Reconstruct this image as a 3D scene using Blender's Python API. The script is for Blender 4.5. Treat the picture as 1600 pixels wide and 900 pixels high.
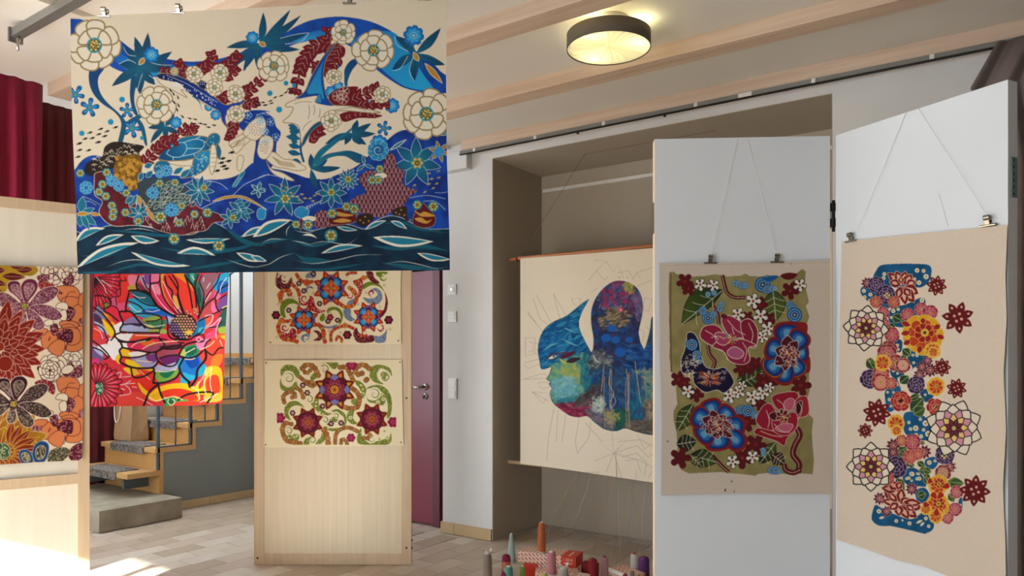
import bpy, bmesh, math, random
import numpy as np
from mathutils import Vector, Matrix

random.seed(7)
for _o in list(bpy.data.objects):
    bpy.data.objects.remove(_o)
COL = bpy.context.scene.collection
SC = bpy.context.scene

# ------------------------------------------------------------------ camera
F, CX, CY, H = 1150.0, 800.0, 558.0, 1.32          # focal length and principal point in 1600x900 px, eye height
CA, SA = 0.8206, 0.5715                             # the camera looks 34.9 degrees to the left of the room's Y axis
cd = bpy.data.cameras.new('camera')
cam = bpy.data.objects.new('camera', cd); COL.objects.link(cam)
cam.location = (0, 0, H)
cam.rotation_euler = (math.radians(90), 0, math.atan2(SA, CA))
cd.sensor_width = 36.0
cd.lens = F / 1600.0 * 36.0
cd.shift_y = (CY - 450.0) / 1600.0
cd.clip_start = 0.05
SC.camera = cam

# ------------------------------------------------------------------ world, sun, exposure
wd = bpy.data.worlds.new('world'); SC.world = wd; wd.use_nodes = True
bg = wd.node_tree.nodes['Background']
bg.inputs['Color'].default_value = (0.80, 0.90, 1.0, 1)
bg.inputs['Strength'].default_value = 7.5
sd = bpy.data.lights.new('sun', 'SUN'); sd.energy = 44.0; sd.angle = math.radians(0.6); sd.color = (1.0, 0.97, 0.92)
sun = bpy.data.objects.new('sun', sd); COL.objects.link(sun)
SUN = Vector((-0.25, 0.80, -0.36)).normalized()
sun.rotation_euler = SUN.to_track_quat('-Z', 'Y').to_euler()
vs = SC.view_settings
vs.view_transform = 'Standard'; vs.look = 'None'; vs.exposure = 0.05; vs.gamma = 1.0; vs.use_curve_mapping = False

# ------------------------------------------------------------------ photo pixels to room points
def c2r(xc, yc, z):
    return Vector((xc * CA - yc * SA, xc * SA + yc * CA, z))
def W(px, py, t):
    "point seen at pixel px,py at depth t in front of the camera"
    return c2r((px - CX) / F * t, t, H - (py - CY) / F * t)
def RAY(px, py):
    return c2r((px - CX) / F, 1.0, -(py - CY) / F)
def on_plane(px, py, p0, n):
    d = RAY(px, py); o = Vector((0, 0, H))
    return o + d * ((Vector(p0) - o).dot(n) / d.dot(n))
def floor_pt(px, t):
    p = W(px, CY, t); p.z = 0; return p

# ------------------------------------------------------------------ colours and materials
def lin(c):
    if isinstance(c, str):
        c = c.lstrip('#'); c = [int(c[i:i + 2], 16) / 255 for i in (0, 2, 4)]
    elif max(c) > 1.0: c = [v / 255 for v in c]
    return [v / 12.92 if v <= 0.04045 else ((v + 0.055) / 1.055) ** 2.4 for v in c]
MATS = {}
def mat(name, col, rough=0.6, metal=0.0, noise=0.0, nscale=8.0, bump=0.0, bscale=60.0, stretch=None, col2=None,
        emit=None, estr=0.0, spec=0.5, trans=0.0, detail=4.0):
    if name in MATS: return MATS[name]
    m = bpy.data.materials.new(name); m.use_nodes = True
    nt = m.node_tree; b = nt.nodes['Principled BSDF']
    c = lin(col) + [1]
    b.inputs['Base Color'].default_value = c
    b.inputs['Roughness'].default_value = rough
    b.inputs['Metallic'].default_value = metal
    b.inputs['Specular IOR Level'].default_value = spec
    if noise or bump:
        tc = nt.nodes.new('ShaderNodeTexCoord'); mp = nt.nodes.new('ShaderNodeMapping')
        nt.links.new(tc.outputs['Object'], mp.inputs['Vector'])
        if stretch: mp.inputs['Scale'].default_value = stretch
    if noise:
        n = nt.nodes.new('ShaderNodeTexNoise'); n.inputs['Scale'].default_value = nscale; n.inputs['Detail'].default_value = detail
        nt.links.new(mp.outputs['Vector'], n.inputs['Vector'])
        r = nt.nodes.new('ShaderNodeValToRGB')
        c2 = lin(col2) if col2 else [v * (1 - noise) for v in c[:3]]
        r.color_ramp.elements[0].position = 0.3; r.color_ramp.elements[1].position = 0.7
        r.color_ramp.elements[0].color = list(c2[:3]) + [1]; r.color_ramp.elements[1].color = c
        nt.links.new(n.outputs['Fac'], r.inputs['Fac']); nt.links.new(r.outputs['Color'], b.inputs['Base Color'])
    if bump:
        n2 = nt.nodes.new('ShaderNodeTexNoise'); n2.inputs['Scale'].default_value = bscale; n2.inputs['Detail'].default_value = 3
        nt.links.new(mp.outputs['Vector'], n2.inputs['Vector'])
        bp = nt.nodes.new('ShaderNodeBump'); bp.inputs['Strength'].default_value = bump; bp.inputs['Distance'].default_value = 0.004
        nt.links.new(n2.outputs['Fac'], bp.inputs['Height']); nt.links.new(bp.outputs['Normal'], b.inputs['Normal'])
    if emit:
        b.inputs['Emission Color'].default_value = lin(emit) + [1]; b.inputs['Emission Strength'].default_value = estr
    if trans:
        b.inputs['Transmission Weight'].default_value = trans
    MATS[name] = m
    return m

# ------------------------------------------------------------------ mesh helpers
def bm_new(): return bmesh.new()
def add_box(bm, lo, hi):
    x0, y0, z0 = lo; x1, y1, z1 = hi
    v = [bm.verts.new(p) for p in ((x0,y0,z0),(x1,y0,z0),(x1,y1,z0),(x0,y1,z0),(x0,y0,z1),(x1,y0,z1),(x1,y1,z1),(x0,y1,z1))]
    for f in ((0,3,2,1),(4,5,6,7),(0,1,5,4),(1,2,6,5),(2,3,7,6),(3,0,4,7)): bm.faces.new([v[i] for i in f])
    return v
def add_hex(bm, bottom, top):
    "box from four bottom and four top points"
    v = [bm.verts.new(p) for p in list(bottom) + list(top)]
    for f in ((0,3,2,1),(4,5,6,7),(0,1,5,4),(1,2,6,5),(2,3,7,6),(3,0,4,7)): bm.faces.new([v[i] for i in f])
    return v
def add_tube(bm, pts, r, n=8, cap=True):
    pts = [Vector(p) for p in pts]; rings = []
    up = Vector((0, 0, 1))
    for i, p in enumerate(pts):
        d = (pts[min(i + 1, len(pts) - 1)] - pts[max(i - 1, 0)]).normalized()
        a = d.cross(up)
        if a.length < 1e-4: a = d.cross(Vector((1, 0, 0)))
        a.normalize(); b = d.cross(a).normalized()
        rr = r[i] if isinstance(r, (list, tuple)) else r
        rings.append([bm.verts.new(p + a * (rr * math.cos(2 * math.pi * k / n)) + b * (rr * math.sin(2 * math.pi * k / n))) for k in range(n)])
    for q in range(len(rings) - 1):
        for k in range(n):
            bm.faces.new((rings[q][k], rings[q][(k + 1) % n], rings[q + 1][(k + 1) % n], rings[q + 1][k]))
    if cap and n > 2:
        bm.faces.new(list(reversed(rings[0]))); bm.faces.new(rings[-1])
def add_lathe(bm, prof, n=24, c=(0, 0, 0)):
    rings = []
    for r, z in prof:
        rings.append([bm.verts.new((c[0] + r * math.cos(2 * math.pi * k / n), c[1] + r * math.sin(2 * math.pi * k / n), c[2] + z)) for k in range(n)])
    for q in range(len(rings) - 1):
        for k in range(n):
            bm.faces.new((rings[q][k], rings[q][(k + 1) % n], rings[q + 1][(k + 1) % n], rings[q + 1][k]))
    bm.faces.new(list(reversed(rings[0]))); bm.faces.new(rings[-1])
def obj(name, bm, m, parent=None, smooth=False, bevel=0.0, local=False):
    me = bpy.data.meshes.new(name)
    if bevel:
        bmesh.ops.bevel(bm, geom=bm.edges[:], offset=bevel, segments=2, affect='EDGES', profile=0.7)
    bmesh.ops.recalc_face_normals(bm, faces=bm.faces[:])
    bm.to_mesh(me); bm.free()
    if m: me.materials.append(m)
    if smooth:
        me.polygons.foreach_set('use_smooth', [True] * len(me.polygons))
    o = bpy.data.objects.new(name, me); COL.objects.link(o)
    if parent:
        o.parent = parent
        if not local: o.matrix_parent_inverse = PINV(parent)
    return o
def PINV(p):
    "parts are built in room coordinates; undo the place of the top-level parent"
    if p.parent: return Matrix.Identity(4)
    return Matrix.LocRotScale(p.location, p.rotation_euler, p.scale).inverted()
def box(name, lo, hi, m, parent=None, bevel=0.0):
    bm = bm_new(); add_box(bm, lo, hi); return obj(name, bm, m, parent, bevel=bevel)
def tag(o, label, cat, group=None):
    o['label'] = label; o['category'] = cat
    if group: o['group'] = group
    return o
def struct(o, label=None, cat=None):
    o['kind'] = 'structure'
    if label: o['label'] = label
    if cat: o['category'] = cat
    return o
def thing(name, label, cat, loc=(0, 0, 0), rotz=0.0, group=None):
    o = bpy.data.objects.new(name, None); COL.objects.link(o); o.empty_display_size = 0.05
    o.location = loc; o.rotation_euler = (0, 0, rotz)
    return tag(o, label, cat, group)

# ------------------------------------------------------------------ materials
M_plaster = mat('white_plaster', '#dddbd7', 0.9, noise=0.03, nscale=3, bump=0.05, bscale=120)
M_ceil = mat('ceiling_plaster', '#e8e2d8', 0.9, noise=0.03, nscale=2)
M_niche_shade = mat('shaded_niche_plaster', '#b6aa98', 0.9, noise=0.05, nscale=2)  # white plaster darkened: the shade inside the niche is put into its colour
M_stairwall = mat('grey_wall_paint', '#7c817f', 0.7, noise=0.06, nscale=3)
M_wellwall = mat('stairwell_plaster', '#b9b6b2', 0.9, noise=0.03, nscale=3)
M_beam = mat('whitewashed_wood', '#dcc4ac', 0.65, noise=0.2, nscale=5, stretch=(0.25, 6, 6), col2='#cbae94', bump=0.05)
M_wood = mat('oak_wood', '#cfa365', 0.5, noise=0.2, nscale=6, stretch=(5, 5, 30), col2='#b98a4c')
M_woodtread = mat('oak_tread', '#cba06a', 0.5, noise=0.2, nscale=6, stretch=(1.5, 25, 25), col2='#b48a55')
M_maroon = mat('maroon_lacquer', '#7d2036', 0.3, noise=0.08, nscale=2)
M_maroon_d = mat('maroon_frame', '#5c1022', 0.4)
M_steel = mat('brushed_steel', '#b9b6b0', 0.25, 1.0)
M_chrome = mat('chrome', '#9a948a', 0.22, 1.0)
M_dark = mat('dark_gap', '#191714', 0.8)
M_white = mat('white_plastic', '#e9e6df', 0.35)
M_alu = mat('anodised_aluminium', '#8d8c86', 0.4, 0.6)
M_grout = mat('grout', '#7d6c5b', 0.9)
M_tiles = [mat('limestone_tile_%d' % i, c, 0.42, noise=0.14, nscale=5, stretch=(2, 1, 1)) for i, c in enumerate(
    ('#c9b6a2', '#bba892', '#d3c6b6', '#c4b09f', '#b5a189', '#d0c2ae'))]
M_base = mat('limestone_skirting', '#c9ac80', 0.5, noise=0.12, nscale=6)

M_frost = bpy.data.materials.new('frosted_glass'); M_frost.use_nodes = True
_b = M_frost.node_tree.nodes['Principled BSDF']; _b.inputs['Base Color'].default_value = (0.9, 0.93, 0.95, 1); _b.inputs['Roughness'].default_value = 0.6
_t = M_frost.node_tree.nodes.new('ShaderNodeBsdfTranslucent'); _t.inputs['Color'].default_value = (0.9, 0.93, 0.95, 1)
_m = M_frost.node_tree.nodes.new('ShaderNodeMixShader'); _m.inputs['Fac'].default_value = 0.8
M_frost.node_tree.links.new(_b.outputs[0], _m.inputs[1]); M_frost.node_tree.links.new(_t.outputs[0], _m.inputs[2]); M_frost.node_tree.links.new(_m.outputs[0], M_frost.node_tree.nodes['Material Output'].inputs[0])

# ------------------------------------------------------------------ the room
def floor_base_mat():
    m = mat('tiled_floor', '#b9a084', 0.45)
    nt = m.node_tree; b = nt.nodes['Principled BSDF']
    tc = nt.nodes.new('ShaderNodeTexCoord'); mp = nt.nodes.new('ShaderNodeMapping')
    mp.inputs['Rotation'].default_value = (0, 0, math.radians(90))
    br = nt.nodes.new('ShaderNodeTexBrick'); br.inputs['Scale'].default_value = 1.0
    br.inputs['Brick Width'].default_value = 0.30; br.inputs['Row Height'].default_value = 0.155
    br.inputs['Mortar Size'].default_value = 0.003
    br.inputs['Color1'].default_value = lin('#cdc2b4') + [1]; br.inputs['Color2'].default_value = lin('#c2b6a8') + [1]
    br.inputs['Mortar'].default_value = lin('#7d6c5b') + [1]
    nt.links.new(tc.outputs['Object'], mp.inputs['Vector']); nt.links.new(mp.outputs['Vector'], br.inputs['Vector'])
    nt.links.new(br.outputs['Color'], b.inputs['Base Color'])
    return m
XL, XR, YF, YB, ZC = -7.05, 2.6, -3.2, 5.6, 2.90
floor = struct(box('floor', (XL, YF, -0.12), (XR, YB, -0.004), floor_base_mat()))
# single tiles where the camera sees the floor
TX0, TW, TL = -3.2485, 0.157, 0.300
tile_meshes = []
for k in range(6):
    bm = bm_new(); add_box(bm, (0.0015, 0.0015, -0.012), (TW - 0.0015, TL - 0.0015, 0.0))
    me = bpy.data.meshes.new('tile'); bmesh.ops.recalc_face_normals(bm, faces=bm.faces[:]); bm.to_mesh(me); bm.free(); me.materials.append(M_tiles[k]); tile_meshes.append(me)
def proj(p):
    xc = p[0] * CA + p[1] * SA; yc = -p[0] * SA + p[1] * CA
    if yc < 0.2: return None
    return CX + F * xc / yc, CY - F * (p[2] - H) / yc, yc
ntile = 0
for i in range(-19, 16):
    for j in range(0, 12):
        x = TX0 + i * TW; y = 3.43 - 6 * TL + j * TL - (0.5 * TL if i % 2 == 0 else 0) 
        cxm, cym = x + TW / 2, y + TL / 2
        if y + TL > 4.92 or (y + TL > 4.262 and not (-3.15 < x and x + TW < -0.84)): continue
        if cxm < -5.98: continue
        if cxm < -5.6 and cym > 2.70 and cym < 3.2: continue
        q = [proj((x + a * TW, y + b * TL, 0)) for a in (0, 1) for b in (0, 1)]
        if any(v is None for v in q): continue
        xs = [v[0] for v in q]; ys = [v[1] for v in q]
        if min(ys) > 902 or max(xs) < 138 or min(xs) > 1024: continue
        if min(xs) > 402 and max(xs) < 636 and q[0][2] > 4.7: continue
        o = bpy.data.objects.new('tile', random.choice(tile_meshes)); COL.objects.link(o)
        o.location = (x, y, random.uniform(-0.0006, 0)); o.parent = floor; ntile += 1


bm = bm_new()
add_box(bm, (-3.604, 4.26, 0), (-3.14, 5.0, ZC)); add_box(bm, (-0.853, 4.26, 0), (XR, 5.0, ZC))
add_box(bm, (-3.14, 4.26, 2.75), (-0.853, 5.0, ZC))
wb = struct(obj('wall_back', bm, M_plaster))
struct(box('wall_niche', (-3.14, 4.914, 0), (-0.853, 5.0, 2.75), M_niche_shade))
struct(box('wall_niche_left', (-3.14, 4.262, 0), (-3.136, 4.914, 2.75), M_niche_shade))
struct(box('wall_niche_right', (-0.857, 4.262, 0), (-0.853, 4.914, 2.75), M_niche_shade))
struct(box('ceiling_niche', (-3.136, 4.262, 2.746), (-0.857, 4.914, 2.75), M_niche_shade))
bm = bm_new()
add_box(bm, (-4.72, 4.42, 2.06), (-3.604, 5.0, ZC)); add_box(bm, (-4.72, 4.5, 0), (-3.604, 5.0, 2.06)); add_box(bm, (-6.0, 5.0, 0), (-5.9, YB, ZC)); add_box(bm, (-6.0, 4.34, 0), (-4.70, 5.0, ZC))
struct(obj('wall_door_side', bm, M_plaster))
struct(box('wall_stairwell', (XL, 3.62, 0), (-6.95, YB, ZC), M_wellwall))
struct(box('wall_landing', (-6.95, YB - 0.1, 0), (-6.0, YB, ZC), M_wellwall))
bm = bm_new()
add_box(bm, (XL - 0.1, YF, 0), (XL, -3.0, ZC)); add_box(bm, (XL - 0.1, 1.1, 0), (XL, 3.62, ZC)); add_box(bm, (XL - 0.1, -3.0, 0), (XL, 1.1, 0.3)); add_box(bm, (XL - 0.1, -3.0, 2.75), (XL, 1.1, ZC))
struct(obj('wall_left', bm, M_plaster))
w2 = struct(box('window_2', (XL - 0.08, -3.0, 0.3), (XL - 0.02, 1.1, 0.36), M_plaster))
for k in range(4):
    box('mullion', (XL - 0.08, -3.0 + 1.35 * k, 0.36), (XL - 0.02, -2.95 + 1.35 * k, 2.75), M_plaster, w2)
struct(box('wall_right', (XR, YF, 0), (XR + 0.1, YB, ZC), mat('bounce_cutting_dark_wall', '#75685f', 0.9, noise=0.05)))  # unseen wall, made dark to cut the light bounced onto the right side
# window wall behind the camera: daylight and the sun come in here
WY0, WY1 = YF - 0.2, YF
def back_x(px_, py_):
    k = (py_ - YF) / 0.80
    return px_ + 0.25 * k, 0.36 * k
wx, wz = back_x(-5.03, 2.49)
wz = 0.36 * (2.49 - WY0) / 0.80
WXR = -1.15
bm = bm_new()
add_box(bm, (XL, WY0, 0), (wx - 0.0, WY1, ZC)); add_box(bm, (WXR, WY0, 0), (XR, WY1, ZC))
add_box(bm, (wx, WY0, min(wz, 2.86)), (WXR, WY1, ZC))
struct(obj('wall_front', bm, M_plaster))
wf = struct(box('window_1', (wx, WY0 + 0.06, 0.0), (WXR, WY0 + 0.14, 0.06), M_beam))
for k in range(5):
    xm = wx + 0.02 + (WXR - wx - 0.1) * k / 4
    if k: box('mullion', (xm, WY0 + 0.06, 0.06), (xm + 0.06, WY0 + 0.14, min(wz, 2.86)), M_beam, wf)
bm = bm_new()
add_box(bm, (-5.9, YF - 0.2, ZC), (XR, YB, ZC + 0.12)); add_box(bm, (XL, YF - 0.2, ZC), (-5.9, 2.0, ZC + 0.12)); add_box(bm, (XL, 5.3, ZC), (-5.9, YB, ZC + 0.12))
ceiling = struct(obj('ceiling', bm, M_ceil))
# added roof light, out of view, put in to brighten the stairs
w3 = struct(box('added_roof_light', (XL, 2.0, ZC + 0.02), (XL + 0.05, 5.3, ZC + 0.12), M_plaster))
for k in range(4):
    box('added_glazing_bar', (XL + 0.05, 2.0 + 1.083 * k, ZC + 0.03), (-5.9, 2.05 + 1.083 * k, ZC + 0.1), M_plaster, w3)
    if k < 3: box('added_frosted_pane', (XL + 0.05, 2.05 + 1.083 * k, ZC + 0.06), (-5.9, 2.0 + 1.083 * (k + 1), ZC + 0.066), M_frost, w3)
for y0 in (-2.67, -1.9, -1.13, -0.36, 0.41, 1.18, 1.95, 2.722, 3.488):
    box('beam', (-4.62, y0, 2.828), (XR, y0 + 0.124, ZC), M_beam, ceiling, bevel=0.003)
box('beam', (-3.375, 4.19, 2.82), (XR, 4.259, ZC), M_beam, ceiling, bevel=0.002)
struct(box('trim_1', (-3.80, YF, 2.875), (-3.53, 4.34, ZC), M_ceil))
struct(box('trim_2', (-4.70, 4.193, 2.694), (-3.323, 4.26, 2.82), M_plaster))
# skirting tiles
bb = struct(box('baseboard_back', (-3.604, 4.2495, 0.0), (-3.142, 4.2605, 0.081), M_grout))
for x0, x1 in ((-3.604, -3.487), (-3.484, -3.142)):
    box('skirting_tile', (x0, 4.246, 0.0), (x1, 4.258, 0.082), M_base, bb, bevel=0.0015)
box('skirting_tile', (-3.616, 4.246, 0.0), (-3.604, 4.42, 0.082), M_base, bb)
# door in its recess
dr = struct(box('door_1', (-4.66, 4.372, 0.008), (-3.80, 4.412, 2.0), M_maroon, bevel=0.002))
bm = bm_new()
add_box(bm, (-3.785, 4.352, 0), (-3.715, 4.42, 2.06)); add_box(bm, (-4.74, 4.352, 0), (-4.67, 4.42, 2.06)); add_box(bm, (-4.67, 4.352, 2.008), (-3.785, 4.42, 2.06))
obj('door_frame', bm, M_maroon_d, dr)
box('rebate', (-3.80, 4.38, 0), (-3.785, 4.42, 2.0), M_dark, dr)
struct(box('trim_3', (-3.715, 4.40, 0), (-3.604, 4.43, 2.06), M_stairwall))
hp = on_plane(665, 604.5, (0, 4.372, 0), Vector((0, 1, 0)))
bm = bm_new(); add_tube(bm, [hp + Vector((0, -0.008, 0)), hp], 0.026, 20); rs = obj('rosette', bm, M_steel, dr, True)
bm = bm_new(); add_tube(bm, [hp + Vector((0, -0.008, -0.075)), hp + Vector((0, 0, -0.075))], 0.026, 20); ks = obj('key_plate', bm, M_steel, dr, True)
bm = bm_new(); add_box(bm, (hp.x - 0.004, hp.y - 0.0095, hp.z - 0.09), (hp.x + 0.004, hp.y - 0.006, hp.z - 0.062)); obj('keyhole', bm, M_dark, ks)
bm = bm_new(); add_tube(bm, [hp + Vector(v) for v in ((0, 0, 0), (0, -0.045, 0), (-0.012, -0.056, 0), (-0.06, -0.058, -0.004), (-0.13, -0.056, -0.01))], [0.010, 0.010, 0.0105, 0.0095, 0.0085], 12); obj('door_handle', bm, M_chrome, dr, True)
# ------------------------------------------------------------------ staircase
M_mat = mat('speckled_stair_mat', '#8f857c', 0.95, noise=0.6, nscale=55, col2='#2a2526', bump=0.4, bscale=200)
M_iron = mat('grey_blue_steel', '#59656c', 0.5, 0.3)
M_conc = mat('worn_concrete', '#a39a86', 0.8, noise=0.25, nscale=7, col2='#857c69', bump=0.15, bscale=40)
st = thing('staircase', 'oak staircase with grey steel railing on a concrete block', 'staircase', (-6.0, 3.3, 0))
SXL, SXR = -6.91, -6.0
nose = [3.13, 3.365, 3.66, 3.92, 4.17, 4.42]
top = [0.362 + 0.189 * i for i in range(6)]
box('concrete_block', (-6.94, 2.756, 0), (-5.69, 3.42, 0.165), M_conc, st, bevel=0.006)
for i in range(6):
    yb = (nose[i + 1] + 0.075) if i < 5 else 5.5
    box('tread', (SXL, nose[i], top[i] - 0.042), (SXR, yb, top[i]), M_woodtread, st, bevel=0.002)
    y1 = nose[i] + 0.035 if i else 3.40
    zb = top[i - 1] if i else 0.165
    box('riser', (SXL, y1, zb), (SXR, y1 + 0.038, top[i] - 0.042), M_wood, st)
box('steel_bracket', (-6.20, 3.19, 0.215), (-6.165, 3.40, 0.32), M_iron, st)
box('steel_bracket', (-6.80, 3.19, 0.215), (-6.765, 3.40, 0.32), M_iron, st)
# railing along the open side
rx = -6.012
slope = (top[4] - top[1]) / (nose[4] - nose[1])
def rail_z(y): return top[1] + (y - nose[1]) * slope + 1.02
posts = []
for i in range(1, 6):
    y = nose[i] + 0.03; zlo = top[i - 1] + 0.004
    box('post', (rx - 0.012, y - 0.012, zlo), (rx + 0.012, y + 0.012, rail_z(y)), M_iron, st)
    if i < 5:
        ym = (nose[i] + nose[i + 1]) / 2 + 0.04
        bm = bm_new(); add_tube(bm, [(rx, ym, top[i]), (rx, ym, rail_z(ym))], 0.006, 8); obj('baluster', bm, M_iron, st, True)
        box('foot_bar', (rx - 0.012, nose[i] + 0.03, top[i] + 0.001), (rx + 0.012, nose[i + 1] + 0.03, top[i] + 0.013), M_iron, st)
bm = bm_new()
ya, yb = nose[1] - 0.0, nose[5] + 0.1
add_hex(bm, [(rx - 0.02, ya, rail_z(ya)), (rx + 0.02, ya, rail_z(ya)), (rx + 0.02, yb, rail_z(yb)), (rx - 0.02, yb, rail_z(yb))],
        [(rx - 0.02, ya, rail_z(ya) + 0.022), (rx + 0.02, ya, rail_z(ya) + 0.022), (rx + 0.02, yb, rail_z(yb) + 0.022), (rx - 0.02, yb, rail_z(yb) + 0.022)])
obj('handrail', bm, M_iron, st)
# grey wall under the steps
bm = bm_new()
for i in range(6):
    ya_ = nose[i] + (0.075 if i else 0.30); yb_ = (nose[i + 1] + 0.075) if i < 5 else YB
    add_box(bm, (-6.08, ya_, 0), (-6.008, yb_, top[i] - 0.043))
struct(obj('wall_stairs', bm, M_stairwall))
bs = struct(box('baseboard_stairs', (-6.008, 3.42, 0), (-6.0, 4.34, 0.068), M_grout))
for y0, y1 in ((3.42, 3.868), (3.871, 4.34)):
    box('skirting_tile', (-6.008, y0, 0), (-5.996, y1, 0.069), M_base, bs, bevel=0.001)
struct(box('baseboard_landing', (-6.95, 4.45, top[5]), (-6.935, 5.5, top[5] + 0.055), M_wood))
# mats on the treads
step_word = ['lowest', 'second', 'third', 'fourth', 'fifth', 'topmost']
for i in range(6):
    n0 = nose[i]; dep = 0.20 if i else 0.19
    bm = bm_new()
    prof = [(n0 + dep, 0.0), (n0 + dep, 0.008), (n0 + 0.01, 0.008), (n0 - 0.002, 0.007), (n0 - 0.009, 0.0), (n0 - 0.010, -0.062), (n0 - 0.002, -0.062), (n0 - 0.001, 0.0)]
    L = [bm.verts.new((-6.73, y, top[i] + z + 0.0008)) for y, z in prof]; R = [bm.verts.new((-6.175, y, top[i] + z + 0.0008)) for y, z in prof]
    for k in range(len(prof)):
        j = (k + 1) % len(prof); bm.faces.new((L[k], L[j], R[j], R[k]))
    bm.faces.new(L); bm.faces.new(list(reversed(R)))
    o = obj('stair_mat', bm, M_mat)
    tag(o, 'dark speckled carpet mat folded over the %s oak stair tread' % step_word[i], 'mat', 'stair mats')

# paper bag on the second step
M_kraft = mat('kraft_paper', '#b08d66', 0.8, noise=0.1, nscale=5, bump=0.2, bscale=12)
bag = thing('paper_bag', 'brown kraft paper carrier bag standing on the second stair tread', 'bag', (-6.74, 3.58, top[1]))
bm = bm_new()
bx0, bx1, by0, by1, bz = -6.90, -6.60, 3.478, 3.635, top[1] + 0.0095
hb = 0.40
lv = []
for f, g in ((0.0, 0.0), (0.1, 0.004), (0.45, -0.006), (0.8, -0.012), (1.0, -0.02)):
    ym = (by0 + by1) / 2
    lv.append([bm.verts.new(p) for p in ((bx0 - g * .3, by0 - g, bz + hb * f), ((bx0 + bx1) / 2, by0 - g * 0.2 + 0.004 * math.sin(f * 9), bz + hb * f), (bx1 + g * .3, by0 - g, bz + hb * f),
               (bx1 + g * .4 - 0.03 * f, ym, bz + hb * f), (bx1 + g * .3, by1 + g, bz + hb * f), ((bx0 + bx1) / 2, by1 + g, bz + hb * f), (bx0 - g * .3, by1 + g, bz + hb * f), (bx0 + 0.03 * f, ym, bz + hb * f))])
for a, b in zip(lv, lv[1:]):
    for k in range(8): bm.faces.new((a[k], a[(k + 1) % 8], b[(k + 1) % 8], b[k]))
bm.faces.new(list(reversed(lv[0])))
obj('paper_body', bm, M_kraft, bag)
M_rope = mat('white_cord', '#e6dcc8', 0.8)
for yy in (by0 - 0.006, by1 + 0.004):
    bm = bm_new()
    pts = []
    for k in range(13):
        a = math.pi * k / 12
        pts.append((bx0 + 0.075 - 0.055 * math.cos(a) , yy - 0.012 * math.sin(a), bz + hb - 0.05 - 0.19 * math.sin(a) ** 0.8))
    add_tube(bm, pts, 0.0045, 8); obj('handle', bm, M_rope, bag, True)

# ------------------------------------------------------------------ curtains
def curtain(name, label, x_at, y0, y1, z0, z1, amp, wl, m, axis='Y', n=160, jitter=0.3, group=None, seed=1, flare=None):
    rnd = random.Random(seed)
    ph = [rnd.uniform(0, 6.28) for _ in range(3)]
    bm = bm_new(); rows = 14; grid = []
    for r in range(rows + 1):
        f = r / rows; z = z1 + (z0 - z1) * f; row = []
        for k in range(n + 1):
            s = y0 + (y1 - y0) * k / n
            d = amp * (0.35 + 0.65 * min(1, f * 6 + 0.15)) * (math.sin(2 * math.pi * s / wl + ph[0] + 0.35 * math.sin(f * 2.2 + ph[1]) + 0.8 * math.sin(s * 5.1 + ph[2])) + jitter * math.sin(2 * math.pi * s / (wl * 0.43) + ph[1] + f))
            if flare: s += flare(f, k / n)
            row.append(bm.verts.new((x_at + d, s, z) if axis == 'Y' else (s, x_at + d, z)))
        grid.append(row)
    for r in range(rows):
        for k in range(n): bm.faces.new((grid[r][k], grid[r][k + 1], grid[r + 1][k + 1], grid[r + 1][k]))
    o = obj(name, bm, m, None, True)
    md = o.modifiers.new('thickness', 'SOLIDIFY'); md.thickness = 0.003
    return tag(o, label, 'curtain', group)
M_red = mat('crimson_velvet', '#900f36', 0.85, noise=0.25, nscale=3, stretch=(4, 4, 0.3))
M_red2 = mat('dark_crimson_velvet', '#5c0814', 0.85, noise=0.25, nscale=3, stretch=(4, 4, 0.3))
M_brown = mat('taupe_cloth', '#7f716b', 0.8, noise=0.15, nscale=4)
curtain('red_curtain', 'crimson pleated curtain reaching up to the ceiling behind the framed board', -4.66, 1.15, 1.945, 0.02, 2.895, 0.022, 0.105, M_red, seed=3)
curtain('red_curtain', 'darker red curtain hanging lower under the beam beside the crimson curtain', -4.745, 1.87, 2.18, 0.02, 2.822, 0.012, 0.07, M_red2, n=60, seed=5)
curtain('red_curtain', 'dark red curtain hanging behind the lowest stair treads', -6.99, 2.2, 3.6, 0.02, 2.6, 0.012, 0.12, M_red2, seed=8)
def fl(f, u):
    z = 2.79 * (1 - f)
    return -0.15 * (1 - u) * math.exp(-((z - 2.60) / 0.17) ** 2) if z > 2.60 else -0.15 * (1 - u) * (0.55 + 0.45 * math.exp(-((z - 2.60) / 0.2) ** 2))
curtain('taupe_curtain', 'taupe brown curtain bunched at the end of the ceiling rail behind the screen', 4.10, -0.06, 0.7, 0.02, 2.788, 0.028, 0.13, M_brown, axis='X', seed=11, flare=fl)

# ------------------------------------------------------------------ rails under the ceiling
cr = thing('curtain_rail', 'long grey aluminium curtain rail mounted under the wooden beam above the niche', 'rail', (-1.5, 4.2, 2.8))
rz = 2.82
box('rail_body', (-3.375, 4.178, rz - 0.026), (XR - 0.02, 4.206, rz), M_alu, cr)
box('rail_groove', (-3.375, 4.172, rz - 0.030), (XR - 0.02, 4.20, rz - 0.026), M_dark, cr)
for px_, w_ in ((741, 0.02), (836, 0.02), (943, 0.02), (1087, 0.02), (1164, 0.075), (1271, 0.02), (1456, 0.02)):
    p = on_plane(px_, 200, (0, 4.178, 0), Vector((0, 1, 0)))
    box('rail_clip', (p.x - w_ / 2, 4.174, rz - 0.025), (p.x + w_ / 2, 4.18, rz - 0.002), M_white, cr)
for px_ in (902, 1038):
    p = on_plane(px_, 200, (0, 4.178, 0), Vector((0, 1, 0)))
    box('glider', (p.x - 0.006, 4.18, rz - 0.045), (p.x + 0.006, 4.19, rz - 0.030), M_dark, cr)
pr = thing('picture_rail', 'grey steel ceiling rail with a hook above the red curtains', 'rail', (-3.0, 1.52, 2.86))
pz = 2.90
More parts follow.
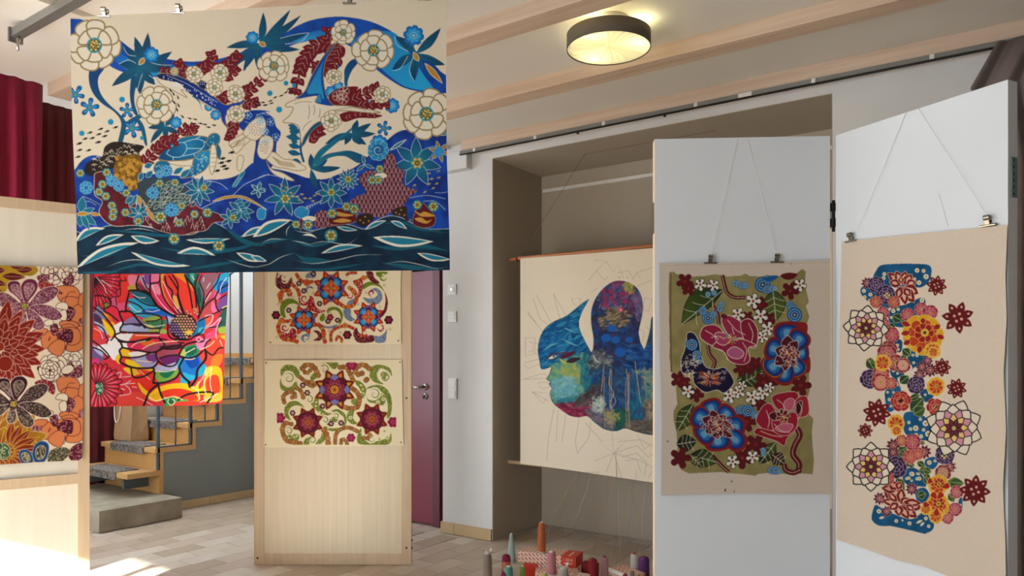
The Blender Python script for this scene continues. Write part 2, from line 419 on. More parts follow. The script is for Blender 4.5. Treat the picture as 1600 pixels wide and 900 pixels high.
box('rail_body', (-3.93, 1.500, 2.835), (-0.5, 1.545, 2.874), M_alu, pr)
box('end_plate', (-3.945, 1.492, 2.815), (-3.93, 1.553, 2.88), M_alu, pr)
for q in range(4):
    box('hanger', (-3.85 + q * 0.9, 1.515, 2.874), (-3.83 + q * 0.9, 1.53, 2.899), M_alu, pr)
bm = bm_new(); add_tube(bm, [(-3.90, 1.52, 2.836), (-3.90, 1.52, 2.815), (-3.892, 1.515, 2.79), (-3.892, 1.515, 2.765)], [0.010, 0.012, 0.005, 0.006], 10); obj('hook', bm, M_steel, pr, True)
tag(box('hanging_strip', (-3.118, 4.898, 2.616), (-0.90, 4.914, 2.640), M_white), 'white picture hanging strip across the back of the niche', 'rail')

# ------------------------------------------------------------------ ceiling lamp
M_shade = mat('olive_lamp_cloth', '#6a6152', 0.8)
lp = Vector((-1.61, 3.108, 0)); 
lamp = thing('ceiling_lamp', 'round drum ceiling lamp with dark olive side and glowing pleated diffuser', 'lamp', (lp.x, lp.y, 2.76))
bm = bm_new()
Rl = 0.197
prof = [(Rl, 2.772), (Rl, 2.842), (Rl - 0.004, 2.842), (Rl - 0.004, 2.772)]
rings = [[bm.verts.new((lp.x + r * math.cos(2 * math.pi * k / 64), lp.y + r * math.sin(2 * math.pi * k / 64), z)) for k in range(64)] for r, z in prof]
for q in range(4):
    for k in range(64): bm.faces.new((rings[q][k], rings[q][(k + 1) % 64], rings[(q + 1) % 4][(k + 1) % 64], rings[(q + 1) % 4][k]))
obj('drum_shade', bm, M_shade, lamp, True)
M_diff = mat('glowing_diffuser', '#efe6c0', 0.7, emit='#fff5cc', estr=0.48)
_nt = M_diff.node_tree; _tr = _nt.nodes.new('ShaderNodeBsdfTranslucent'); _tr.inputs['Color'].default_value = (1, 0.93, 0.66, 1)
_mx = _nt.nodes.new('ShaderNodeMixShader'); _mx.inputs['Fac'].default_value = 0.5
_nt.links.new(_nt.nodes['Principled BSDF'].outputs[0], _mx.inputs[1]); _nt.links.new(_tr.outputs[0], _mx.inputs[2]); _nt.links.new(_mx.outputs[0], _nt.nodes['Material Output'].inputs[0])
bm = bm_new(); N = 96; rings = []
for rr, z0_, amp_ in ((0.012, 2.786, 0.001), (0.06, 2.784, 0.006), (0.14, 2.782, 0.008), (0.18, 2.780, 0.003), (Rl - 0.004, 2.777, 0.0)):
    rings.append([bm.verts.new((lp.x + rr * math.cos(2 * math.pi * (k + 0.3 * math.sin(k * 1.7)) / N), lp.y + rr * math.sin(2 * math.pi * (k + 0.3 * math.sin(k * 1.7)) / N), z0_ + (amp_ * (1 + 0.6 * math.sin(k * 0.9)) if k % 3 == 0 else 0))) for k in range(N)])
for q in range(4):
    for k in range(N): bm.faces.new((rings[q][k], rings[q][(k + 1) % N], rings[q + 1][(k + 1) % N], rings[q + 1][k]))
bm.faces.new(rings[0])
obj('pleated_diffuser', bm, M_diff, lamp)
bm = bm_new(); add_lathe(bm, [(0.012, 2.776), (0.014, 2.781), (0.008, 2.788)], 20, (lp.x, lp.y, 0)); obj('centre_button', bm, M_diff, lamp, True)
bm = bm_new(); add_lathe(bm, [(0.11, 2.85), (0.11, 2.899)], 40, (lp.x, lp.y, 0)); obj('ceiling_mount', bm, M_white, lamp, True)
ld = bpy.data.lights.new('lamp_bulb', 'POINT'); ld.energy = 0.55; ld.color = (1.0, 0.93, 0.55); ld.shadow_soft_size = 0.03
for k in range(3):
    lo = bpy.data.objects.new('bulb', ld); COL.objects.link(lo); a = 2.1 * k + 0.4
    lo.location = (lp.x + 0.155 * math.cos(a), lp.y + 0.155 * math.sin(a), 2.848); lo.parent = lamp; lo.matrix_parent_inverse = PINV(lamp)

# ------------------------------------------------------------------ switches on the pillar
def plate(pxc, y0, y1, name, label, kind, cat):
    a = on_plane(pxc, y0, (0, 4.26, 0), Vector((0, 1, 0))); b = on_plane(pxc, y1, (0, 4.26, 0), Vector((0, 1, 0)))
    zc = (a.z + b.z) / 2; h = (a.z - b.z); w = 0.078
    t = thing(name, label, cat, (a.x, 4.26, zc))
    box('cover_plate', (a.x - w / 2, 4.250, zc - h / 2), (a.x + w / 2, 4.2598, zc + h / 2), M_white, t, bevel=0.002)
    if kind == 'double':
        for s in (-1, 1):
            box('rocker', (a.x - 0.027, 4.246, zc + s * h * .235 - 0.028), (a.x + 0.027, 4.251, zc + s * h * .235 + 0.028), M_white, t, bevel=0.002)
    elif kind == 'key':
        box('insert', (a.x - 0.024, 4.246, zc - 0.026), (a.x + 0.024, 4.251, zc + 0.026), M_white, t, bevel=0.002)
        bm = bm_new(); add_tube(bm, [(a.x, 4.243, zc), (a.x, 4.248, zc)], 0.008, 14); obj('button', bm, M_steel, t)
    else:
        ins = box('insert', (a.x - 0.026, 4.246, zc - 0.022), (a.x + 0.026, 4.251, zc + 0.03), M_white, t, bevel=0.002)
        for s in (-1, 1):
            bm = bm_new(); add_box(bm, (a.x - 0.016, 4.2445, zc + s * 0.010), (a.x + 0.016, 4.248, zc + s * 0.010 + 0.006)); obj('slot', bm, M_alu, ins)
    return t
plate(707, 444.5, 460.5, 'push_button_plate', 'small square white plate with a round button, topmost on the pillar', 'key', 'switch')
plate(707.5, 486.5, 503, 'thermostat_plate', 'square white slotted control plate between the button plate and light switch', 'slots', 'switch')
plate(708, 591, 623, 'double_light_switch', 'tall white double rocker light switch beside the maroon door', 'double', 'switch')

# ------------------------------------------------------------------ boards
M_pine = mat('pine_batten', '#cbb598', 0.6, noise=0.12, nscale=4, stretch=(14, 14, 0.8), col2='#bfa686')
M_skin = mat('cream_board_fabric', '#e0d9c9', 0.85, noise=0.06, nscale=3, stretch=(9, 9, 0.5))
M_skin2 = mat('pale_plywood', '#d8cab0', 0.6, noise=0.10, nscale=3, stretch=(16, 16, 0.4), col2='#d0c0a2')
M_screw = mat('screw', '#4a3b2b', 0.5, 0.5)
# framed board at the left
bdir = c2r(0.80, 0.597, 0); bdir.normalize(); bnor = Vector((bdir.y, -bdir.x, 0))      # normal towards the camera
bend = floor_pt(140, 3.29)
board = thing('framed_board', 'cream fabric display board in a pine batten frame before the red curtains', 'board', bend)
def bpt(s, d, z): return bend - bdir * s + bnor * d + Vector((0, 0, z))
def slab(bm, s0, s1, d0, d1, z0, z1, pt):
    add_hex(bm, [pt(s0, d0, z0), pt(s1, d0, z0), pt(s1, d1, z0), pt(s0, d1, z0)], [pt(s0, d0, z1), pt(s1, d0, z1), pt(s1, d1, z1), pt(s0, d1, z1)])
def slab_obj(name, s0, s1, d0, d1, z0, z1, m, parent, pt, bevel=0.0):
    bm = bm_new(); slab(bm, s0, s1, d0, d1, z0, z1, pt); return obj(name, bm, m, parent, bevel=bevel)
BZ = 2.0
slab_obj('stile', 0, 0.045, -0.03, 0, 0, BZ, M_pine, board, bpt)
slab_obj('stile', 0.955, 1.0, -0.03, 0, 0, BZ, M_pine, board, bpt)
for z0 in (BZ - 0.047, BZ * 0.0, None):
    if z0 is None:
        z0 = on_plane(60, 753.5, bend, bnor).z - 0.021
    slab_obj('rail', 0.045, 0.955, -0.03, 0, z0, z0 + 0.044, M_pine, board, bpt)
slab_obj('fabric_panel', 0.04, 0.96, -0.028, -0.014, 0.02, BZ - 0.02, M_skin, board, bpt)
# middle board
mt = 4.67
mor = c2r(1, 0, 0); mnr = c2r(0, -1, 0)
mend = floor_pt(397, mt)
def mpt(s, d, z): return mend + mor * s + mnr * d + Vector((0, 0, z))
MW = 245.5 / F * mt
mboard = thing('plywood_board', 'pale plywood display board with pine edges standing before the maroon door', 'board', mend)
for s0 in (0, MW - 0.062):
    slab_obj('stile', s0, s0 + 0.062, -0.034, 0, 0.002, BZ, M_pine, mboard, mpt)
for z0 in (0.002, BZ - 0.07):
    slab_obj('rail', 0.062, MW - 0.062, -0.034, -0.0003, z0, z0 + 0.072, M_pine, mboard, mpt)
slab_obj('plywood_face', 0.055, MW - 0.055, -0.03, -0.0025, 0.05, BZ - 0.05, M_skin2, mboard, mpt)
for s, z in ((0.022, 0.045), (MW - 0.03, 0.11), (MW - 0.03, 1.06)):
    bm = bm_new(); p = mpt(s, 0, z); add_tube(bm, [p + mnr * 0.001, p - mnr * 0.004], 0.007, 10); obj('screw', bm, M_screw, mboard)
for z in (0.105, 0.155):
    bm = bm_new(); p = mpt(MW, -0.017, z); add_tube(bm, [p + mor * 0.006, p - mor * 0.004], 0.007, 10); obj('bolt', bm, M_screw, mboard)

# ------------------------------------------------------------------ white folding screen
M_wh = mat('white_painted_board', '#d5dbe0', 0.6, noise=0.03, nscale=4)
M_edge = mat('cream_edge_band', '#e6d3b6', 0.6)
M_hinge = mat('hinge_green_zinc', '#6f8f8c', 0.45, 0.6)
M_hinge_b = mat('hinge_black', '#1e1c1a', 0.5, 0.5)
SZ = 2.104
screen = thing('folding_screen', 'tall white two leaf folding screen standing before the niche', 'screen', floor_pt(1301, 2.6))
pA0, pA1 = floor_pt(1023, 2.645), floor_pt(1297, 2.607)
pB0, pB1 = floor_pt(1306, 2.600), floor_pt(1575, 2.077)
def leaf(p0, p1, th, flip=1):
    d = (p1 - p0).normalized(); n = Vector((d.y, -d.x, 0))         # towards the camera side
    def pt(s, e, z): return p0 + d * s + n * e + Vector((0, 0, z))
    return pt, (p1 - p0).length, n, d
ptA, LA, nA, dA = leaf(pA0, pA1, 0.045); ptB, LB, nB, dB = leaf(pB0, pB1, 0.045)
for pt, L, left in ((ptA, LA, 'edge'), (ptB, LB, None)):
    lf = slab_obj('leaf', 0, L, -0.045, 0, 0.003, SZ, M_wh, screen, pt, bevel=0.002)
    slab_obj('edge_band', -0.001, 0.0, -0.044, -0.001, 0.004, SZ - 0.001, M_edge, lf, pt)
def hinge(pt, s, e0, e1, z0, z1, m, holes=True):
    h = slab_obj('hinge', s - 0.003, s + 0.003, e0, e1, z0, z1, m, screen, pt, bevel=0.0008)
    if holes:
        for k in range(6):
            zz = z0 + (z1 - z0) * (k + 0.5) / 6
            slab_obj('hinge_hole', s + 0.0025, s + 0.0035, (e0 * 0.42 + e1 * 0.58), (e0 * 0.25 + e1 * 0.75), zz - 0.004, zz + 0.004, M_hinge_b, h, pt)
def zat(py, t): return H - (py - CY) / F * t
hinge(ptB, LB, -0.040, -0.014, zat(309, 2.09), zat(246, 2.09), M_hinge)
hinge(ptA, -0.002, -0.040, -0.004, zat(364, 2.645), zat(316, 2.645), M_steel)
hz0, hz1 = zat(361, 2.6), zat(312, 2.6)
hm = (ptA(LA, -0.012, 0) + ptB(0, -0.012, 0)) / 2
bm = bm_new(); add_tube(bm, [hm + Vector((0, 0, hz0)), hm + Vector((0, 0, hz1))], 0.0055, 10)
hg = obj('hinge', bm, M_hinge_b, screen, True)
for k in range(2):
    z = hz0 + (hz1 - hz0) * (0.15 + 0.5 * k)
    bm = bm_new(); a = ptA(LA - 0.002, -0.012, z); b = ptB(0.002, -0.012, z)
    add_hex(bm, [a, b, b + Vector((0, 0.003, 0)), a + Vector((0, 0.003, 0))], [a + Vector((0, 0, .03)), b + Vector((0, 0, .03)), b + Vector((0, .003, .03)), a + Vector((0, .003, .03))])
    obj('knuckle_plate', bm, M_hinge_b, hg)

# ------------------------------------------------------------------ bulldog clips and nylon threads
M_nylon = mat('clear_nylon', '#dcdcd8', 0.3)
def clip_mesh():
    "clip in its own frame: x across, z up, y towards the viewer is negative"
    jaws = []
    for s in (1, -1):
        bm = bm_new()
        w = 0.0225
        prof = [(0.002 * s, -0.0035), (0.0045 * s, -0.0025), (0.0055 * s, 0.0005), (0.004 * s, 0.0030), (0.0008 * s, 0.0035), (0.0008 * s, 0.0025), (0.0030 * s, 0.0020), (0.0040 * s, 0.0), (0.0035 * s, -0.0018), (0.0015 * s, -0.0028)]
        L = [bm.verts.new((-w, y, z)) for y, z in prof]; R = [bm.verts.new((w, y, z)) for y, z in prof]
        for k in range(len(prof)):
            j = (k + 1) % len(prof); bm.faces.new((L[k], L[j], R[j], R[k]))
        bm.faces.new(L); bm.faces.new(list(reversed(R)))
        bmesh.ops.recalc_face_normals(bm, faces=bm.faces[:])
        me = bpy.data.meshes.new('jaw'); bm.to_mesh(me); bm.free(); me.materials.append(M_chrome); jaws.append(me)
    loops = []
    for s in (1, -1):
        bm = bm_new(); n = 22
        prev = None
        for k in range(n + 1):
            a = -0.5 * math.pi + 2 * math.pi * k / n * 0.86
            cy, cz = s * 0.0085, 0.0215
            y = cy + 0.0072 * math.cos(a) * s; z = cz + 0.0072 * math.sin(a)
            ring = [bm.verts.new((x, y + dy * s * math.cos(a), z + dy * math.sin(a))) for x, dy in ((-0.0065, 0), (0.0065, 0), (0.0065, 0.0010), (-0.0065, 0.0010))]
            if prev:
                for q in range(4): bm.faces.new((prev[q], prev[(q + 1) % 4], ring[(q + 1) % 4], ring[q]))
            prev = ring
        add_hex(bm, [(-0.006, 0.002 * s, 0.0), (0.006, 0.002 * s, 0.0), (0.006, 0.0035 * s, 0.0), (-0.006, 0.0035 * s, 0.0)],
                [(-0.006, 0.0080 * s, 0.0160), (0.006, 0.0080 * s, 0.0160), (0.006, 0.0095 * s, 0.0160), (-0.006, 0.0095 * s, 0.0160)])
        bmesh.ops.recalc_face_normals(bm, faces=bm.faces[:])
        me = bpy.data.meshes.new('grip_loop'); bm.to_mesh(me); bm.free(); me.materials.append(M_chrome); loops.append(me)
    return jaws, loops
JAWS, LOOPS = clip_mesh()
def clip(p, normal, label, group, sc=1.0, roll=0.0):
    t = thing('bulldog_clip', label, 'clip', p, math.atan2(normal.y, normal.x) + math.pi / 2, group)
    t.rotation_euler[1] = roll; t.scale = (sc, sc, sc)
    for nm, arr in (('jaw', JAWS), ('grip_loop', LOOPS)):
        for me in arr:
            o = bpy.data.objects.new(nm, me); COL.objects.link(o); o.parent = t
    return t
def thread(pts, label, r=0.0006, m=None, name='nylon_thread', group=None, cat='thread'):
    bm = bm_new(); add_tube(bm, pts, r, 5); o = obj(name, bm, m or M_nylon, None, True)
    return tag(o, label, cat, group)
# on the screen
def onA(px, py, off=0.006): return on_plane(px, py, pA0 + nA * off, nA)
def onB(px, py, off=0.006): return on_plane(px, py, pB0 + nB * off, nB)
for px, py, by in ((1110, 411, 'the dark green leaf'), (1214, 409.5, 'the blue ringed dots')):
    clip(onA(px, py, 0.008), nA, 'steel bulldog clip on the olive flower print above ' + by, 'clips on the olive flower print')
for (px, py) in ((1330, 377), (1544, 352)):
    clip(onB(px, py, 0.008), nB, 'steel bulldog clip on the tall flower column print, %s' % ('beside the screen hinge' if px < 1400 else 'beside the outer screen edge'), 'clips on the flower column print', roll=0.0)
ta = onA(1160, 214.5, 0.003); tb = onB(1432, 172, 0.003)
thread([onA(1153, 216, 0.002), onA(1112, 395, 0.012)], 'thin white thread from the screen top to one clip of the olive print', group='threads on the screen')
thread([onA(1168, 216, 0.002), onA(1212, 393, 0.012)], 'thin white thread from the screen top to the other clip of the olive print', group='threads on the screen')
thread([onB(1416, 176, 0.002), onB(1340, 358, 0.012)], 'thin thread from the screen top to the clip by the hinge', group='threads on the screen')
thread([onB(1435, 170, 0.002), onB(1541, 334, 0.012)], 'thin thread from the screen top to the clip by the outer edge', group='threads on the screen')
thread([onB(1467, 303, 0.002), onB(1481, 353, 0.003)], 'short loose thread on the white screen leaf above the flower column print', group='threads on the screen')
# ------------------------------------------------------------------ scroll rods, loose threads, hook
SY = 4.40
YN = Vector((0, 1, 0))
def onS(px, py, dy=0.0): return on_plane(px, py, (0, SY - dy, 0), YN)
M_dowel = mat('pale_dowel', '#d8b892', 0.6, noise=0.1, nscale=5, stretch=(0.5, 8, 8))
M_rod = mat('reddish_rod', '#c9835a', 0.5, noise=0.1, nscale=5)
M_ring = mat('red_band', '#7d2a1c', 0.5)
scroll = thing('canvas_scroll', 'hanging canvas scroll with a painted blue head profile and loose threads in the niche', 'artwork', (-2.0, SY, 0.5))
a = onS(797, 405.5); b = onS(1300, 352)
zt = (a.z) ; rodx0 = a.x; rodx1 = -0.90
bm = bm_new(); add_tube(bm, [(rodx0, SY, zt), (rodx0 + 0.07, SY, zt + 0.002), (rodx1, SY, zt)], [0.011, 0.013, 0.013], 14); rod = obj('top_rod', bm, M_rod, scroll, True)
p = onS(809, 404)
bm = bm_new(); add_tube(bm, [(p.x - 0.008, SY, zt), (p.x + 0.008, SY, zt)], 0.0165, 14); obj('rod_band', bm, M_ring, rod, True)
p = onS(795, 721.5)
zb = p.z
bm = bm_new(); add_tube(bm, [(p.x, SY, zb), (rodx1 + 0.02, SY, zb - 0.012)], 0.0125, 14); obj('bottom_dowel', bm, M_dowel, scroll, True)
M_th = [mat('thread_%d' % i, c, 0.8) for i, c in enumerate(('#b79a63', '#a88c58', '#c4ad7c', '#9a7f6a', '#c9bda6'))]
strands = [
 [(868, 640), (869, 690), (873, 736), (876, 785), (883, 836)],
 [(873, 610), (875, 680), (876, 745), (879, 800), (872, 830)],
 [(905, 660), (903, 720), (900, 742), (878, 782), (860, 817)],
 [(908, 640), (906, 740), (886, 785), (861, 827)],
 [(924, 650), (922, 742), (908, 788), (902, 806), (886, 834)],
 [(934, 600), (932, 690), (930, 760), (928, 800)],
 [(951, 640), (951, 748), (945, 806), (926, 862)],
 [(958, 600), (957, 748), (937, 826), (928, 856)],
 [(961, 560), (962, 690), (964, 806), (962, 850)],
 [(963, 570), (963, 700), (966, 800), (970, 872)],
 [(980, 610), (980, 751), (974, 826), (968, 856)],
 [(984, 590), (984, 752), (996, 800), (1003, 848)],
 [(990, 560), (993, 720), (998, 806), (1008, 844)],
 [(986, 640), (990, 753), (982, 830), (974, 880)],
 [(1006, 640), (1008, 757), (1004, 800), (1002, 835)],
]
for i, sdd in enumerate(strands):
    pts = []
    for k, (px, py) in enumerate(sdd):
        f = k / (len(sdd) - 1)
        pts.append(onS(px, py, 0.012 + (0.0 if py < 770 else 0.10 * (py - 770) / 90)))
    if pts[-1].z > 0.02 and i % 2 == 0:
        q = pts[-1].copy(); q.z = 0.004; q.y -= 0.05; pts.append(q)
    sm = []
    for k in range(len(pts) - 1):
        p0, p1, p2, p3 = pts[max(k - 1, 0)], pts[k], pts[k + 1], pts[min(k + 2, len(pts) - 1)]
        for q in range(5):
            t = q / 5
            sm.append(0.5 * ((2 * p1) + (p2 - p0) * t + (2 * p0 - 5 * p1 + 4 * p2 - p3) * t * t + (3 * p1 - p0 - 3 * p2 + p3) * t ** 3))
    sm.append(pts[-1])
    sm = [v if v.z > 0.003 else Vector((v.x, v.y, 0.003)) for v in sm]
    bm = bm_new(); add_tube(bm, sm, 0.0010, 5); obj('loose_thread', bm, M_th[i % 5], scroll, True)
hk = W(914, 241, 5.17)
bm = bm_new()
add_tube(bm, [(hk.x, hk.y, 2.75), (hk.x, hk.y, hk.z + 0.012), (hk.x + 0.008, hk.y, hk.z + 0.004), (hk.x + 0.006, hk.y, hk.z - 0.006), (hk.x - 0.004, hk.y, hk.z - 0.004)], 0.0025, 8)
tag(obj('ceiling_hook', bm, M_steel, None, True), 'small steel screw hook in the ceiling of the niche', 'hook')
M_cord = mat('brown_cord', '#7b6a57', 0.8)
M_cordp = mat('dull_red_cord', '#8a5f52', 0.8)
bm = bm_new(); add_tube(bm, [(hk.x, hk.y, hk.z), onS(862, 324, 0.0), onS(811, 402, 0.0)], 0.0012, 5); obj('hanging_cord', bm, M_cord, scroll, True)
hk2 = Vector((-1.0, hk.y, 2.70))
thread([(hk.x + 0.004, hk.y + 0.004, hk.z), W(958, 233, 4.98), W(1021, 221.5, 4.75), W(1120, 204, 4.42)], 'thin reddish string running from the niche hook to behind the screen', 0.0012, M_cordp, 'stretched_string', cat='string')

# ------------------------------------------------------------------ yarn cones and boxes on the floor
def yarn_mat(name, c, c2=None):
    m = mat(name, c, 0.75, noise=0.25, nscale=3, col2=c2)
    nt = m.node_tree; b = nt.nodes['Principled BSDF']
    tc = nt.nodes.new('ShaderNodeTexCoord'); wv = nt.nodes.new('ShaderNodeTexWave'); wv.bands_direction = 'Z'
    wv.inputs['Scale'].default_value = 90; wv.inputs['Distortion'].default_value = 2.0; wv.inputs['Detail'].default_value = 1
    bp = nt.nodes.new('ShaderNodeBump'); bp.inputs['Strength'].default_value = 0.5; bp.inputs['Distance'].default_value = 0.002
    nt.links.new(tc.outputs['Object'], wv.inputs['Vector']); nt.links.new(wv.outputs['Fac'], bp.inputs['Height']); nt.links.new(bp.outputs['Normal'], b.inputs['Normal'])
    return m
M_tip_w = mat('white_cone_tip', '#d8d4cc', 0.5); M_tip_r = mat('red_cone_tip', '#b5262c', 0.5); M_tip_d = mat('dark_red_tip', '#7c1220', 0.5)
M_film = mat('plastic_film', '#d6cfc8', 0.15, spec=0.8)
def cone(px, ytop, t, wpx, htot, col, label, z0=0.0, tip='w', taper=0.72, round_top=0.25, film=False, name='yarn_cone'):
    p = floor_pt(px, t); rb = wpx / 2 / F * t
    ztop = H - (ytop - CY) / F * t; h = ztop - z0
    T = thing(name, label, 'yarn', (p.x, p.y, z0), 0, 'yarn cones on the floor')
    bm = bm_new(); rt = rb * taper; ht = h - 0.006
    prof = [(rb * 0.94, 0.006), (rb, 0.014)]
    for k in range(1, 6): prof.append((rb + (rt - rb) * (k / 5), 0.014 + (ht - 0.02 - 0.014) * k / 5))
    prof += [(rt * 0.96, ht - 0.012), (rt * (1 - round_top * .55), ht - 0.004), (rt * (1 - round_top), ht)]
    add_lathe(bm, prof, 28, (p.x, p.y, z0)); obj('yarn', bm, yarn_mat('yarn_' + label[:14].replace(' ', '_'), col), T, True)
    tm = {'w': M_tip_w, 'r': M_tip_r, 'd': M_tip_d}[tip]
    bm = bm_new(); tr = rt * (1 - round_top) * 0.62
    add_lathe(bm, [(tr, ht - 0.004), (tr * 0.93, h - 0.001), (tr * 0.85, h), (tr * 0.62, h), (tr * 0.55, h - 0.010), (tr * .3, h - 0.012)], 20, (p.x, p.y, z0)); obj('cone_tip', bm, tm, T, True)
    bm = bm_new(); add_lathe(bm, [(rb * 0.86, 0.0), (rb * 0.9, 0.007)], 24, (p.x, p.y, z0)); obj('cone_base', bm, tm, T, True)
    if film:
        rnd = random.Random(4); bm = bm_new()
        for k in range(9):
            a = rnd.uniform(0, 6.28); q = Vector((p.x + rt * .7 * math.cos(a), p.y + rt * .7 * math.sin(a), z0 + h - 0.012)); l = rnd.uniform(0.012, 0.028)
            d = Vector((math.cos(a) * 0.5, math.sin(a) * 0.5, 1)); s = Vector((-math.sin(a), math.cos(a), 0)) * 0.006
            v = [bm.verts.new(x) for x in (q - s, q + s, q + d * l + s * 1.5, q + d * l * 1.2 - s)]
            bm.faces.new(v)
        o = obj('plastic_film', bm, M_film, T)
        md = o.modifiers.new('thickness', 'SOLIDIFY'); md.thickness = 0.0006
    return T
cone(761, 863, 4.30, 17, 0.18, '#9b8b7c', 'taupe yarn cone with a torn plastic film on top', film=True, tip='d', taper=0.82)
cone(799, 833, 4.73, 13.5, 0.19, '#a9c0b7', 'slim pale aqua yarn cone standing behind the burgundy cone', taper=0.5, round_top=0.2)
cone(791, 866, 4.37, 14.5, 0.15, '#8c1c48', 'burgundy yarn spool with a pale paper band beside the taupe cone', tip='d', taper=0.95, round_top=0.2)
cone(794.5, 884, 4.13, 15, 0.15, '#5f9c90', 'teal green yarn cone before the burgundy spool', taper=0.93, round_top=0.15)
cone(787, 894, 4.00, 11, 0.15, '#8a2050', 'small magenta yarn cone beside the teal cone', tip='d', taper=0.8)
cone(816.5, 884, 4.16, 10.5, 0.15, '#7f9b45', 'slim leaf green yarn cone beside the red striped carton', taper=0.8)
cone(846, 815, 4.335, 13.5, 0.17, '#c2683a', 'rusty orange yarn cone standing on the patterned carton', z0=0.1725, taper=0.74, round_top=0.2)
cone(861.5, 861, 4.09, 15.5, 0.12, '#c98089', 'dusty pink yarn cone before the patterned carton', z0=0.112, taper=0.92, round_top=0.15)
cone(850.5, 894, 3.90, 11.5, 0.18, '#b7b45c', 'lime yellow yarn cone in front of the pink cone', taper=0.8)
cone(880, 886, 3.94, 22, 0.19, '#b9aaa4', 'pale grey yarn cone wrapped in crinkled film', film=True, taper=0.75)
cone(926, 872, 4.10, 16, 0.20, '#8f1023', 'thick dark red yarn cone beside the light pink cone', tip='d', taper=0.92, round_top=0.2)
cone(944.5, 869, 4.18, 13.5, 0.19, '#cfa3ab', 'light pink yarn cone with a dark red tip', tip='d', taper=0.8, round_top=0.2)
cone(991.5, 864, 4.21, 16, 0.20, '#d5cdc6', 'white yarn cone with a red tip beside the purple cone', tip='r', taper=0.8, round_top=0.2)
cone(1006, 869, 4.14, 18, 0.20, '#5d2a6c', 'deep purple yarn cone beside the white screen', tip='d', taper=0.92, round_top=0.2)
cone(988, 890, 3.95, 9, 0.18, '#8a8570', 'slim olive grey yarn cone before the white cone', taper=0.75)
cone(977, 896, 3.90, 11, 0.17, '#8d1426', 'small dark red yarn cone beside the striped open carton', tip='d', taper=0.8)
# paper band on the burgundy spool
p = floor_pt(791, 4.37); rb = 14.5 / 2 / F * 4.37
bm = bm_new(); add_lathe(bm, [(rb * 1.0, 0.055), (rb * 1.005, 0.056), (rb * 0.985, 0.108), (rb * 0.975, 0.109)], 28, (p.x, p.y, 0))
sp = [o for o in bpy.data.objects if o.get('label', '').startswith('burgundy yarn')][0]
obj('paper_band', bm, mat('yarn_band', '#c48a5a', 0.6, noise=0.3, nscale=40, col2='#a83a3a'), sp, True)

def striped(name, c1, c2, ang, px0, px1, t0, t1, bw=0.034, rh=0.017, mortar=0.0062):
    "diagonal dashes printed on a carton whose front runs from px0 to px1"
    m = mat(name, c1, 0.6); nt = m.node_tree; b = nt.nodes['Principled BSDF']; N = nt.nodes.new; K = nt.links.new
    v = floor_pt(px1, t1) - floor_pt(px0, t0)
    tc = N('ShaderNodeTexCoord'); mp = N('ShaderNodeMapping'); mp.inputs['Rotation'].default_value = (0, 0, -math.atan2(v.y, v.x))
    sp_ = N('ShaderNodeSeparateXYZ'); ad = N('ShaderNodeMath'); ad.operation = 'ADD'; cb = N('ShaderNodeCombineXYZ')
    m2 = N('ShaderNodeMapping'); m2.inputs['Rotation'].default_value = (0, 0, math.radians(ang))
    br = N('ShaderNodeTexBrick'); br.inputs['Color1'].default_value = lin(c2) + [1]; br.inputs['Color2'].default_value = lin(c2) + [1]; br.inputs['Mortar'].default_value = lin(c1) + [1]
    br.inputs['Scale'].default_value = 1.0; br.inputs['Mortar Size'].default_value = mortar; br.inputs['Mortar Smooth'].default_value = 0.2; br.inputs['Brick Width'].default_value = bw; br.inputs['Row Height'].default_value = rh
    K(tc.outputs['Object'], mp.inputs['Vector']); K(mp.outputs['Vector'], sp_.inputs[0]); K(sp_.outputs['Y'], ad.inputs[0]); K(sp_.outputs['Z'], ad.inputs[1])
    K(sp_.outputs['X'], cb.inputs['X']); K(ad.outputs[0], cb.inputs['Y']); K(cb.outputs[0], m2.inputs['Vector']); K(m2.outputs[0], br.inputs['Vector']); K(br.outputs['Color'], b.inputs['Base Color'])
    return m
M_pat = striped('red_dash_carton', '#e2bda8', '#8f4a44', 40, 809, 899.5, 4.36, 4.22)
M_pat2 = striped('stripe_carton', '#e8d8cc', '#a8504a', 60, 818, 905, 4.31, 4.26, 0.05, 0.017, 0.006)
M_redc = mat('red_carton', '#cf3a26', 0.5)
M_darkred = mat('dark_red_card', '#8e1a22', 0.6)
M_cardw = mat('white_card', '#e4ded4', 0.6)
M_letter = mat('pale_lettering', '#f0c9b4', 0.6)
def carton(name, label, px0, px1, t0, t1, z0, z1, depth, m, cat='box'):
    a, b = floor_pt(px0, t0), floor_pt(px1, t1); d = (b - a).normalized(); n = Vector((-d.y, d.x, 0))
    T = thing(name, label, cat, (a + b) / 2 + Vector((0, 0, z0)))
    def pt(s, e, z): return a + d * s - n * e + Vector((0, 0, z))
    L = (b - a).length
    body = slab_obj('carton_body', 0, L, -depth, 0, z0, z1, m, T, pt, bevel=0.003)
    return T, pt, L, body
T1, pt1, L1, body1 = carton('red_carton', 'red and striped carton lying under the long patterned carton', 818, 905, 4.31, 4.26, 0.0, 0.108, 0.13, M_pat2)
slab_obj('red_end', -0.001, 0.085, -0.131, 0.001, 0.0005, 0.1082, M_redc, T1, pt1)
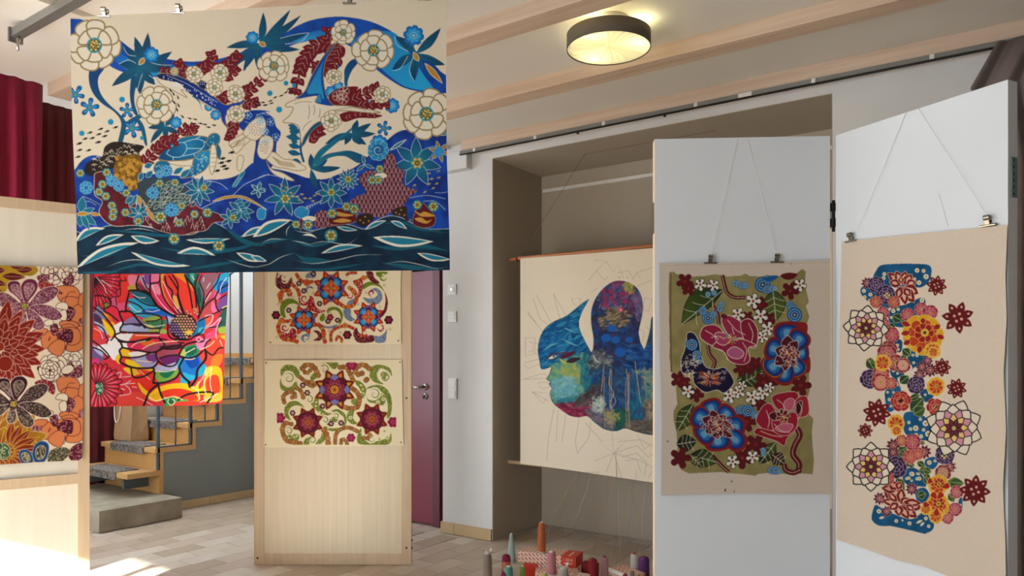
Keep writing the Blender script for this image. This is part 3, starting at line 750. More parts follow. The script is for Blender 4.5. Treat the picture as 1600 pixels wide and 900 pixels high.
# long patterned carton with the red lettered end
T2, pt2, L2, body2 = carton('patterned_carton', 'long carton with red dashes and a red lettered end under the orange cone', 809, 899.5, 4.36, 4.22, 0.1085, 0.172, 0.135, M_pat)
sl2 = slab_obj('red_sleeve', L2 - 0.088, L2 + 0.001, -0.136, 0.001, 0.108, 0.1728, M_redc, T2, pt2)
slab_obj('pale_mark', L2 - 0.048, L2 - 0.038, -0.11, -0.01, 0.1728, 0.1731, M_letter, T2, pt2)
for k, (w_, h_) in enumerate(((0.003, 0.018), (0.009, 0.018), (0.007, 0.018), (0.010, 0.018))):      # unreadable print: bars of letter size
    s0 = L2 - 0.072 + k * 0.014
    slab_obj('printed_mark', s0, s0 + w_ * 0.35, 0.001, 0.0014, 0.1425, 0.1425 + h_, M_letter, sl2, pt2)
    slab_obj('printed_mark', s0 + w_ * 0.65, s0 + w_, 0.001, 0.0014, 0.1425, 0.1425 + h_, M_letter, sl2, pt2)
for k in range(6):
    s0 = L2 - 0.072 + k * 0.0092
    slab_obj('printed_mark', s0, s0 + 0.0055, 0.001, 0.0014, 0.126, 0.136, M_letter, sl2, pt2)
T3, *_ = carton('striped_carton', 'low striped carton under the dusty pink cone', 836, 903, 4.14, 4.12, 0.0, 0.110, 0.10, M_pat)
T4, pt4, L4, _ = carton('striped_open_carton', 'striped carton with a white edge between the light pink and purple cones', 951, 984, 4.18, 4.02, 0.0, 0.125, 0.11, M_pat)
slab_obj('white_flap', 0.0, L4, 0.0, 0.006, 0.105, 0.127, M_cardw, T4, pt4)
T5, pt5, L5, _ = carton('dark_red_box', 'dark red card box standing behind the thick red cone', 908, 930, 4.27, 4.22, 0.0, 0.130, 0.05, M_darkred)
T6, *_ = carton('small_striped_box', 'small pale striped box between the crinkled cone and red cone', 897, 918, 4.05, 4.02, 0.0, 0.115, 0.08, M_pat2)
# ------------------------------------------------------------------ dyed patterns: shapes rasterised in code, stored as cloth point colours
def rgb(c):
    if isinstance(c, str):
        c = c.lstrip('#'); return np.array([int(c[i:i + 2], 16) / 255 for i in (0, 2, 4)], np.float32)
    return np.array(c, np.float32)
def catmull(pts, closed=True, n=6):
    p = np.asarray(pts, float); m = len(p)
    if m < 3: return p
    out = []
    idx = range(m) if closed else range(m - 1)
    t = (np.arange(n) / n)[:, None]
    for i in idx:
        if closed: p0, p1, p2, p3 = p[(i - 1) % m], p[i], p[(i + 1) % m], p[(i + 2) % m]
        else: p0, p1, p2, p3 = p[max(i - 1, 0)], p[i], p[i + 1], p[min(i + 2, m - 1)]
        out.append(0.5 * (2 * p1 + (p2 - p0) * t + (2 * p0 - 5 * p1 + 4 * p2 - p3) * t * t + (3 * p1 - p0 - 3 * p2 + p3) * t ** 3))
    if not closed: out.append(p[-1:])
    return np.concatenate(out)
class Canvas:
    def __init__(s, x0, y0, x1, y1, base, ss=3, seed=1):
        s.x0, s.y0, s.ss = x0, y0, ss
        s.h, s.w = int((y1 - y0) * ss), int((x1 - x0) * ss)
        s.a = np.empty((s.h, s.w, 3), np.float32); s.a[:] = rgb(base)
        s.r = np.random.RandomState(seed); s.clip = None
        s.noise = s._noise()
    def _noise(s):
        "smooth random field for mottled dye"
        out = np.zeros((s.h, s.w), np.float32)
        for g, w in ((9, .5), (30, .3), (90, .2)):
            gh, gw = max(2, s.h // (g * s.ss // 3 + 1) // 3 + 3), max(2, s.w // (g * s.ss // 3 + 1) // 3 + 3)
            gh, gw = min(gh, s.h), min(gw, s.w)
            k = s.r.rand(gh, gw).astype(np.float32)
            yi = np.linspace(0, gh - 1.001, s.h); xi = np.linspace(0, gw - 1.001, s.w)
            y0 = yi.astype(int); x0 = xi.astype(int); fy = (yi - y0)[:, None].astype(np.float32); fx = (xi - x0)[None].astype(np.float32)
            out += w * ((k[y0][:, x0] * (1 - fx) + k[y0][:, x0 + 1] * fx) * (1 - fy) + (k[y0 + 1][:, x0] * (1 - fx) + k[y0 + 1][:, x0 + 1] * fx) * fy)
        return out - 0.5
    def mask(s, pts):
        p = (np.asarray(pts, float) - (s.x0, s.y0)) * s.ss
        bx0 = max(0, int(np.floor(p[:, 0].min()))); bx1 = min(s.w, int(np.ceil(p[:, 0].max())) + 1)
        by0 = max(0, int(np.floor(p[:, 1].min()))); by1 = min(s.h, int(np.ceil(p[:, 1].max())) + 1)
        if bx1 <= bx0 or by1 <= by0: return None
        w, h = bx1 - bx0, by1 - by0
        q = p - (bx0, by0); r = np.roll(q, -1, 0)
        xa, ya, xb, yb = q[:, 0], q[:, 1], r[:, 0], r[:, 1]
        d = np.where(yb > ya, 1, -1)
        lo = np.minimum(ya, yb); hi = np.maximum(ya, yb)
        r0 = np.clip(np.ceil(lo - .5), 0, h).astype(int); r1 = np.clip(np.ceil(hi - .5), 0, h).astype(int)
        cnt = r1 - r0; ok = cnt > 0
        if not ok.any(): return None
        cnt = cnt[ok]; st_ = r0[ok]
        rows = np.repeat(st_, cnt) + np.arange(cnt.sum()) - np.repeat(np.cumsum(cnt) - cnt, cnt)
        sl = (xb - xa)[ok] / (yb - ya)[ok]
        x = np.repeat(xa[ok], cnt) + (rows + .5 - np.repeat(ya[ok], cnt)) * np.repeat(sl, cnt)
        c = np.clip(np.ceil(x - .5), 0, w).astype(int)
        diff = np.zeros((h, w + 1), np.int32); np.add.at(diff, (rows, c), np.repeat(d[ok], cnt))
        m = np.cumsum(diff, 1)[:, :w] != 0
        sl_ = (slice(by0, by1), slice(bx0, bx1))
        if s.clip is not None: m &= s.clip[sl_]
        return sl_, m
    def col(s, c, sl):
        "flat colour, or ('lin', x0,y0,c0, x1,y1,c1), ('rad', x,y,r, c0,c1), ('mix', c0, c1) mottled"
        if isinstance(c, tuple) and isinstance(c[0], str):
            ys = (np.arange(sl[0].start, sl[0].stop) + .5) / s.ss + s.y0; xs = (np.arange(sl[1].start, sl[1].stop) + .5) / s.ss + s.x0
            X, Y = np.meshgrid(xs, ys)
            if c[0] == 'lin':
                _, xa, ya, ca, xb, yb, cb = c
                f = ((X - xa) * (xb - xa) + (Y - ya) * (yb - ya)) / ((xb - xa) ** 2 + (yb - ya) ** 2 + 1e-9)
            elif c[0] == 'rad':
                _, xa, ya, rr, ca, cb = c; f = np.hypot(X - xa, Y - ya) / rr
            else:
                _, ca, cb = c; f = 0.5 + 2.2 * s.noise[sl]
            f = np.clip(f, 0, 1)[..., None].astype(np.float32)
            return rgb(ca) * (1 - f) + rgb(cb) * f
        return rgb(c)
    def fill(s, pts, c, alpha=1.0):
        r = s.mask(pts)
        if r is None: return
        sl, m = r; v = s.col(c, sl); sub = s.a[sl]
        if v.ndim == 1:
            if alpha == 1.0: sub[m] = v
            else: sub[m] = sub[m] * (1 - alpha) + v * alpha
        else:
            sub[m] = sub[m] * (1 - alpha) + v[m] * alpha
    def blob(s, pts, c, out=None, w=1.0, alpha=1.0, n=6):
        p = catmull(pts, True, n)
        if c is not None: s.fill(p, c, alpha)
        if out: s.line(np.vstack([p, p[:1]]), w, out, smooth=False)
    def poly(s, pts, c, out=None, w=1.0):
        if c is not None: s.fill(pts, c)
        if out: s.line(list(pts) + [pts[0]], w, out, smooth=False)
    def line(s, pts, w, c, smooth=True, taper=False, n=6):
        p = catmull(pts, False, n) if smooth else np.asarray(pts, float)
        if len(p) < 2: return
        d = np.diff(p, axis=0); keep = np.r_[True, np.hypot(d[:, 0], d[:, 1]) > 1e-6]; p = p[keep]
        if len(p) < 2: return
        d = np.diff(p, axis=0); L = np.hypot(d[:, 0], d[:, 1]); u = d / L[:, None]
        nv = np.zeros_like(p); nv[:-1] += np.c_[-u[:, 1], u[:, 0]]; nv[1:] += np.c_[-u[:, 1], u[:, 0]]
        ln = np.hypot(nv[:, 0], nv[:, 1])[:, None]; nv = nv / np.maximum(ln, 0.5)
        ww = np.full(len(p), w / 2.0)
        if taper:
            f = np.r_[0, np.cumsum(L)] / L.sum(); ww = w / 2 * np.maximum(0.12, np.sin(np.pi * np.clip(f, 0.02, 0.98)) if taper == 1 else (1 - f))
        a = p + nv * ww[:, None]; b = p - nv * ww[:, None]
        # quads one by one in a single winding mask so that loops stay solid
        s.fill(np.vstack([a, b[::-1]]), c)
    def disc(s, x, y, r, c, out=None, w=0.8, ry=None, rot=0.0, n=18):
        a = np.linspace(0, 2 * np.pi, n, endpoint=False); ry = ry or r
        px = r * np.cos(a); py = ry * np.sin(a)
        p = np.c_[x + px * np.cos(rot) - py * np.sin(rot), y + px * np.sin(rot) + py * np.cos(rot)]
        if c is not None: s.fill(p, c)
        if out is not None: s.line(np.vstack([p, p[:1]]), w, out, smooth=False)
    # ---- motifs
    def petal(s, x, y, ang, L, wd, c, out=None, ow=1.0, tip=0.0, base=0.15, vein=None, vw=0.8):
        "petal from x,y along ang (degrees); tip 0 round .. 1 pointed"
        a = math.radians(ang); ca, sa = math.cos(a), math.sin(a)
        if tip > 0.5: pr = [(0, -base), (.30, -.8), (.6, -.95), (.85, -.5), (1.0, 0), (.85, .5), (.6, .95), (.30, .8), (0, base)]
        else: pr = [(0, -base), (.35, -.7), (.7, -1), (.93, -.72), (1.0, 0), (.93, .72), (.7, 1), (.35, .7), (0, base)]
        pts = [(x + ca * u * L - sa * v * wd / 2, y + sa * u * L + ca * v * wd / 2) for u, v in pr]
        if tip > 0.5:
            p = np.vstack([catmull(pts[:5], False, 6), catmull(pts[4:], False, 6)])
        else: p = catmull(pts, True, 5)
        if c is not None: s.fill(p, c)
        if out: s.line(np.vstack([p, p[:1]]), ow, out, smooth=False)
        if vein: s.line([(x + ca * L * .12, y + sa * L * .12), (x + ca * L * .8, y + sa * L * .8)], vw, vein, smooth=False)
    def flower(s, x, y, r, n, c, out=None, ow=1.0, wd=None, tip=0.0, rot=0.0, r0=0.0, vein=None, sq=1.0, jit=0.0):
        for k in range(n):
            a = rot + 360.0 * k / n + (s.r.uniform(-jit, jit) if jit else 0)
            L = r * (1 + (s.r.uniform(-jit, jit) * 0.01 if jit else 0))
            cc = c[k % len(c)] if isinstance(c, list) else c
            ra = math.radians(a)
            s.petal(x + r0 * math.cos(ra), y + r0 * math.sin(ra) * sq, a, (L - r0) * (1 if sq == 1 else (math.cos(ra) ** 2 + (sq * math.sin(ra)) ** 2) ** .5), wd or (2 * math.pi * r / n * 0.75), cc, out, ow, tip, vein=vein)
    def leaf(s, x0, y0, x1, y1, w, c, out=None, ow=0.8, bend=0.0, vein=None, vw=0.7):
        dx, dy = x1 - x0, y1 - y0; L = math.hypot(dx, dy) + 1e-6; ux, uy = dx / L, dy / L; nx, ny = -uy, ux
        def P(u, v): return (x0 + ux * u * L + nx * (v * w / 2 + bend * L * math.sin(math.pi * u)), y0 + uy * u * L + ny * (v * w / 2 + bend * L * math.sin(math.pi * u)))
        up = [P(u, v) for u, v in ((0, 0), (.2, .65), (.45, 1), (.75, .65), (1, 0))]; dn = [P(u, -v) for u, v in ((1, 0), (.75, .65), (.45, 1), (.2, .65), (0, 0))]
        p = np.vstack([catmull(up, False, 5), catmull(dn, False, 5)])
        if c is not None: s.fill(p, c)
        if out: s.line(np.vstack([p, p[:1]]), ow, out, smooth=False)
        if vein: s.line([P(.08, 0), P(.5, 0), P(.92, 0)], vw, vein)
    def scribble(s, x, y, rx, ry, n, w, c, size=3.0):
        for _ in range(n):
            a = s.r.uniform(0, 6.28); q = math.sqrt(s.r.rand()); px, py = x + rx * q * math.cos(a), y + ry * q * math.sin(a)
            b = s.r.uniform(0, 6.28); k = s.r.uniform(-1.5, 1.5)
            s.line([(px, py), (px + size * .5 * math.cos(b), py + size * .5 * math.sin(b)), (px + size * math.cos(b + k), py + size * math.sin(b + k))], w, c, n=3)
    def dots(s, pts, r, c, jitter=0.0):
        for x, y in pts: s.disc(x, y, r * (1 + s.r.uniform(-jitter, jitter)), c, n=8)
    def speckle(s, x, y, rx, ry, n, r, c):
        for _ in range(n):
            a = s.r.uniform(0, 6.28); q = math.sqrt(s.r.rand()); s.disc(x + rx * q * math.cos(a), y + ry * q * math.sin(a), r * s.r.uniform(.6, 1.3), c, n=6)
    def swirl(s, x, y, r, c, turns=1.4, start=0.0, w=6.0, flip=1, hole=None, grow=1.0):
        "paisley scroll: a tapering spiral"
        pts = []
        N = 26
        for k in range(N):
            f = k / (N - 1); rr = r * (1 - f) ** grow * .96 + r * .04; a = math.radians(start) + flip * f * turns * 2 * math.pi
            pts.append((x + rr * math.cos(a), y + rr * math.sin(a)))
        s.line(pts, w, c, taper=1, n=3)
    def beads(s, pts, r, c, n=None):
        p = catmull(pts, False, 20); L = np.r_[0, np.cumsum(np.hypot(*np.diff(p, axis=0).T))]
        n = n or max(2, int(L[-1] / (1.45 * r)) + 1); r = r * 1.08
        for k in range(n):
            q = L[-1] * k / max(1, n - 1); x = np.interp(q, L, p[:, 0]); y = np.interp(q, L, p[:, 1])
            cc = rgb(c[k % len(c)] if isinstance(c, list) else c); s.disc(x, y, r, cc, cc * .62, .7, n=12)
    def sample(s, px, py):
        k = 2
        b = s.a
        X = (px - s.x0) * s.ss - .5; Y = (py - s.y0) * s.ss - .5
        acc = 0
        for dx in (-.75, .75):
            for dy in (-.75, .75):
                x = np.clip(X + dx, 0, s.w - 1.001); y = np.clip(Y + dy, 0, s.h - 1.001)
                xi = x.astype(int); yi = y.astype(int); fx = (x - xi)[..., None]; fy = (y - yi)[..., None]
                acc = acc + (b[yi, xi] * (1 - fx) + b[yi, xi + 1] * fx) * (1 - fy) + (b[yi + 1, xi] * (1 - fx) + b[yi + 1, xi + 1] * fx) * fy
        return acc / 4
def to_lin(a):
    return np.where(a <= 0.04045, a / 12.92, ((np.maximum(a, 0) + 0.055) / 1.055) ** 2.4)
def dye_mat(name, weave=900.0, amount=0.10, rough=0.85, bump=0.12, gain=1.0):
    m = bpy.data.materials.new(name); m.use_nodes = True; nt = m.node_tree; b = nt.nodes['Principled BSDF']
    b.inputs['Roughness'].default_value = rough; b.inputs['Specular IOR Level'].default_value = 0.2
    at = nt.nodes.new('ShaderNodeAttribute'); at.attribute_name = 'dye'
    tc = nt.nodes.new('ShaderNodeTexCoord'); n = nt.nodes.new('ShaderNodeTexNoise'); n.inputs['Scale'].default_value = weave; n.inputs['Detail'].default_value = 2
    nt.links.new(tc.outputs['Object'], n.inputs['Vector'])
    mr = nt.nodes.new('ShaderNodeMapRange'); mr.inputs['To Min'].default_value = gain * (1 - amount); mr.inputs['To Max'].default_value = gain * (1 + amount)
    mr.inputs['From Min'].default_value = 0.3; mr.inputs['From Max'].default_value = 0.7
    nt.links.new(n.outputs['Fac'], mr.inputs['Value'])
    vm = nt.nodes.new('ShaderNodeVectorMath'); vm.operation = 'SCALE'
    nt.links.new(at.outputs['Color'], vm.inputs[0]); nt.links.new(mr.outputs['Result'], vm.inputs['Scale'])
    nt.links.new(vm.outputs['Vector'], b.inputs['Base Color'])
    n2 = nt.nodes.new('ShaderNodeTexNoise'); n2.inputs['Scale'].default_value = 30; n2.inputs['Detail'].default_value = 3
    nt.links.new(tc.outputs['Object'], n2.inputs['Vector'])
    bp = nt.nodes.new('ShaderNodeBump'); bp.inputs['Strength'].default_value = bump; bp.inputs['Distance'].default_value = 0.01
    nt.links.new(n2.outputs['Fac'], bp.inputs['Height']); nt.links.new(bp.outputs['Normal'], b.inputs['Normal'])
    return m
def interp_edge(pts, u):
    p = np.asarray(pts, float); L = np.r_[0, np.cumsum(np.hypot(*np.diff(p, axis=0).T))]; L /= L[-1]
    return np.stack([np.interp(u, L, p[:, 0]), np.interp(u, L, p[:, 1])], -1)
def cloth(name, top, bottom, left, right, depth, art, m, parent=None, density=1.3):
    """sheet whose outline is given in photo pixels by four edges (left to right, top to bottom) and whose
    distance from the camera comes from depth(px, py, u, v); its dye colours are sampled from the pattern"""
    wpx = max(np.hypot(*np.diff(np.asarray(e, float), axis=0).T).sum() for e in (top, bottom)); hpx = max(np.hypot(*np.diff(np.asarray(e, float), axis=0).T).sum() for e in (left, right))
    nu, nv = int(wpx * density) + 1, int(hpx * density) + 1
    u = np.linspace(0, 1, nu); v = np.linspace(0, 1, nv); U, V = np.meshgrid(u, v)
    T_, B_ = interp_edge(top, u)[None], interp_edge(bottom, u)[None]; L_, R_ = interp_edge(left, v)[:, None], interp_edge(right, v)[:, None]
    Uc, Vc = U[..., None], V[..., None]
    tl, tr, bl, br = T_[0, 0], T_[0, -1], B_[0, 0], B_[0, -1]
    P = (1 - Vc) * T_ + Vc * B_ + (1 - Uc) * L_ + Uc * R_ - ((1 - Uc) * (1 - Vc) * tl + Uc * (1 - Vc) * tr + (1 - Uc) * Vc * bl + Uc * Vc * br)
    px, py = P[..., 0], P[..., 1]
    t = depth(px, py, U, V)
    xc = (px - CX) / F * t
    co = np.stack([xc * CA - t * SA, xc * SA + t * CA, H - (py - CY) / F * t], -1).reshape(-1, 3)
    me = bpy.data.meshes.new(name)
    n = nu * nv; me.vertices.add(n); me.vertices.foreach_set('co', co.astype(np.float32).ravel())
    i = (np.arange(nv - 1)[:, None] * nu + np.arange(nu - 1)[None]).ravel()
    q = np.stack([i, i + nu, i + nu + 1, i + 1], -1).astype(np.int32); nf = len(q)
    me.loops.add(nf * 4); me.loops.foreach_set('vertex_index', q.ravel())
    me.polygons.add(nf); me.polygons.foreach_set('loop_start', (np.arange(nf) * 4).astype(np.int32)); me.polygons.foreach_set('loop_total', np.full(nf, 4, np.int32))
    me.update(calc_edges=True)
    me.polygons.foreach_set('use_smooth', np.ones(nf, bool))
    c = to_lin(art.sample(px, py)).reshape(-1, 3)
    at = me.color_attributes.new('dye', 'FLOAT_COLOR', 'POINT')
    at.data.foreach_set('color', np.c_[c, np.ones(n)].astype(np.float32).ravel())
    me.materials.append(m)
    o = bpy.data.objects.new(name, me); COL.objects.link(o)
    if parent: o.parent = parent; o.matrix_parent_inverse = PINV(parent)
    return o
def plane_depth(p0, n):
    p0 = Vector(p0)
    a = (p0 - Vector((0, 0, H))).dot(n)
    def f(px, py, U, V):
        dx, dz = (px - CX) / F, -(py - CY) / F
        den = (dx * CA - SA) * n.x + (dx * SA + CA) * n.y + dz * n.z
        return a / den
    return f
# ------------------------------------------------------------------ pattern: the sea banner
def mapper(ox, oy, s):
    def f(*p):
        if len(p) == 2 and not hasattr(p[0], '__len__'): return (ox + p[0] / s, oy + p[1] / s)
        q = p[0] if len(p) == 1 else p
        return [(ox + a / s, oy + b / s) for a, b in q]
    f.s = s
    return f
def art_banner():
    C = Canvas(100, -20, 715, 440, '#e0d3bb', seed=3)
    B1, B2, B3, B4 = mapper(100, 0, 4), mapper(400, 0, 4), mapper(100, 200, 3.75), mapper(400, 200, 3.75)
    TAN, WH, RED, NAVY, ROY, TEAL, CYAN, GOLD = '#94815c', '#dcd8cc', '#6a0f1b', '#072c4f', '#0b3c98', '#136583', '#1e97c4', '#b5842c'
    # sky wave band
    up = B1([(20, 118), (110, 122), (165, 158), (250, 200), (340, 245), (430, 312), (520, 350), (650, 370), (780, 385), (900, 378), (1000, 360), (1110, 325)]) + B2([(60, 280), (170, 215), (250, 165), (350, 125), (480, 105), (580, 108), (700, 130), (800, 170), (880, 220), (1000, 320), (1090, 400), (1215, 490)])
    lo = B2([(1215, 580), (1130, 584), (1040, 575), (930, 550), (840, 500), (760, 440), (700, 380), (640, 325), (580, 285), (500, 250), (400, 245), (300, 262), (220, 285), (100, 340)]) + B1([(1250, 350), (1130, 378), (1060, 420), (950, 440), (800, 470), (620, 482), (500, 475), (400, 460), (300, 420), (200, 340), (100, 250), (20, 200)])
    C.fill(np.vstack([catmull(up, False), catmull(lo, False)]), ('mix', '#0b3a8e', '#0f4fae'))
    C.blob(B2([(590, 275), (660, 215), (760, 195), (850, 200), (900, 240), (960, 330), (1050, 470), (1110, 560), (1040, 565), (930, 540), (850, 488), (770, 420), (690, 360), (630, 312)]), ('lin', 560, 40, '#1679c0', 660, 130, '#1f9dd2'))
    C.blob(B2([(200, 260), (330, 205), (440, 180), (520, 185), (500, 235), (400, 242), (300, 258)]), ('lin', 470, 40, '#0f4fae', 470, 62, '#2796c8'))
    C.blob(B1([(300, 330), (380, 350), (480, 420), (600, 450), (560, 475), (450, 465), (340, 400)]), ('lin', 180, 85, '#1057b4', 200, 115, '#2291c4'))
    C.blob(B1([(680, 385), (800, 400), (950, 400), (1060, 395), (940, 430), (800, 460), (680, 465)]), ('lin', 300, 97, '#0d4aa6', 300, 116, '#1d87bf'))
    # sea
    sea = B3([(20, 290), (70, 235), (95, 200), (135, 170), (185, 160), (240, 178), (330, 240), (520, 270), (700, 282), (800, 300), (900, 302), (980, 290), (1040, 262), (1085, 220), (1110, 205)]) + B4([(20, 230), (110, 240), (180, 255), (240, 272), (300, 292), (400, 300), (480, 272), (560, 240), (620, 200), (680, 140), (740, 90), (800, 50), (860, 20)]) + B2([(820, 880), (870, 835), (930, 812), (1000, 822), (1100, 828), (1215, 800)])
    C.fill(np.vstack([catmull(sea, False), [(715, 440), (100, 440)]]), ('mix', '#082a78', '#1148ac'))
    for pts, w in ((B3([(700, 330), (780, 305), (900, 320), (960, 360)]), 1.0), (B3([(800, 475), (880, 435), (980, 400), (1060, 330), (1200, 270)]), 1.0), (B4([(0, 300), (60, 275), (160, 290)]), .9), (B4([(900, 410), (1000, 395), (1110, 415)]), .9), (B4([(980, 430), (1050, 430), (1110, 480)]), .9), (B4([(1050, 378), (1090, 380), (1130, 372)]), .8), (B3([(110, 400), (160, 420), (210, 450)]), .8), (B3([(115, 435), (150, 430), (190, 455)]), .8)):
        C.line(pts, w, '#b9c3d6')
    # blue cloud behind the two fish
    C.blob(B1([(1100, 800), (1110, 720), (1170, 690), (1250, 690), (1290, 700)]) + B2([(60, 700), (110, 740), (125, 790), (155, 830), (140, 880)]) + B4([(120, 90), (110, 200), (60, 250), (0, 240)]) + B3([(1110, 190), (1120, 60)]), '#0b3a92')
    # dark waves at the bottom
    dk = B3([(50, 600), (150, 620), (250, 575), (400, 570), (520, 585), (640, 602), (740, 598), (830, 548), (900, 562), (1000, 620), (1060, 635), (1130, 600), (1190, 575)]) + B4([(40, 575), (110, 553), (200, 540), (300, 598), (380, 590), (480, 562), (560, 570), (640, 592), (700, 545), (780, 515), (850, 525), (920, 560), (1000, 590), (1090, 592), (1180, 585)])
    dkc = catmull(dk, False)
    C.fill(np.vstack([dkc, [(715, 440), (100, 440)]]), ('mix', '#021a30', '#05324a'))
    C.line(dkc, 1.0, '#c2cbd0', smooth=False)
    for m, pts, w in ((B3, [(250, 600), (400, 610), (600, 630), (800, 600)], 5), (B3, [(560, 700), (760, 730), (1000, 710), (1180, 660)], 7), (B3, [(100, 750), (250, 745), (350, 700)], 6), (B3, [(720, 830), (900, 800), (1080, 770)], 5), (B3, [(940, 580), (1060, 665), (1180, 690)], 8), (B4, [(230, 735), (300, 775), (440, 775)], 9), (B4, [(200, 650), (330, 690), (500, 650)], 5), (B4, [(680, 690), (820, 705), (950, 690), (1130, 720)], 9), (B4, [(740, 790), (900, 815), (1090, 830)], 8), (B4, [(0, 690), (100, 660), (200, 650)], 6), (B4, [(740, 560), (860, 555), (960, 590), (1120, 615)], 5), (B3, [(250, 850), (450, 800), (600, 830)], 4), (B4, [(200, 820), (400, 830), (650, 790)], 4), (B3, [(80, 845), (200, 850), (340, 840)], 5)):
        C.line(m(pts), w, '#0d5468', taper=1)
    for m, x0, y0, x1, y1, w, b in ((B3, 60, 672, 242, 588, 46, -.12), (B3, 185, 690, 352, 625, 40, -.06), (B3, 70, 822, 445, 670, 52, -.07), (B3, 390, 632, 560, 662, 46, .06), (B3, 712, 655, 975, 648, 32, .04), (B3, 388, 725, 742, 808, 40, .06), (B3, 660, 735, 888, 748, 44, -.10), (B3, 1008, 730, 1188, 775, 44, .05), (B3, 1040, 636, 1210, 580, 40, -.05), (B4, -20, 640, 208, 538, 68, -.06), (B4, 470, 578, 597, 598, 26, .03), (B4, 638, 596, 765, 542, 30, -.05), (B4, 788, 545, 886, 592, 30, -.05), (B4, 685, 640, 1042, 665, 64, .04), (B4, 380, 735, 627, 690, 38, -.05), (B4, 942, 732, 1145, 770, 40, .05), (B4, -30, 750, 62, 782, 34, .0), (B4, 780, 132, 885, 65, 24, .0), (B4, 1060, 38, 1140, 30, 22, .0)):
        a, b_ = m(x0, y0), m(x1, y1)
        C.leaf(*a, *b_, w / 3.75, '#dedac9', bend=b)
        e = .1; C.leaf(a[0] + (b_[0] - a[0]) * e, a[1] + (b_[1] - a[1]) * e, a[0] + (b_[0] - a[0]) * (1 - e), a[1] + (b_[1] - a[1]) * (1 - e), w / 3.75 * .62, '#1a7792', bend=b)
    C.leaf(*B4(270, 630), *B4(360, 648), 4, '#dedac9', bend=-.15)
    for m, pts in ((B4, [(215, 770), (330, 795), (480, 772), (600, 745), (740, 742)]), (B3, [(240, 820), (330, 785), (420, 772), (510, 785), (585, 805)]), (B4, [(0, 805), (70, 800), (150, 755), (230, 732)]), (B4, [(30, 678), (90, 650), (170, 655)]), (B4, [(205, 660), (270, 670), (335, 690)]), (B4, [(745, 800), (850, 782), (960, 800), (1050, 822), (1130, 815)]), (B3, [(940, 765), (1040, 800), (1120, 815), (1200, 800)]), (B4, [(280, 690), (400, 665), (530, 680), (605, 635)]), (B4, [(180, 640), (180, 600), (210, 560)]), (B3, [(330, 600), (450, 590), (560, 615)]), (B4, [(215, 598), (290, 612), (365, 600)])):
        C.line(m(pts), 1.1, '#d3d2c6', taper=1)
    # stems
    C.blob(B1([(170, 425), (155, 490), (175, 570), (230, 640), (320, 705), (358, 775), (335, 900), (362, 900), (388, 785), (360, 725), (262, 632), (220, 560), (215, 485), (252, 420)]), ('lin', 145, 110, '#0a3f78', 185, 200, '#0d5570'))
    C.blob(B1([(425, 470), (412, 590), (428, 690), (455, 725), (462, 715), (440, 640), (445, 560), (470, 500)]), '#0d4a74')
    C.blob(B1([(365, 790), (420, 740), (500, 705), (500, 725), (440, 760), (380, 800)]), '#0e5878')
    C.blob(B1([(455, 730), (500, 790), (520, 900), (505, 900), (480, 810), (450, 750)]), '#0e5878')
    C.blob(B2([(555, 430), (590, 380), (640, 365), (635, 395), (600, 440), (575, 500), (570, 550), (555, 545), (552, 480)]), ('lin', 540, 95, '#0d3f78', 545, 135, '#15607c'))
    def star(m, cx, cy, tips, w, out=None, c0='#083a5e', c1='#136480', heart=True):
        x0, y0 = m(cx, cy)
        for tx, ty in tips:
            x1, y1 = m(tx, ty)
            C.leaf(x0, y0, x1, y1, w, ('lin', x0, y0, c1, x1, y1, c0), out=out, ow=.8, bend=.04)
            C.line([(x0 + (x1 - x0) * .2, y0 + (y1 - y0) * .2), (x0 + (x1 - x0) * .7, y0 + (y1 - y0) * .7)], .6, '#0a3a58')
    for args in ((B1, 485, 425, [(370, 292), (345, 402), (298, 540), (475, 590), (570, 530), (672, 408), (675, 322), (525, 205), (442, 230)], 15, None), (B2, 25, 275, [(45, 78), (215, 60), (282, 95), (330, 205), (275, 310), (15, 440), (-80, 445), (-165, 432), (-185, 298)], 12, None), (B2, 1000, 335, [(868, 225), (848, 440), (990, 508), (1155, 175), (1182, 405), (1190, 525)], 14, None), (B1, 630, 790, [(525, 800), (560, 722), (690, 712), (722, 832), (645, 870), (540, 895)], 9, None), (B2, 600, 832, [(490, 885), (430, 902), (555, 905), (720, 770), (747, 835), (655, 905), (690, 905), (635, 748)], 10, None)):
        star(*args)
    for pts in (B1([(370, 292), (400, 340), (450, 350)]), B1([(345, 400), (400, 375), (450, 395)]), B1([(672, 408), (600, 405), (540, 390)]), B2([(868, 225), (880, 280), (950, 320)]), B2([(848, 440), (900, 430), (950, 350)]), B2([(990, 508), (960, 440), (985, 350)]), B2([(330, 205), (250, 215), (150, 240)]), B2([(330, 205), (280, 260), (180, 275)]), B1([(490, 460), (470, 520), (455, 580)]), B1([(530, 470), (570, 500), (575, 530)])):
        C.line(pts, .9, '#c9d6d8')
    C.blob(B1([(1150, 310), (1140, 420), (1125, 440), (1160, 380), (1200, 330)]), '#0e4d7c')
    for m, x, y, a, L in ((B1, 485, 412, -50, 10), (B2, 35, 272, 30, 8), (B2, 1000, 335, 60, 12)):
        q = m(x, y); C.petal(q[0] - 4, q[1] - 2, a, L + 4, 8, GOLD, WH, 1.0, tip=1)
    C.leaf(*B2(1030, 370), *B2(1200, 530), 16, '#0b3f92'); C.leaf(*B2(1055, 395), *B2(1165, 520), 9, GOLD, WH, 1.0)
    # long leaves rising from the sea
    star(B4, 322, 240, [(320, 150), (362, 365), (502, 230), (420, 185)], 10)
    C.blob(B4([(335, 190), (370, 130), (440, 80), (520, 30), (560, 0), (545, 30), (470, 90), (400, 150), (350, 210)]), '#146a86')
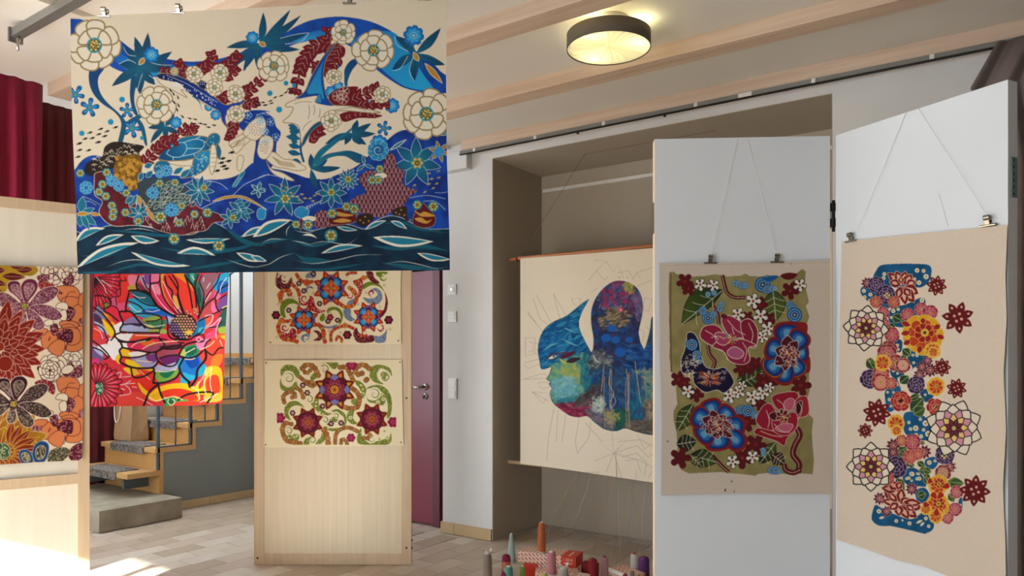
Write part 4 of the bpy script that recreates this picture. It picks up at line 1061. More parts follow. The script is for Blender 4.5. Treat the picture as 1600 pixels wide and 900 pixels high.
    C.blob(B4([(335, 225), (400, 160), (480, 140), (560, 135), (660, 180), (600, 205), (520, 165), (430, 175), (370, 220)]), ('lin', 490, 250, '#1a7488', 575, 245, '#0c4a72'))
    C.blob(B4([(480, 200), (540, 190), (600, 208), (560, 225), (500, 250), (490, 220)]), '#ded2ba')
    for k, (x, y) in enumerate(((190, 60), (205, 110), (200, 150), (225, 200), (215, 20))):
        C.leaf(*B4(x - 15, y - 12), *B4(265, y + 5), 9, '#0f5a80')
    C.line(B4([(255, 0), (265, 60), (262, 130), (280, 200)]), 3.5, '#0d4a72')
    def blue_flower(m, x, y, r, c='#1668b0', c2='#2c9fd8', n=8, rot=10):
        x, y = m(x, y); r = r / m.s
        C.flower(x, y, r, n, c, None, wd=r * .62, rot=rot); C.flower(x, y, r * .72, n, c2, None, wd=r * .4, rot=rot); C.disc(x, y, r * .3, '#2a8ec8', WH, .6); C.disc(x, y, r * .14, '#9fc2d0')
    for a in ((B1, 547, 342, 50), (B1, 1178, 236, 42), (B2, 985, 222, 66), (B2, 850, 660, 48), (B1, 700, 766, 38), (B2, 470, 575, 40), (B2, 515, 540, 34), (B1, 905, 668, 28), (B1, 948, 718, 34), (B2, 768, 895, 55)):
        blue_flower(*a)
    for m, x, y, r in ((B1, 97, 550, 16), (B1, 363, 622, 17), (B1, 292, 762, 17), (B1, 112, 833, 16), (B1, 488, 862, 12), (B2, 87, 583, 16), (B2, 145, 685, 18), (B2, 243, 532, 17), (B2, 188, 520, 14), (B2, 595, 610, 15), (B2, 630, 650, 17), (B2, 700, 634, 9), (B2, 510, 415, 13), (B3, 103, 31, 14), (B2, 455, 345, 16)):
        C.disc(*m(x, y), r / m.s, '#1d86b4', '#2aa0c6', .6)
    for m, x, y, r, rot in ((B1, 160, 672, 62, 10), (B1, 72, 592, 58, 30), (B1, 395, 692, 50, 0), (B1, 425, 802, 62, 20), (B2, 800, 802, 48, 15)):
        X, Y = m(x, y); r = r / m.s
        for k in range(5): C.petal(X, Y, rot + 72 * k - 90, r, r * .5, '#0f4f8e', None, tip=0, base=.5); C.petal(X, Y, rot + 72 * k - 90, r * .75, r * .22, '#2b93c8', None, tip=0, base=.4)
        C.disc(X, Y, r * .22, '#3a8a8a'); C.dots([(X + r * .1 * math.cos(q), Y + r * .1 * math.sin(q)) for q in (0, 2, 4)], .6, '#c9a24a')
    # red leaf sprays
    def spray(m, lst, L=60, w=22):
        for x, y, a in lst:
            X, Y = m(x, y); l = L / m.s; ww = w / m.s; ar = math.radians(a)
            C.leaf(X, Y, X + l * math.cos(ar), Y + l * math.sin(ar), ww, RED)
            C.line([(X + l * .15 * math.cos(ar), Y + l * .15 * math.sin(ar)), (X + l * .75 * math.cos(ar), Y + l * .75 * math.sin(ar))], .7, '#d3c3b2')
    def frond(m, pts, n, L, w, spread=46, both=True):
        p = catmull(m(pts), False, 12); C.line(p, 3.2, RED, smooth=False)
        for k in range(n):
            i = int((len(p) - 2) * k / max(1, n - 1)); d = p[i + 1] - p[i]; a = math.degrees(math.atan2(d[1], d[0]))
            for s_ in ((1, -1) if both else (1,)):
                ar = math.radians(a + s_ * spread); l = L / m.s * (1 - .3 * k / n)
                C.leaf(p[i][0], p[i][1], p[i][0] + l * math.cos(ar), p[i][1] + l * math.sin(ar), w * 1.45 / m.s, RED)
                C.line([tuple(p[i]), (p[i][0] + l * .6 * math.cos(ar), p[i][1] + l * .6 * math.sin(ar))], .6, '#cdbfae')
        C.leaf(p[-2][0], p[-2][1], p[-1][0] + (p[-1][0] - p[-6][0]) * .8, p[-1][1] + (p[-1][1] - p[-6][1]) * .8, w / m.s, RED)
    frond(B1, [(600, 450), (640, 445), (670, 450)], 3, 40, 26); frond(B1, [(780, 470), (745, 440), (720, 400)], 4, 55, 26); frond(B1, [(830, 450), (870, 425), (905, 400)], 4, 60, 26)
    frond(B1, [(930, 450), (935, 400), (922, 345)], 4, 60, 26); frond(B1, [(985, 440), (1030, 400), (1080, 352)], 5, 62, 26); frond(B1, [(1000, 480), (1040, 470), (1075, 435)], 4, 50, 24)
    frond(B1, [(1040, 590), (1010, 610), (980, 625)], 3, 55, 30); frond(B1, [(1110, 590), (1170, 555), (1240, 490)], 5, 62, 26); frond(B1, [(1120, 640), (1160, 650), (1195, 640)], 4, 55, 24); frond(B1, [(1060, 760), (1055, 810), (1035, 860)], 5, 55, 24); frond(B1, [(600, 890), (680, 870), (760, 800)], 6, 55, 24); frond(B1, [(760, 860), (790, 840), (810, 800)], 4, 55, 22)
    frond(B2, [(420, 420), (350, 420), (270, 400)], 4, 60, 26); frond(B2, [(470, 270), (380, 290), (320, 350), (280, 430), (250, 560)], 10, 80, 30); frond(B2, [(470, 260), (440, 240), (440, 195)], 3, 55, 24); frond(B2, [(530, 280), (500, 330), (450, 410)], 6, 75, 28); frond(B2, [(520, 360), (470, 420), (440, 440)], 4, 60, 26)
    C.blob(B2([(455, 600), (500, 560), (550, 545), (640, 545), (600, 600), (700, 640), (800, 640), (820, 660), (740, 680), (600, 665), (480, 655)]), RED)
    frond(B2, [(600, 620), (680, 590), (750, 555)], 5, 70, 26); frond(B2, [(640, 655), (720, 655), (815, 655)], 5, 50, 22)
    for x, y in ((510, 600), (550, 570), (545, 620)): C.flower(*B2(x, y), 8, 5, None, '#d0bfae', .8, wd=8)
    C.blob(B2([(520, 720), (560, 700), (640, 695), (720, 710), (790, 722), (740, 738), (640, 738), (560, 762), (530, 745)]), RED); frond(B2, [(560, 735), (640, 715), (740, 722)], 6, 30, 14)
    C.blob(B2([(330, 870), (350, 820), (410, 780), (420, 820), (440, 840), (400, 860), (370, 895), (335, 890)]), RED); frond(B2, [(350, 880), (380, 840), (410, 800)], 4, 40, 20)
    # whale
    C.blob(B1([(585, 478), (600, 520), (650, 550), (700, 575), (770, 610), (730, 560), (800, 590), (860, 625), (830, 560), (700, 500)]), '#e0d6c2', TAN, 1.2)
    C.blob(B1([(790, 585), (860, 640), (910, 665), (960, 690), (900, 630), (850, 600)]), '#e0d6c2', TAN, 1.0)
    C.blob(B1([(800, 600), (845, 640), (862, 700), (850, 640), (825, 605)]), '#15607e')
    C.fill(catmull(B1([(584, 466), (620, 458), (690, 470), (770, 498), (860, 550), (940, 605), (1010, 655), (1080, 635), (1135, 628), (1075, 675), (1015, 715), (1010, 760), (1030, 805), (990, 760), (975, 700), (930, 672), (850, 625), (770, 570), (720, 520), (650, 505), (595, 490)])), ('lin', 245, 115, '#101c50', 360, 175, '#0c3aa0'))
    C.line(B1([(584, 466), (620, 458), (690, 470), (770, 498), (860, 550), (940, 605), (1010, 655), (1080, 635), (1135, 628), (1075, 675), (1015, 715), (1010, 760), (1030, 805), (990, 760), (975, 700)]), 1.4, TAN)
    C.line(B1([(640, 470), (760, 520), (860, 580), (960, 640)]), .8, '#cfd3dd')
    for k in range(46):
        f = C.r.rand(); x = 620 + 330 * f; y = 470 + 150 * f + C.r.uniform(2, 42); C.disc(*B1(x, y), 1.0, '#e4e6ee', n=6)
    C.blob(B1([(820, 500), (880, 510), (900, 545), (860, 555)]), '#121d58', TAN, .9); C.dots([B1(840 + 12 * (k % 4), 515 + 12 * (k // 4)) for k in range(9)], .8, '#d8dbe4')
    C.disc(*B1(622, 488), 1.0, '#e8e2d2')
    # ray
    C.blob(B2([(190, 650), (250, 622), (380, 598), (372, 640), (490, 658), (600, 665), (775, 702), (700, 704), (560, 692), (480, 702), (405, 760), (310, 840), (285, 902), (270, 800), (235, 772), (168, 762), (212, 720), (232, 672), (190, 668)]), '#e0d6c2', TAN, 1.4)
    C.fill(catmull(B2([(508, 262), (470, 292), (405, 375), (345, 480), (305, 570), (245, 615), (385, 598), (375, 640), (480, 660), (442, 600), (422, 500), (428, 410), (455, 340)]), True), '#0c3f94')
    C.blob(B2([(460, 320), (415, 390), (365, 480), (320, 580), (400, 585), (410, 610), (425, 615), (408, 500), (418, 400)]), ('lin', 500, 80, '#1c6cc0', 495, 150, '#2090c0'))
    C.line(B2([(508, 262), (470, 292), (405, 375), (345, 480), (305, 570), (245, 615)]), 1.3, TAN); C.line(B2([(508, 262), (455, 340), (428, 410), (422, 500), (442, 600), (485, 662)]), 1.3, TAN)
    C.poly(B2([(372, 640), (385, 600), (400, 580), (410, 640)]), '#1c86b4')
    for pts in ([(360, 655), (368, 690), (358, 720)], [(330, 655), (335, 700), (325, 745)], [(400, 680), (400, 710), (390, 735)], [(240, 650), (290, 635), (350, 640)], [(345, 755), (310, 780), (290, 815)], [(480, 690), (600, 672), (690, 690)]): C.line(B2(pts), 1.0, TAN)
    C.blob(B2([(410, 755), (360, 780), (310, 840), (285, 905), (300, 905), (350, 820), (415, 770)]), '#0c5078', TAN, .9)
    for k in range(6): C.leaf(*B2(200 + 4 * k, 780 + 20 * k), *B2(262, 800 + 18 * k), 7, '#0f5a7c')
    # creamy blossoms with tan outlines
    def rose(m, x, y, r, n1=9, n2=6, rot=0, gold=True):
        X, Y = m(x, y); r = r / m.s; ow = max(1.1, r * .055)
        ow = max(1.2, r * .062)
        for n, f, w_, ro in ((n1 - 1, 1.0, .72, rot + 10), (n2, .68, .60, rot + 30)):
            C.flower(X, Y, r * f, n, '#e3d9c4', TAN, ow, wd=r * w_, rot=ro, jit=7, r0=r * .16)
        C.disc(X, Y, r * .30, '#2b93ac'); C.disc(X, Y, r * .24, '#5b5a2c')
        for k in range(16):
            a = k * 2.4; q = r * .22 * math.sqrt((k + .5) / 16); C.disc(X + q * math.cos(a), Y + q * math.sin(a), max(.7, r * .045), '#d8c07a' if k % 3 else '#9c7a2a', n=7)
    for a in ((B1, 190, 283, 162), (B1, 578, 655, 118), (B2, 735, 315, 128), (B2, 112, 412, 100), (B2, 545, 203, 76), (B2, 1065, 712, 152), (B2, 485, 480, 50), (B2, 790, 590, 54), (B2, 470, 755, 64), (B1, 812, 463, 54), (B1, 975, 455, 56), (B1, 940, 547, 52), (B1, 1072, 588, 56), (B1, 1075, 712, 56), (B1, 690, 447, 26)):
        rose(*a)
    # turtle
    TU, TUL = '#136890', '#a4d2de'
    C.blob(B3([(600, 188), (700, 192), (790, 175), (760, 215), (690, 222), (620, 208)]), '#ded2bb', TAN, 1.1)
    C.fill(catmull(B3([(550, 180), (590, 115), (660, 68), (760, 45), (850, 58), (868, 90), (840, 135), (780, 172), (690, 190), (600, 192)])), ('rad', 295, 226, 40, '#187cab', '#0a4a78'))
    C.line(B3([(550, 180), (590, 115), (660, 68), (760, 45), (850, 58), (868, 90), (840, 135), (780, 172), (690, 190), (600, 192), (550, 180)]), 1.5, TAN)
    for pts in ([(600, 150), (640, 100), (700, 85), (720, 120), (690, 165), (640, 170), (600, 150)], [(700, 85), (770, 65), (820, 80), (810, 120), (760, 150), (690, 165)], [(720, 120), (760, 120), (810, 120)], [(640, 100), (680, 60)], [(770, 65), (800, 50)], [(640, 170), (640, 190)], [(760, 150), (770, 175)], [(820, 80), (860, 80)]): C.line(B3(pts), 1.25, TUL)
    C.blob(B3([(835, 90), (850, 45), (885, 30), (912, 48), (908, 88), (870, 112)]), TU, TAN, 1.2); C.scribble(*B3(875, 70), 6, 6, 8, .6, TUL)
    C.blob(B3([(855, 135), (800, 140), (760, 180), (745, 230), (680, 288), (740, 288), (820, 250), (858, 190)]), ('lin', 300, 240, '#1d84b4', 290, 275, '#0d5080'), TAN, 1.4); C.scribble(*B3(805, 190), 10, 12, 22, 1.0, TUL); C.scribble(*B3(760, 250), 10, 7, 14, 1.0, TUL)
    C.blob(B3([(862, 110), (885, 105), (895, 180), (870, 272), (852, 230)]), '#e0d6c2', TAN, 1.2)
    for k in range(4): C.line(B3([(858, 150 + 25 * k), (892, 150 + 25 * k)]), .8, TAN)
    C.blob(B3([(895, 90), (920, 130), (912, 180), (895, 160)]), '#12648c', TAN, .9)
    C.blob(B3([(525, 240), (545, 200), (590, 192), (620, 212), (590, 245), (545, 262)]), TU, TAN, 1.2); C.scribble(*B3(570, 228), 9, 6, 16, 1.0, TUL)
    # cream fish
    def dotted_fish(body, fins, m):
        for f in fins: C.blob(m(f), '#e0d4bd', '#9a7d58', 1.1)
        C.blob(m(body), '#e2d6c0', '#9a7d58', 1.2)
        p = np.array(m(body)); c = p.mean(0); rr = (p.max(0) - p.min(0)) / 2 * .62
        for k in range(26):
            a = k * 2.4; q = math.sqrt((k + .5) / 26); C.disc(c[0] + rr[0] * q * math.cos(a), c[1] + rr[1] * q * math.sin(a), .85, '#7c5c44', n=6)
    dotted_fish([(1050, 30), (1090, -30), (1140, -60), (1180, -40), (1175, 20), (1130, 70), (1080, 60)], [[(1080, 20), (1020, 50), (965, 85), (985, 120), (1010, 150), (1060, 100), (1100, 60)], [(1030, 70), (975, 100), (1000, 110)]], B3)
    for k in range(6): C.line(B3([(985 + 14 * k, 118 - 3 * k), (1010 + 10 * k, 88 - 6 * k), (1050 + 6 * k, 62 - 4 * k)]), .8, '#9a7d58')
    dotted_fish([(15, 95), (30, 55), (70, 45), (100, 70), (95, 130), (60, 180), (25, 175), (8, 140)], [[(55, 170), (100, 140), (160, 180), (220, 190), (295, 235), (240, 250), (170, 235), (110, 225)], [(60, 190), (90, 240), (160, 265), (225, 310), (140, 290), (85, 250)]], B4)
    for k in range(5): C.line(B4([(90 + 8 * k, 165 + 8 * k), (150, 195 + 6 * k), (215 + 5 * k, 205 + 6 * k)]), .7, '#9a7d58')
    C.blob(B3([(1015, 180), (1030, 160), (1052, 170), (1050, 205), (1035, 250), (1015, 240)]), '#e0d4bd', '#9a7d58', 1.0)
    for x, y in ((1150, 720), (1228, 748), (1250, 820), (1262, 880)): C.flower(*B1(x, y), 6, 5, None, '#9cc0d4', .8, wd=5)
    for x, y in ((30, 755), (92, 762), (55, 822), (125, 858)): C.flower(*B2(x, y), 6, 5, None, '#9cc0d4', .8, wd=5)
    C.line(B1([(1130, 760), (1180, 770), (1210, 720), (1270, 700)]), .8, '#b9c9d6'); C.line(B2([(0, 720), (40, 710), (80, 720)]), .8, '#b9c9d6')
    # coral reef on the left
    C.blob(B3([(120, 260), (140, 200), (220, 170), (240, 110), (300, 80), (420, 95), (470, 110), (440, 150), (470, 200), (400, 220), (300, 230), (180, 280)]), '#241a18')
    for k in range(70): C.line([B3(*(q_)) for q_ in [(lambda x, y: [(x, y), (x + C.r.uniform(-14, 14), y - 10), (x + C.r.uniform(10, 26), y + C.r.uniform(-6, 6))])(C.r.uniform(125, 440), 0)][0]] if False else B3((lambda x, y: [(x, y), (x + 9, y - 9), (x + 20, y + C.r.uniform(-4, 6))])(*( (lambda f: (150 + 270 * f, 225 - 110 * f + C.r.uniform(-45, 45)))(C.r.rand())))), .8, '#d6c8ae')
    C.blob(B3([(178, 300), (185, 265), (250, 255), (300, 300), (330, 380), (400, 400), (440, 480), (520, 540), (620, 560), (760, 590), (860, 560), (760, 620), (680, 622), (600, 600), (480, 575), (400, 570), (300, 575), (240, 545), (205, 490), (225, 430), (180, 390)]), ('mix', '#4a0d16', '#6e1522'), '#d8c8bc', 1.0)
    C.blob(B3([(300, 200), (340, 165), (400, 155), (460, 170), (455, 250), (440, 330), (400, 370), (350, 300), (290, 270)]), '#6e4d17')
    for k in range(60): C.flower(*B3(C.r.uniform(295, 455), C.r.uniform(165, 360)), 4.0, 5, ('#c08f2e' if k % 3 else '#8a621c'), None, wd=2.6, rot=C.r.uniform(0, 90))
    frond(B3, [(470, 210), (520, 150), (560, 110), (640, 80)], 6, 60, 26)
    C.blob(B3([(430, 330), (480, 300), (560, 290), (680, 320), (770, 420), (760, 470), (700, 500), (600, 520), (500, 500), (450, 420)]), '#33434a')
    C.blob(B3([(480, 520), (560, 490), (680, 480), (740, 430), (800, 470), (900, 500), (960, 545), (880, 555), (830, 600), (760, 610), (690, 628), (600, 612), (520, 585)]), ('mix', '#4a0f1a', '#6a1a2a'), '#cbb6ac', .9)
    for k in range(120):
        x, y = C.r.uniform(460, 780), C.r.uniform(300, 520)
        if (x - 620) ** 2 / 150 ** 2 + (y - 420) ** 2 / 100 ** 2 < 1: C.leaf(*B3(x, y), *B3(x + 32, y - 26), 5.5, '#3f5250' if k % 3 else '#27424e', '#b4bcae', .8)
    for k in range(26): C.line(B3((lambda x, y: [(x, y), (x + 12, y - 30), (x + 20, y + 4)])(C.r.uniform(470, 850), C.r.uniform(540, 605))), .8, '#cbb6ac')
    for x, y, r in ((280, 310, 34), (320, 340, 34), (265, 290, 22), (130, 350, 42), (520, 380, 38), (630, 480, 42), (600, 250, 36), (560, 270, 26)):
        C.disc(*B3(x, y), r / 3.75, '#1668a4')
        for k in range(7): C.disc(B3(x, y)[0] + r / 3.75 * .6 * math.cos(k * .9), B3(x, y)[1] + r / 3.75 * .6 * math.sin(k * .9), r / 3.75 * .3, '#2a8cc0', '#a9cede', .6)
    for pts in ([(430, 400), (425, 470), (440, 495), (455, 420)], [(460, 420), (500, 520), (560, 560), (500, 480)], [(870, 430), (940, 400), (1030, 395), (1100, 420), (1190, 480), (1120, 445), (1030, 410), (950, 415)]): C.blob(B3(pts), '#b38a42', '#d8ccb0', .7)
    for x0, y0, x1, y1 in ((460, 260, 440, 310), (470, 230, 520, 210), (480, 290, 520, 250), (380, 460, 430, 390), (360, 440, 410, 400), (640, 270, 700, 230), (680, 290, 740, 240)): C.leaf(*B3(x0, y0), *B3(x1, y1), 9, '#1a6a88', '#b9cdd2', .8)
    # teal flowers outlined in white on the sea
    def sea_star(m, x, y, r, n, rot=0, w=.42, c0='#15788e', c1='#0c4876'):
        X, Y = m(x, y); r = r / m.s
        for k in range(n):
            a = math.radians(rot + 360 * k / n); x1, y1 = X + r * math.cos(a), Y + r * math.sin(a); C.leaf(X, Y, x1, y1, r * w, ('lin', X, Y, c0, x1, y1, c1), '#c4d0d4', .8)
    for a in ((B3, 790, 365, 92, 9, 5, .34), (B3, 435, 500, 62, 7, 10, .45), (B3, 1035, 480, 80, 7, 60, .4), (B3, 970, 530, 62, 6, 20, .4), (B4, 165, 405, 118, 7, 15, .36), (B4, 440, 380, 92, 8, 0, .4), (B4, 540, 300, 66, 12, 0, .3), (B4, 940, 200, 148, 7, 12, .42), (B4, 10, 360, 48, 5, 0, .4), (B3, 1135, 365, 46, 5, 10, .4), (B4, 635, 215, 60, 3, 140, .3)):
        sea_star(*a)
    q = B3(100, 500)
    for tx, ty, w in ((190, 570, 12), (110, 400, 14), (95, 580, 14), (180, 470, 9), (150, 600, 9)): C.leaf(*q, *B3(tx, ty), w, '#136a86', '#a8c0c8', .8)
    C.leaf(*B3(70, 505), *B3(150, 500), 7, GOLD, WH, .7); C.leaf(*B3(150, 500), *B3(215, 510), 6, GOLD, WH, .6)
    for x, y, r in ((715, 130, 62), (985, -0, 1)):
        X, Y = B4(x, y); r /= 3.75; C.flower(X, Y, r, 9, '#1f86b8', '#a5cbd8', .7, wd=r * .7); C.disc(X, Y, r * .55, '#135a94'); C.swirl(X, Y, r * .5, '#a5cbd8', 1.6, 0, 1.6)
    sea_star(B4, 1075, 138, 66, 6, 15, .34, '#a5834a', '#8f7038'); C.flower(*B4(1072, 140), 8, 6, '#2a8fd0', None, wd=6)
    C.blob(B4([(225, 490), (260, 460), (310, 480), (290, 530), (240, 520)]), '#2180b4', '#a9cbd6', .8)
    for k in range(7): C.line(B4([(290 + 14 * k, 480 - 8 * k), (300 + 14 * k, 455 - 5 * k), (304 + 14 * k, 478 - 8 * k)]), .8, '#c8d4d6')
    C.blob(B4([(5, 500), (20, 470), (55, 480), (50, 530), (15, 535)]), '#2288bc', '#a9cbd6', .8)
    for k in range(6): C.leaf(*B3(985 + 8 * k, 345 - 10 * k), *B3(1020 + 8 * k, 320 - 14 * k), 6, '#187a98', '#a9cbd6', .6); C.leaf(*B3(1000 + 12 * k, 440 + 12 * k), *B3(1050 + 8 * k, 420 + 22 * k), 6, '#156a88', '#a9cbd6', .6)
    # purple coral on the right
    cor = B4([(340, 580), (345, 510), (390, 480), (450, 500), (520, 450), (560, 420), (600, 395), (645, 375), (605, 305), (640, 255), (690, 250), (735, 265), (755, 180), (785, 145), (815, 170), (825, 225), (870, 260), (860, 330), (945, 368), (900, 400), (860, 460), (800, 490), (720, 525), (620, 500), (520, 560), (430, 580)])
    C.blob(cor, '#54202f')
    r_ = C.mask(catmull(cor))
    old = C.clip; C.clip = np.zeros((C.h, C.w), bool); C.clip[r_[0]] = r_[1]
    for j in range(17):
        for i in range(26):
            x = 345 + i * 25 + (j % 2) * 12; y = 165 + j * 26
            C.line(B4([(x - 9, y + 14), (x - 8, y - 4), (x, y - 11), (x + 8, y - 4), (x + 9, y + 14)]), .9, '#b98f92')
    C.clip = old
    C.blob(B4([(700, 270), (740, 262), (770, 280), (740, 295), (700, 290)]), '#ded2ba')
    for pts in ([(930, 500), (970, 440), (1010, 470), (1050, 520), (1040, 570), (980, 585), (920, 560)], [(430, 560), (440, 490), (490, 470), (560, 480), (590, 540), (520, 565)], [(255, 590), (258, 535), (275, 535), (268, 590)]): C.blob(B4(pts), '#5e0f18', '#b5a08c', .7)
    for pts in ([(925, 480), (960, 500), (990, 490), (1048, 515), (1000, 520), (960, 515)], [(930, 530), (970, 525), (1000, 545), (1030, 535), (1000, 560), (950, 548)], [(470, 490), (520, 500), (575, 510), (520, 520), (470, 510)], [(450, 545), (510, 530), (560, 545), (500, 555)]): C.blob(B4(pts), '#c2933c')
    C.blob(B4([(800, 510), (810, 475), (880, 460), (885, 510), (890, 545), (850, 520)]), '#2a1a12'); C.blob(B4([(590, 560), (600, 515), (660, 500), (690, 530), (640, 575)]), '#2a1a12'); C.dots([B4(x, y) for x, y in ((820, 495), (850, 480), (870, 510), (840, 505), (610, 540), (640, 520), (660, 545), (630, 555), (905, 538))], 1.6, '#9c7a3c')
    C.blob(B4([(270, 530), (310, 515), (350, 525), (340, 545), (290, 545)]), '#dcd2bc')
    # tiny flowers
    def tiny(m, x, y, r=30):
        X, Y = m(x, y); r = r / m.s
        C.disc(X, Y, r, '#1f7f92'); C.flower(X, Y, r * .8, 6, '#c9a95a', None, wd=r * .45); C.disc(X, Y, r * .38, '#4a5a1e'); C.disc(X, Y, r * .16, '#b98c2a', n=8)
    for x, y in ((95, 265), (250, 260), (225, 330), (205, 375), (245, 400), (365, 380), (280, 455), (290, 490), (285, 520), (360, 495), (560, 325), (650, 320), (820, 350), (690, 455), (765, 505), (990, 525), (675, 555), (435, 547)): tiny(B3, x, y, 26)
    for x, y, r in ((565, 520, 36), (840, 495, 30), (645, 650, 34), (908, 690, 36)): tiny(B3, x, y, r)
    for x, y, r in ((172, 415, 34), (440, 377, 28), (540, 300, 26), (945, 205, 42), (725, 240, 26), (680, 305, 28), (715, 305, 26), (530, 460, 28), (575, 475, 30), (445, 500, 30), (235, 565, 26), (305, 567, 30), (440, 630, 38), (945, 450, 28), (1040, 460, 32)): tiny(B4, x, y, r)
    # shoals
    def fishlet(x, y, a, L, w, c):
        ar = math.radians(a); C.leaf(x - L / 2 * math.cos(ar), y - L / 2 * math.sin(ar), x + L / 2 * math.cos(ar), y + L / 2 * math.sin(ar), w, c)
        tx, ty = x - L * .45 * math.cos(ar), y - L * .45 * math.sin(ar); C.poly([(tx, ty), (tx - L * .25 * math.cos(ar + .7), ty - L * .25 * math.sin(ar + .7)), (tx - L * .25 * math.cos(ar - .7), ty - L * .25 * math.sin(ar - .7))], c)
    for x, y in ((165, 828), (232, 805), (272, 820), (220, 838), (325, 795), (135, 866), (180, 862), (257, 850), (215, 887), (98, 895)): fishlet(*B1(x, y), -18, 8, 3.2, '#1c1a1c')
    for x, y in ((95, 128), (147, 130), (85, 168), (205, 83), (93, 91)): fishlet(*B3(x, y), -18, 8, 3.2, '#1c1a1c')
    for x, y in ((985, 143), (932, 178), (967, 193), (925, 203), (938, 223), (900, 250), (953, 238)): fishlet(*B3(x, y), -12, 9, 4.0, '#141a20')
    for m, x, y, a in ((B1, 667, 567, 60), (B1, 685, 588, 60), (B1, 713, 610, 70), (B1, 688, 640, 60), (B1, 717, 660, 65), (B1, 708, 688, 65), (B1, 742, 730, 45), (B1, 788, 741, 15), (B1, 822, 746, 15), (B1, 818, 773, 10), (B1, 855, 772, 8), (B1, 883, 778, 8), (B1, 905, 795, 8), (B1, 940, 783, 8), (B1, 1208, 636, 10), (B1, 1245, 640, 5), (B1, 1215, 660, 5), (B1, 1255, 658, 5), (B2, 20, 658, 0), (B2, 62, 656, -10), (B2, 98, 645, -20), (B2, 122, 608, -25), (B2, 160, 597, -20), (B2, 188, 577, -35), (B2, 205, 555, -40), (B2, 222, 570, -40), (B2, 92, 630, -20)):
        fishlet(*m(x, y), a, 6.5, 2.4, '#1c1a1c')
    for x, y, a in ((150, 335, 40), (180, 350, 40), (165, 370, 20), (205, 380, 15), (215, 402, 10), (245, 400, 5), (270, 388, 0), (288, 412, 0), (258, 422, 0), (318, 412, -10), (335, 428, -5), (345, 395, -20), (365, 385, -20), (1015, 265, -10), (1070, 252, -20), (1030, 298, -15), (1072, 290, -20), (1015, 328, -30), (1060, 325, -25), (1040, 352, -30), (990, 375, -30), (930, 335, -30)): fishlet(*B4(x, y), a, 6.2, 3.0, '#a8925e')
    return C
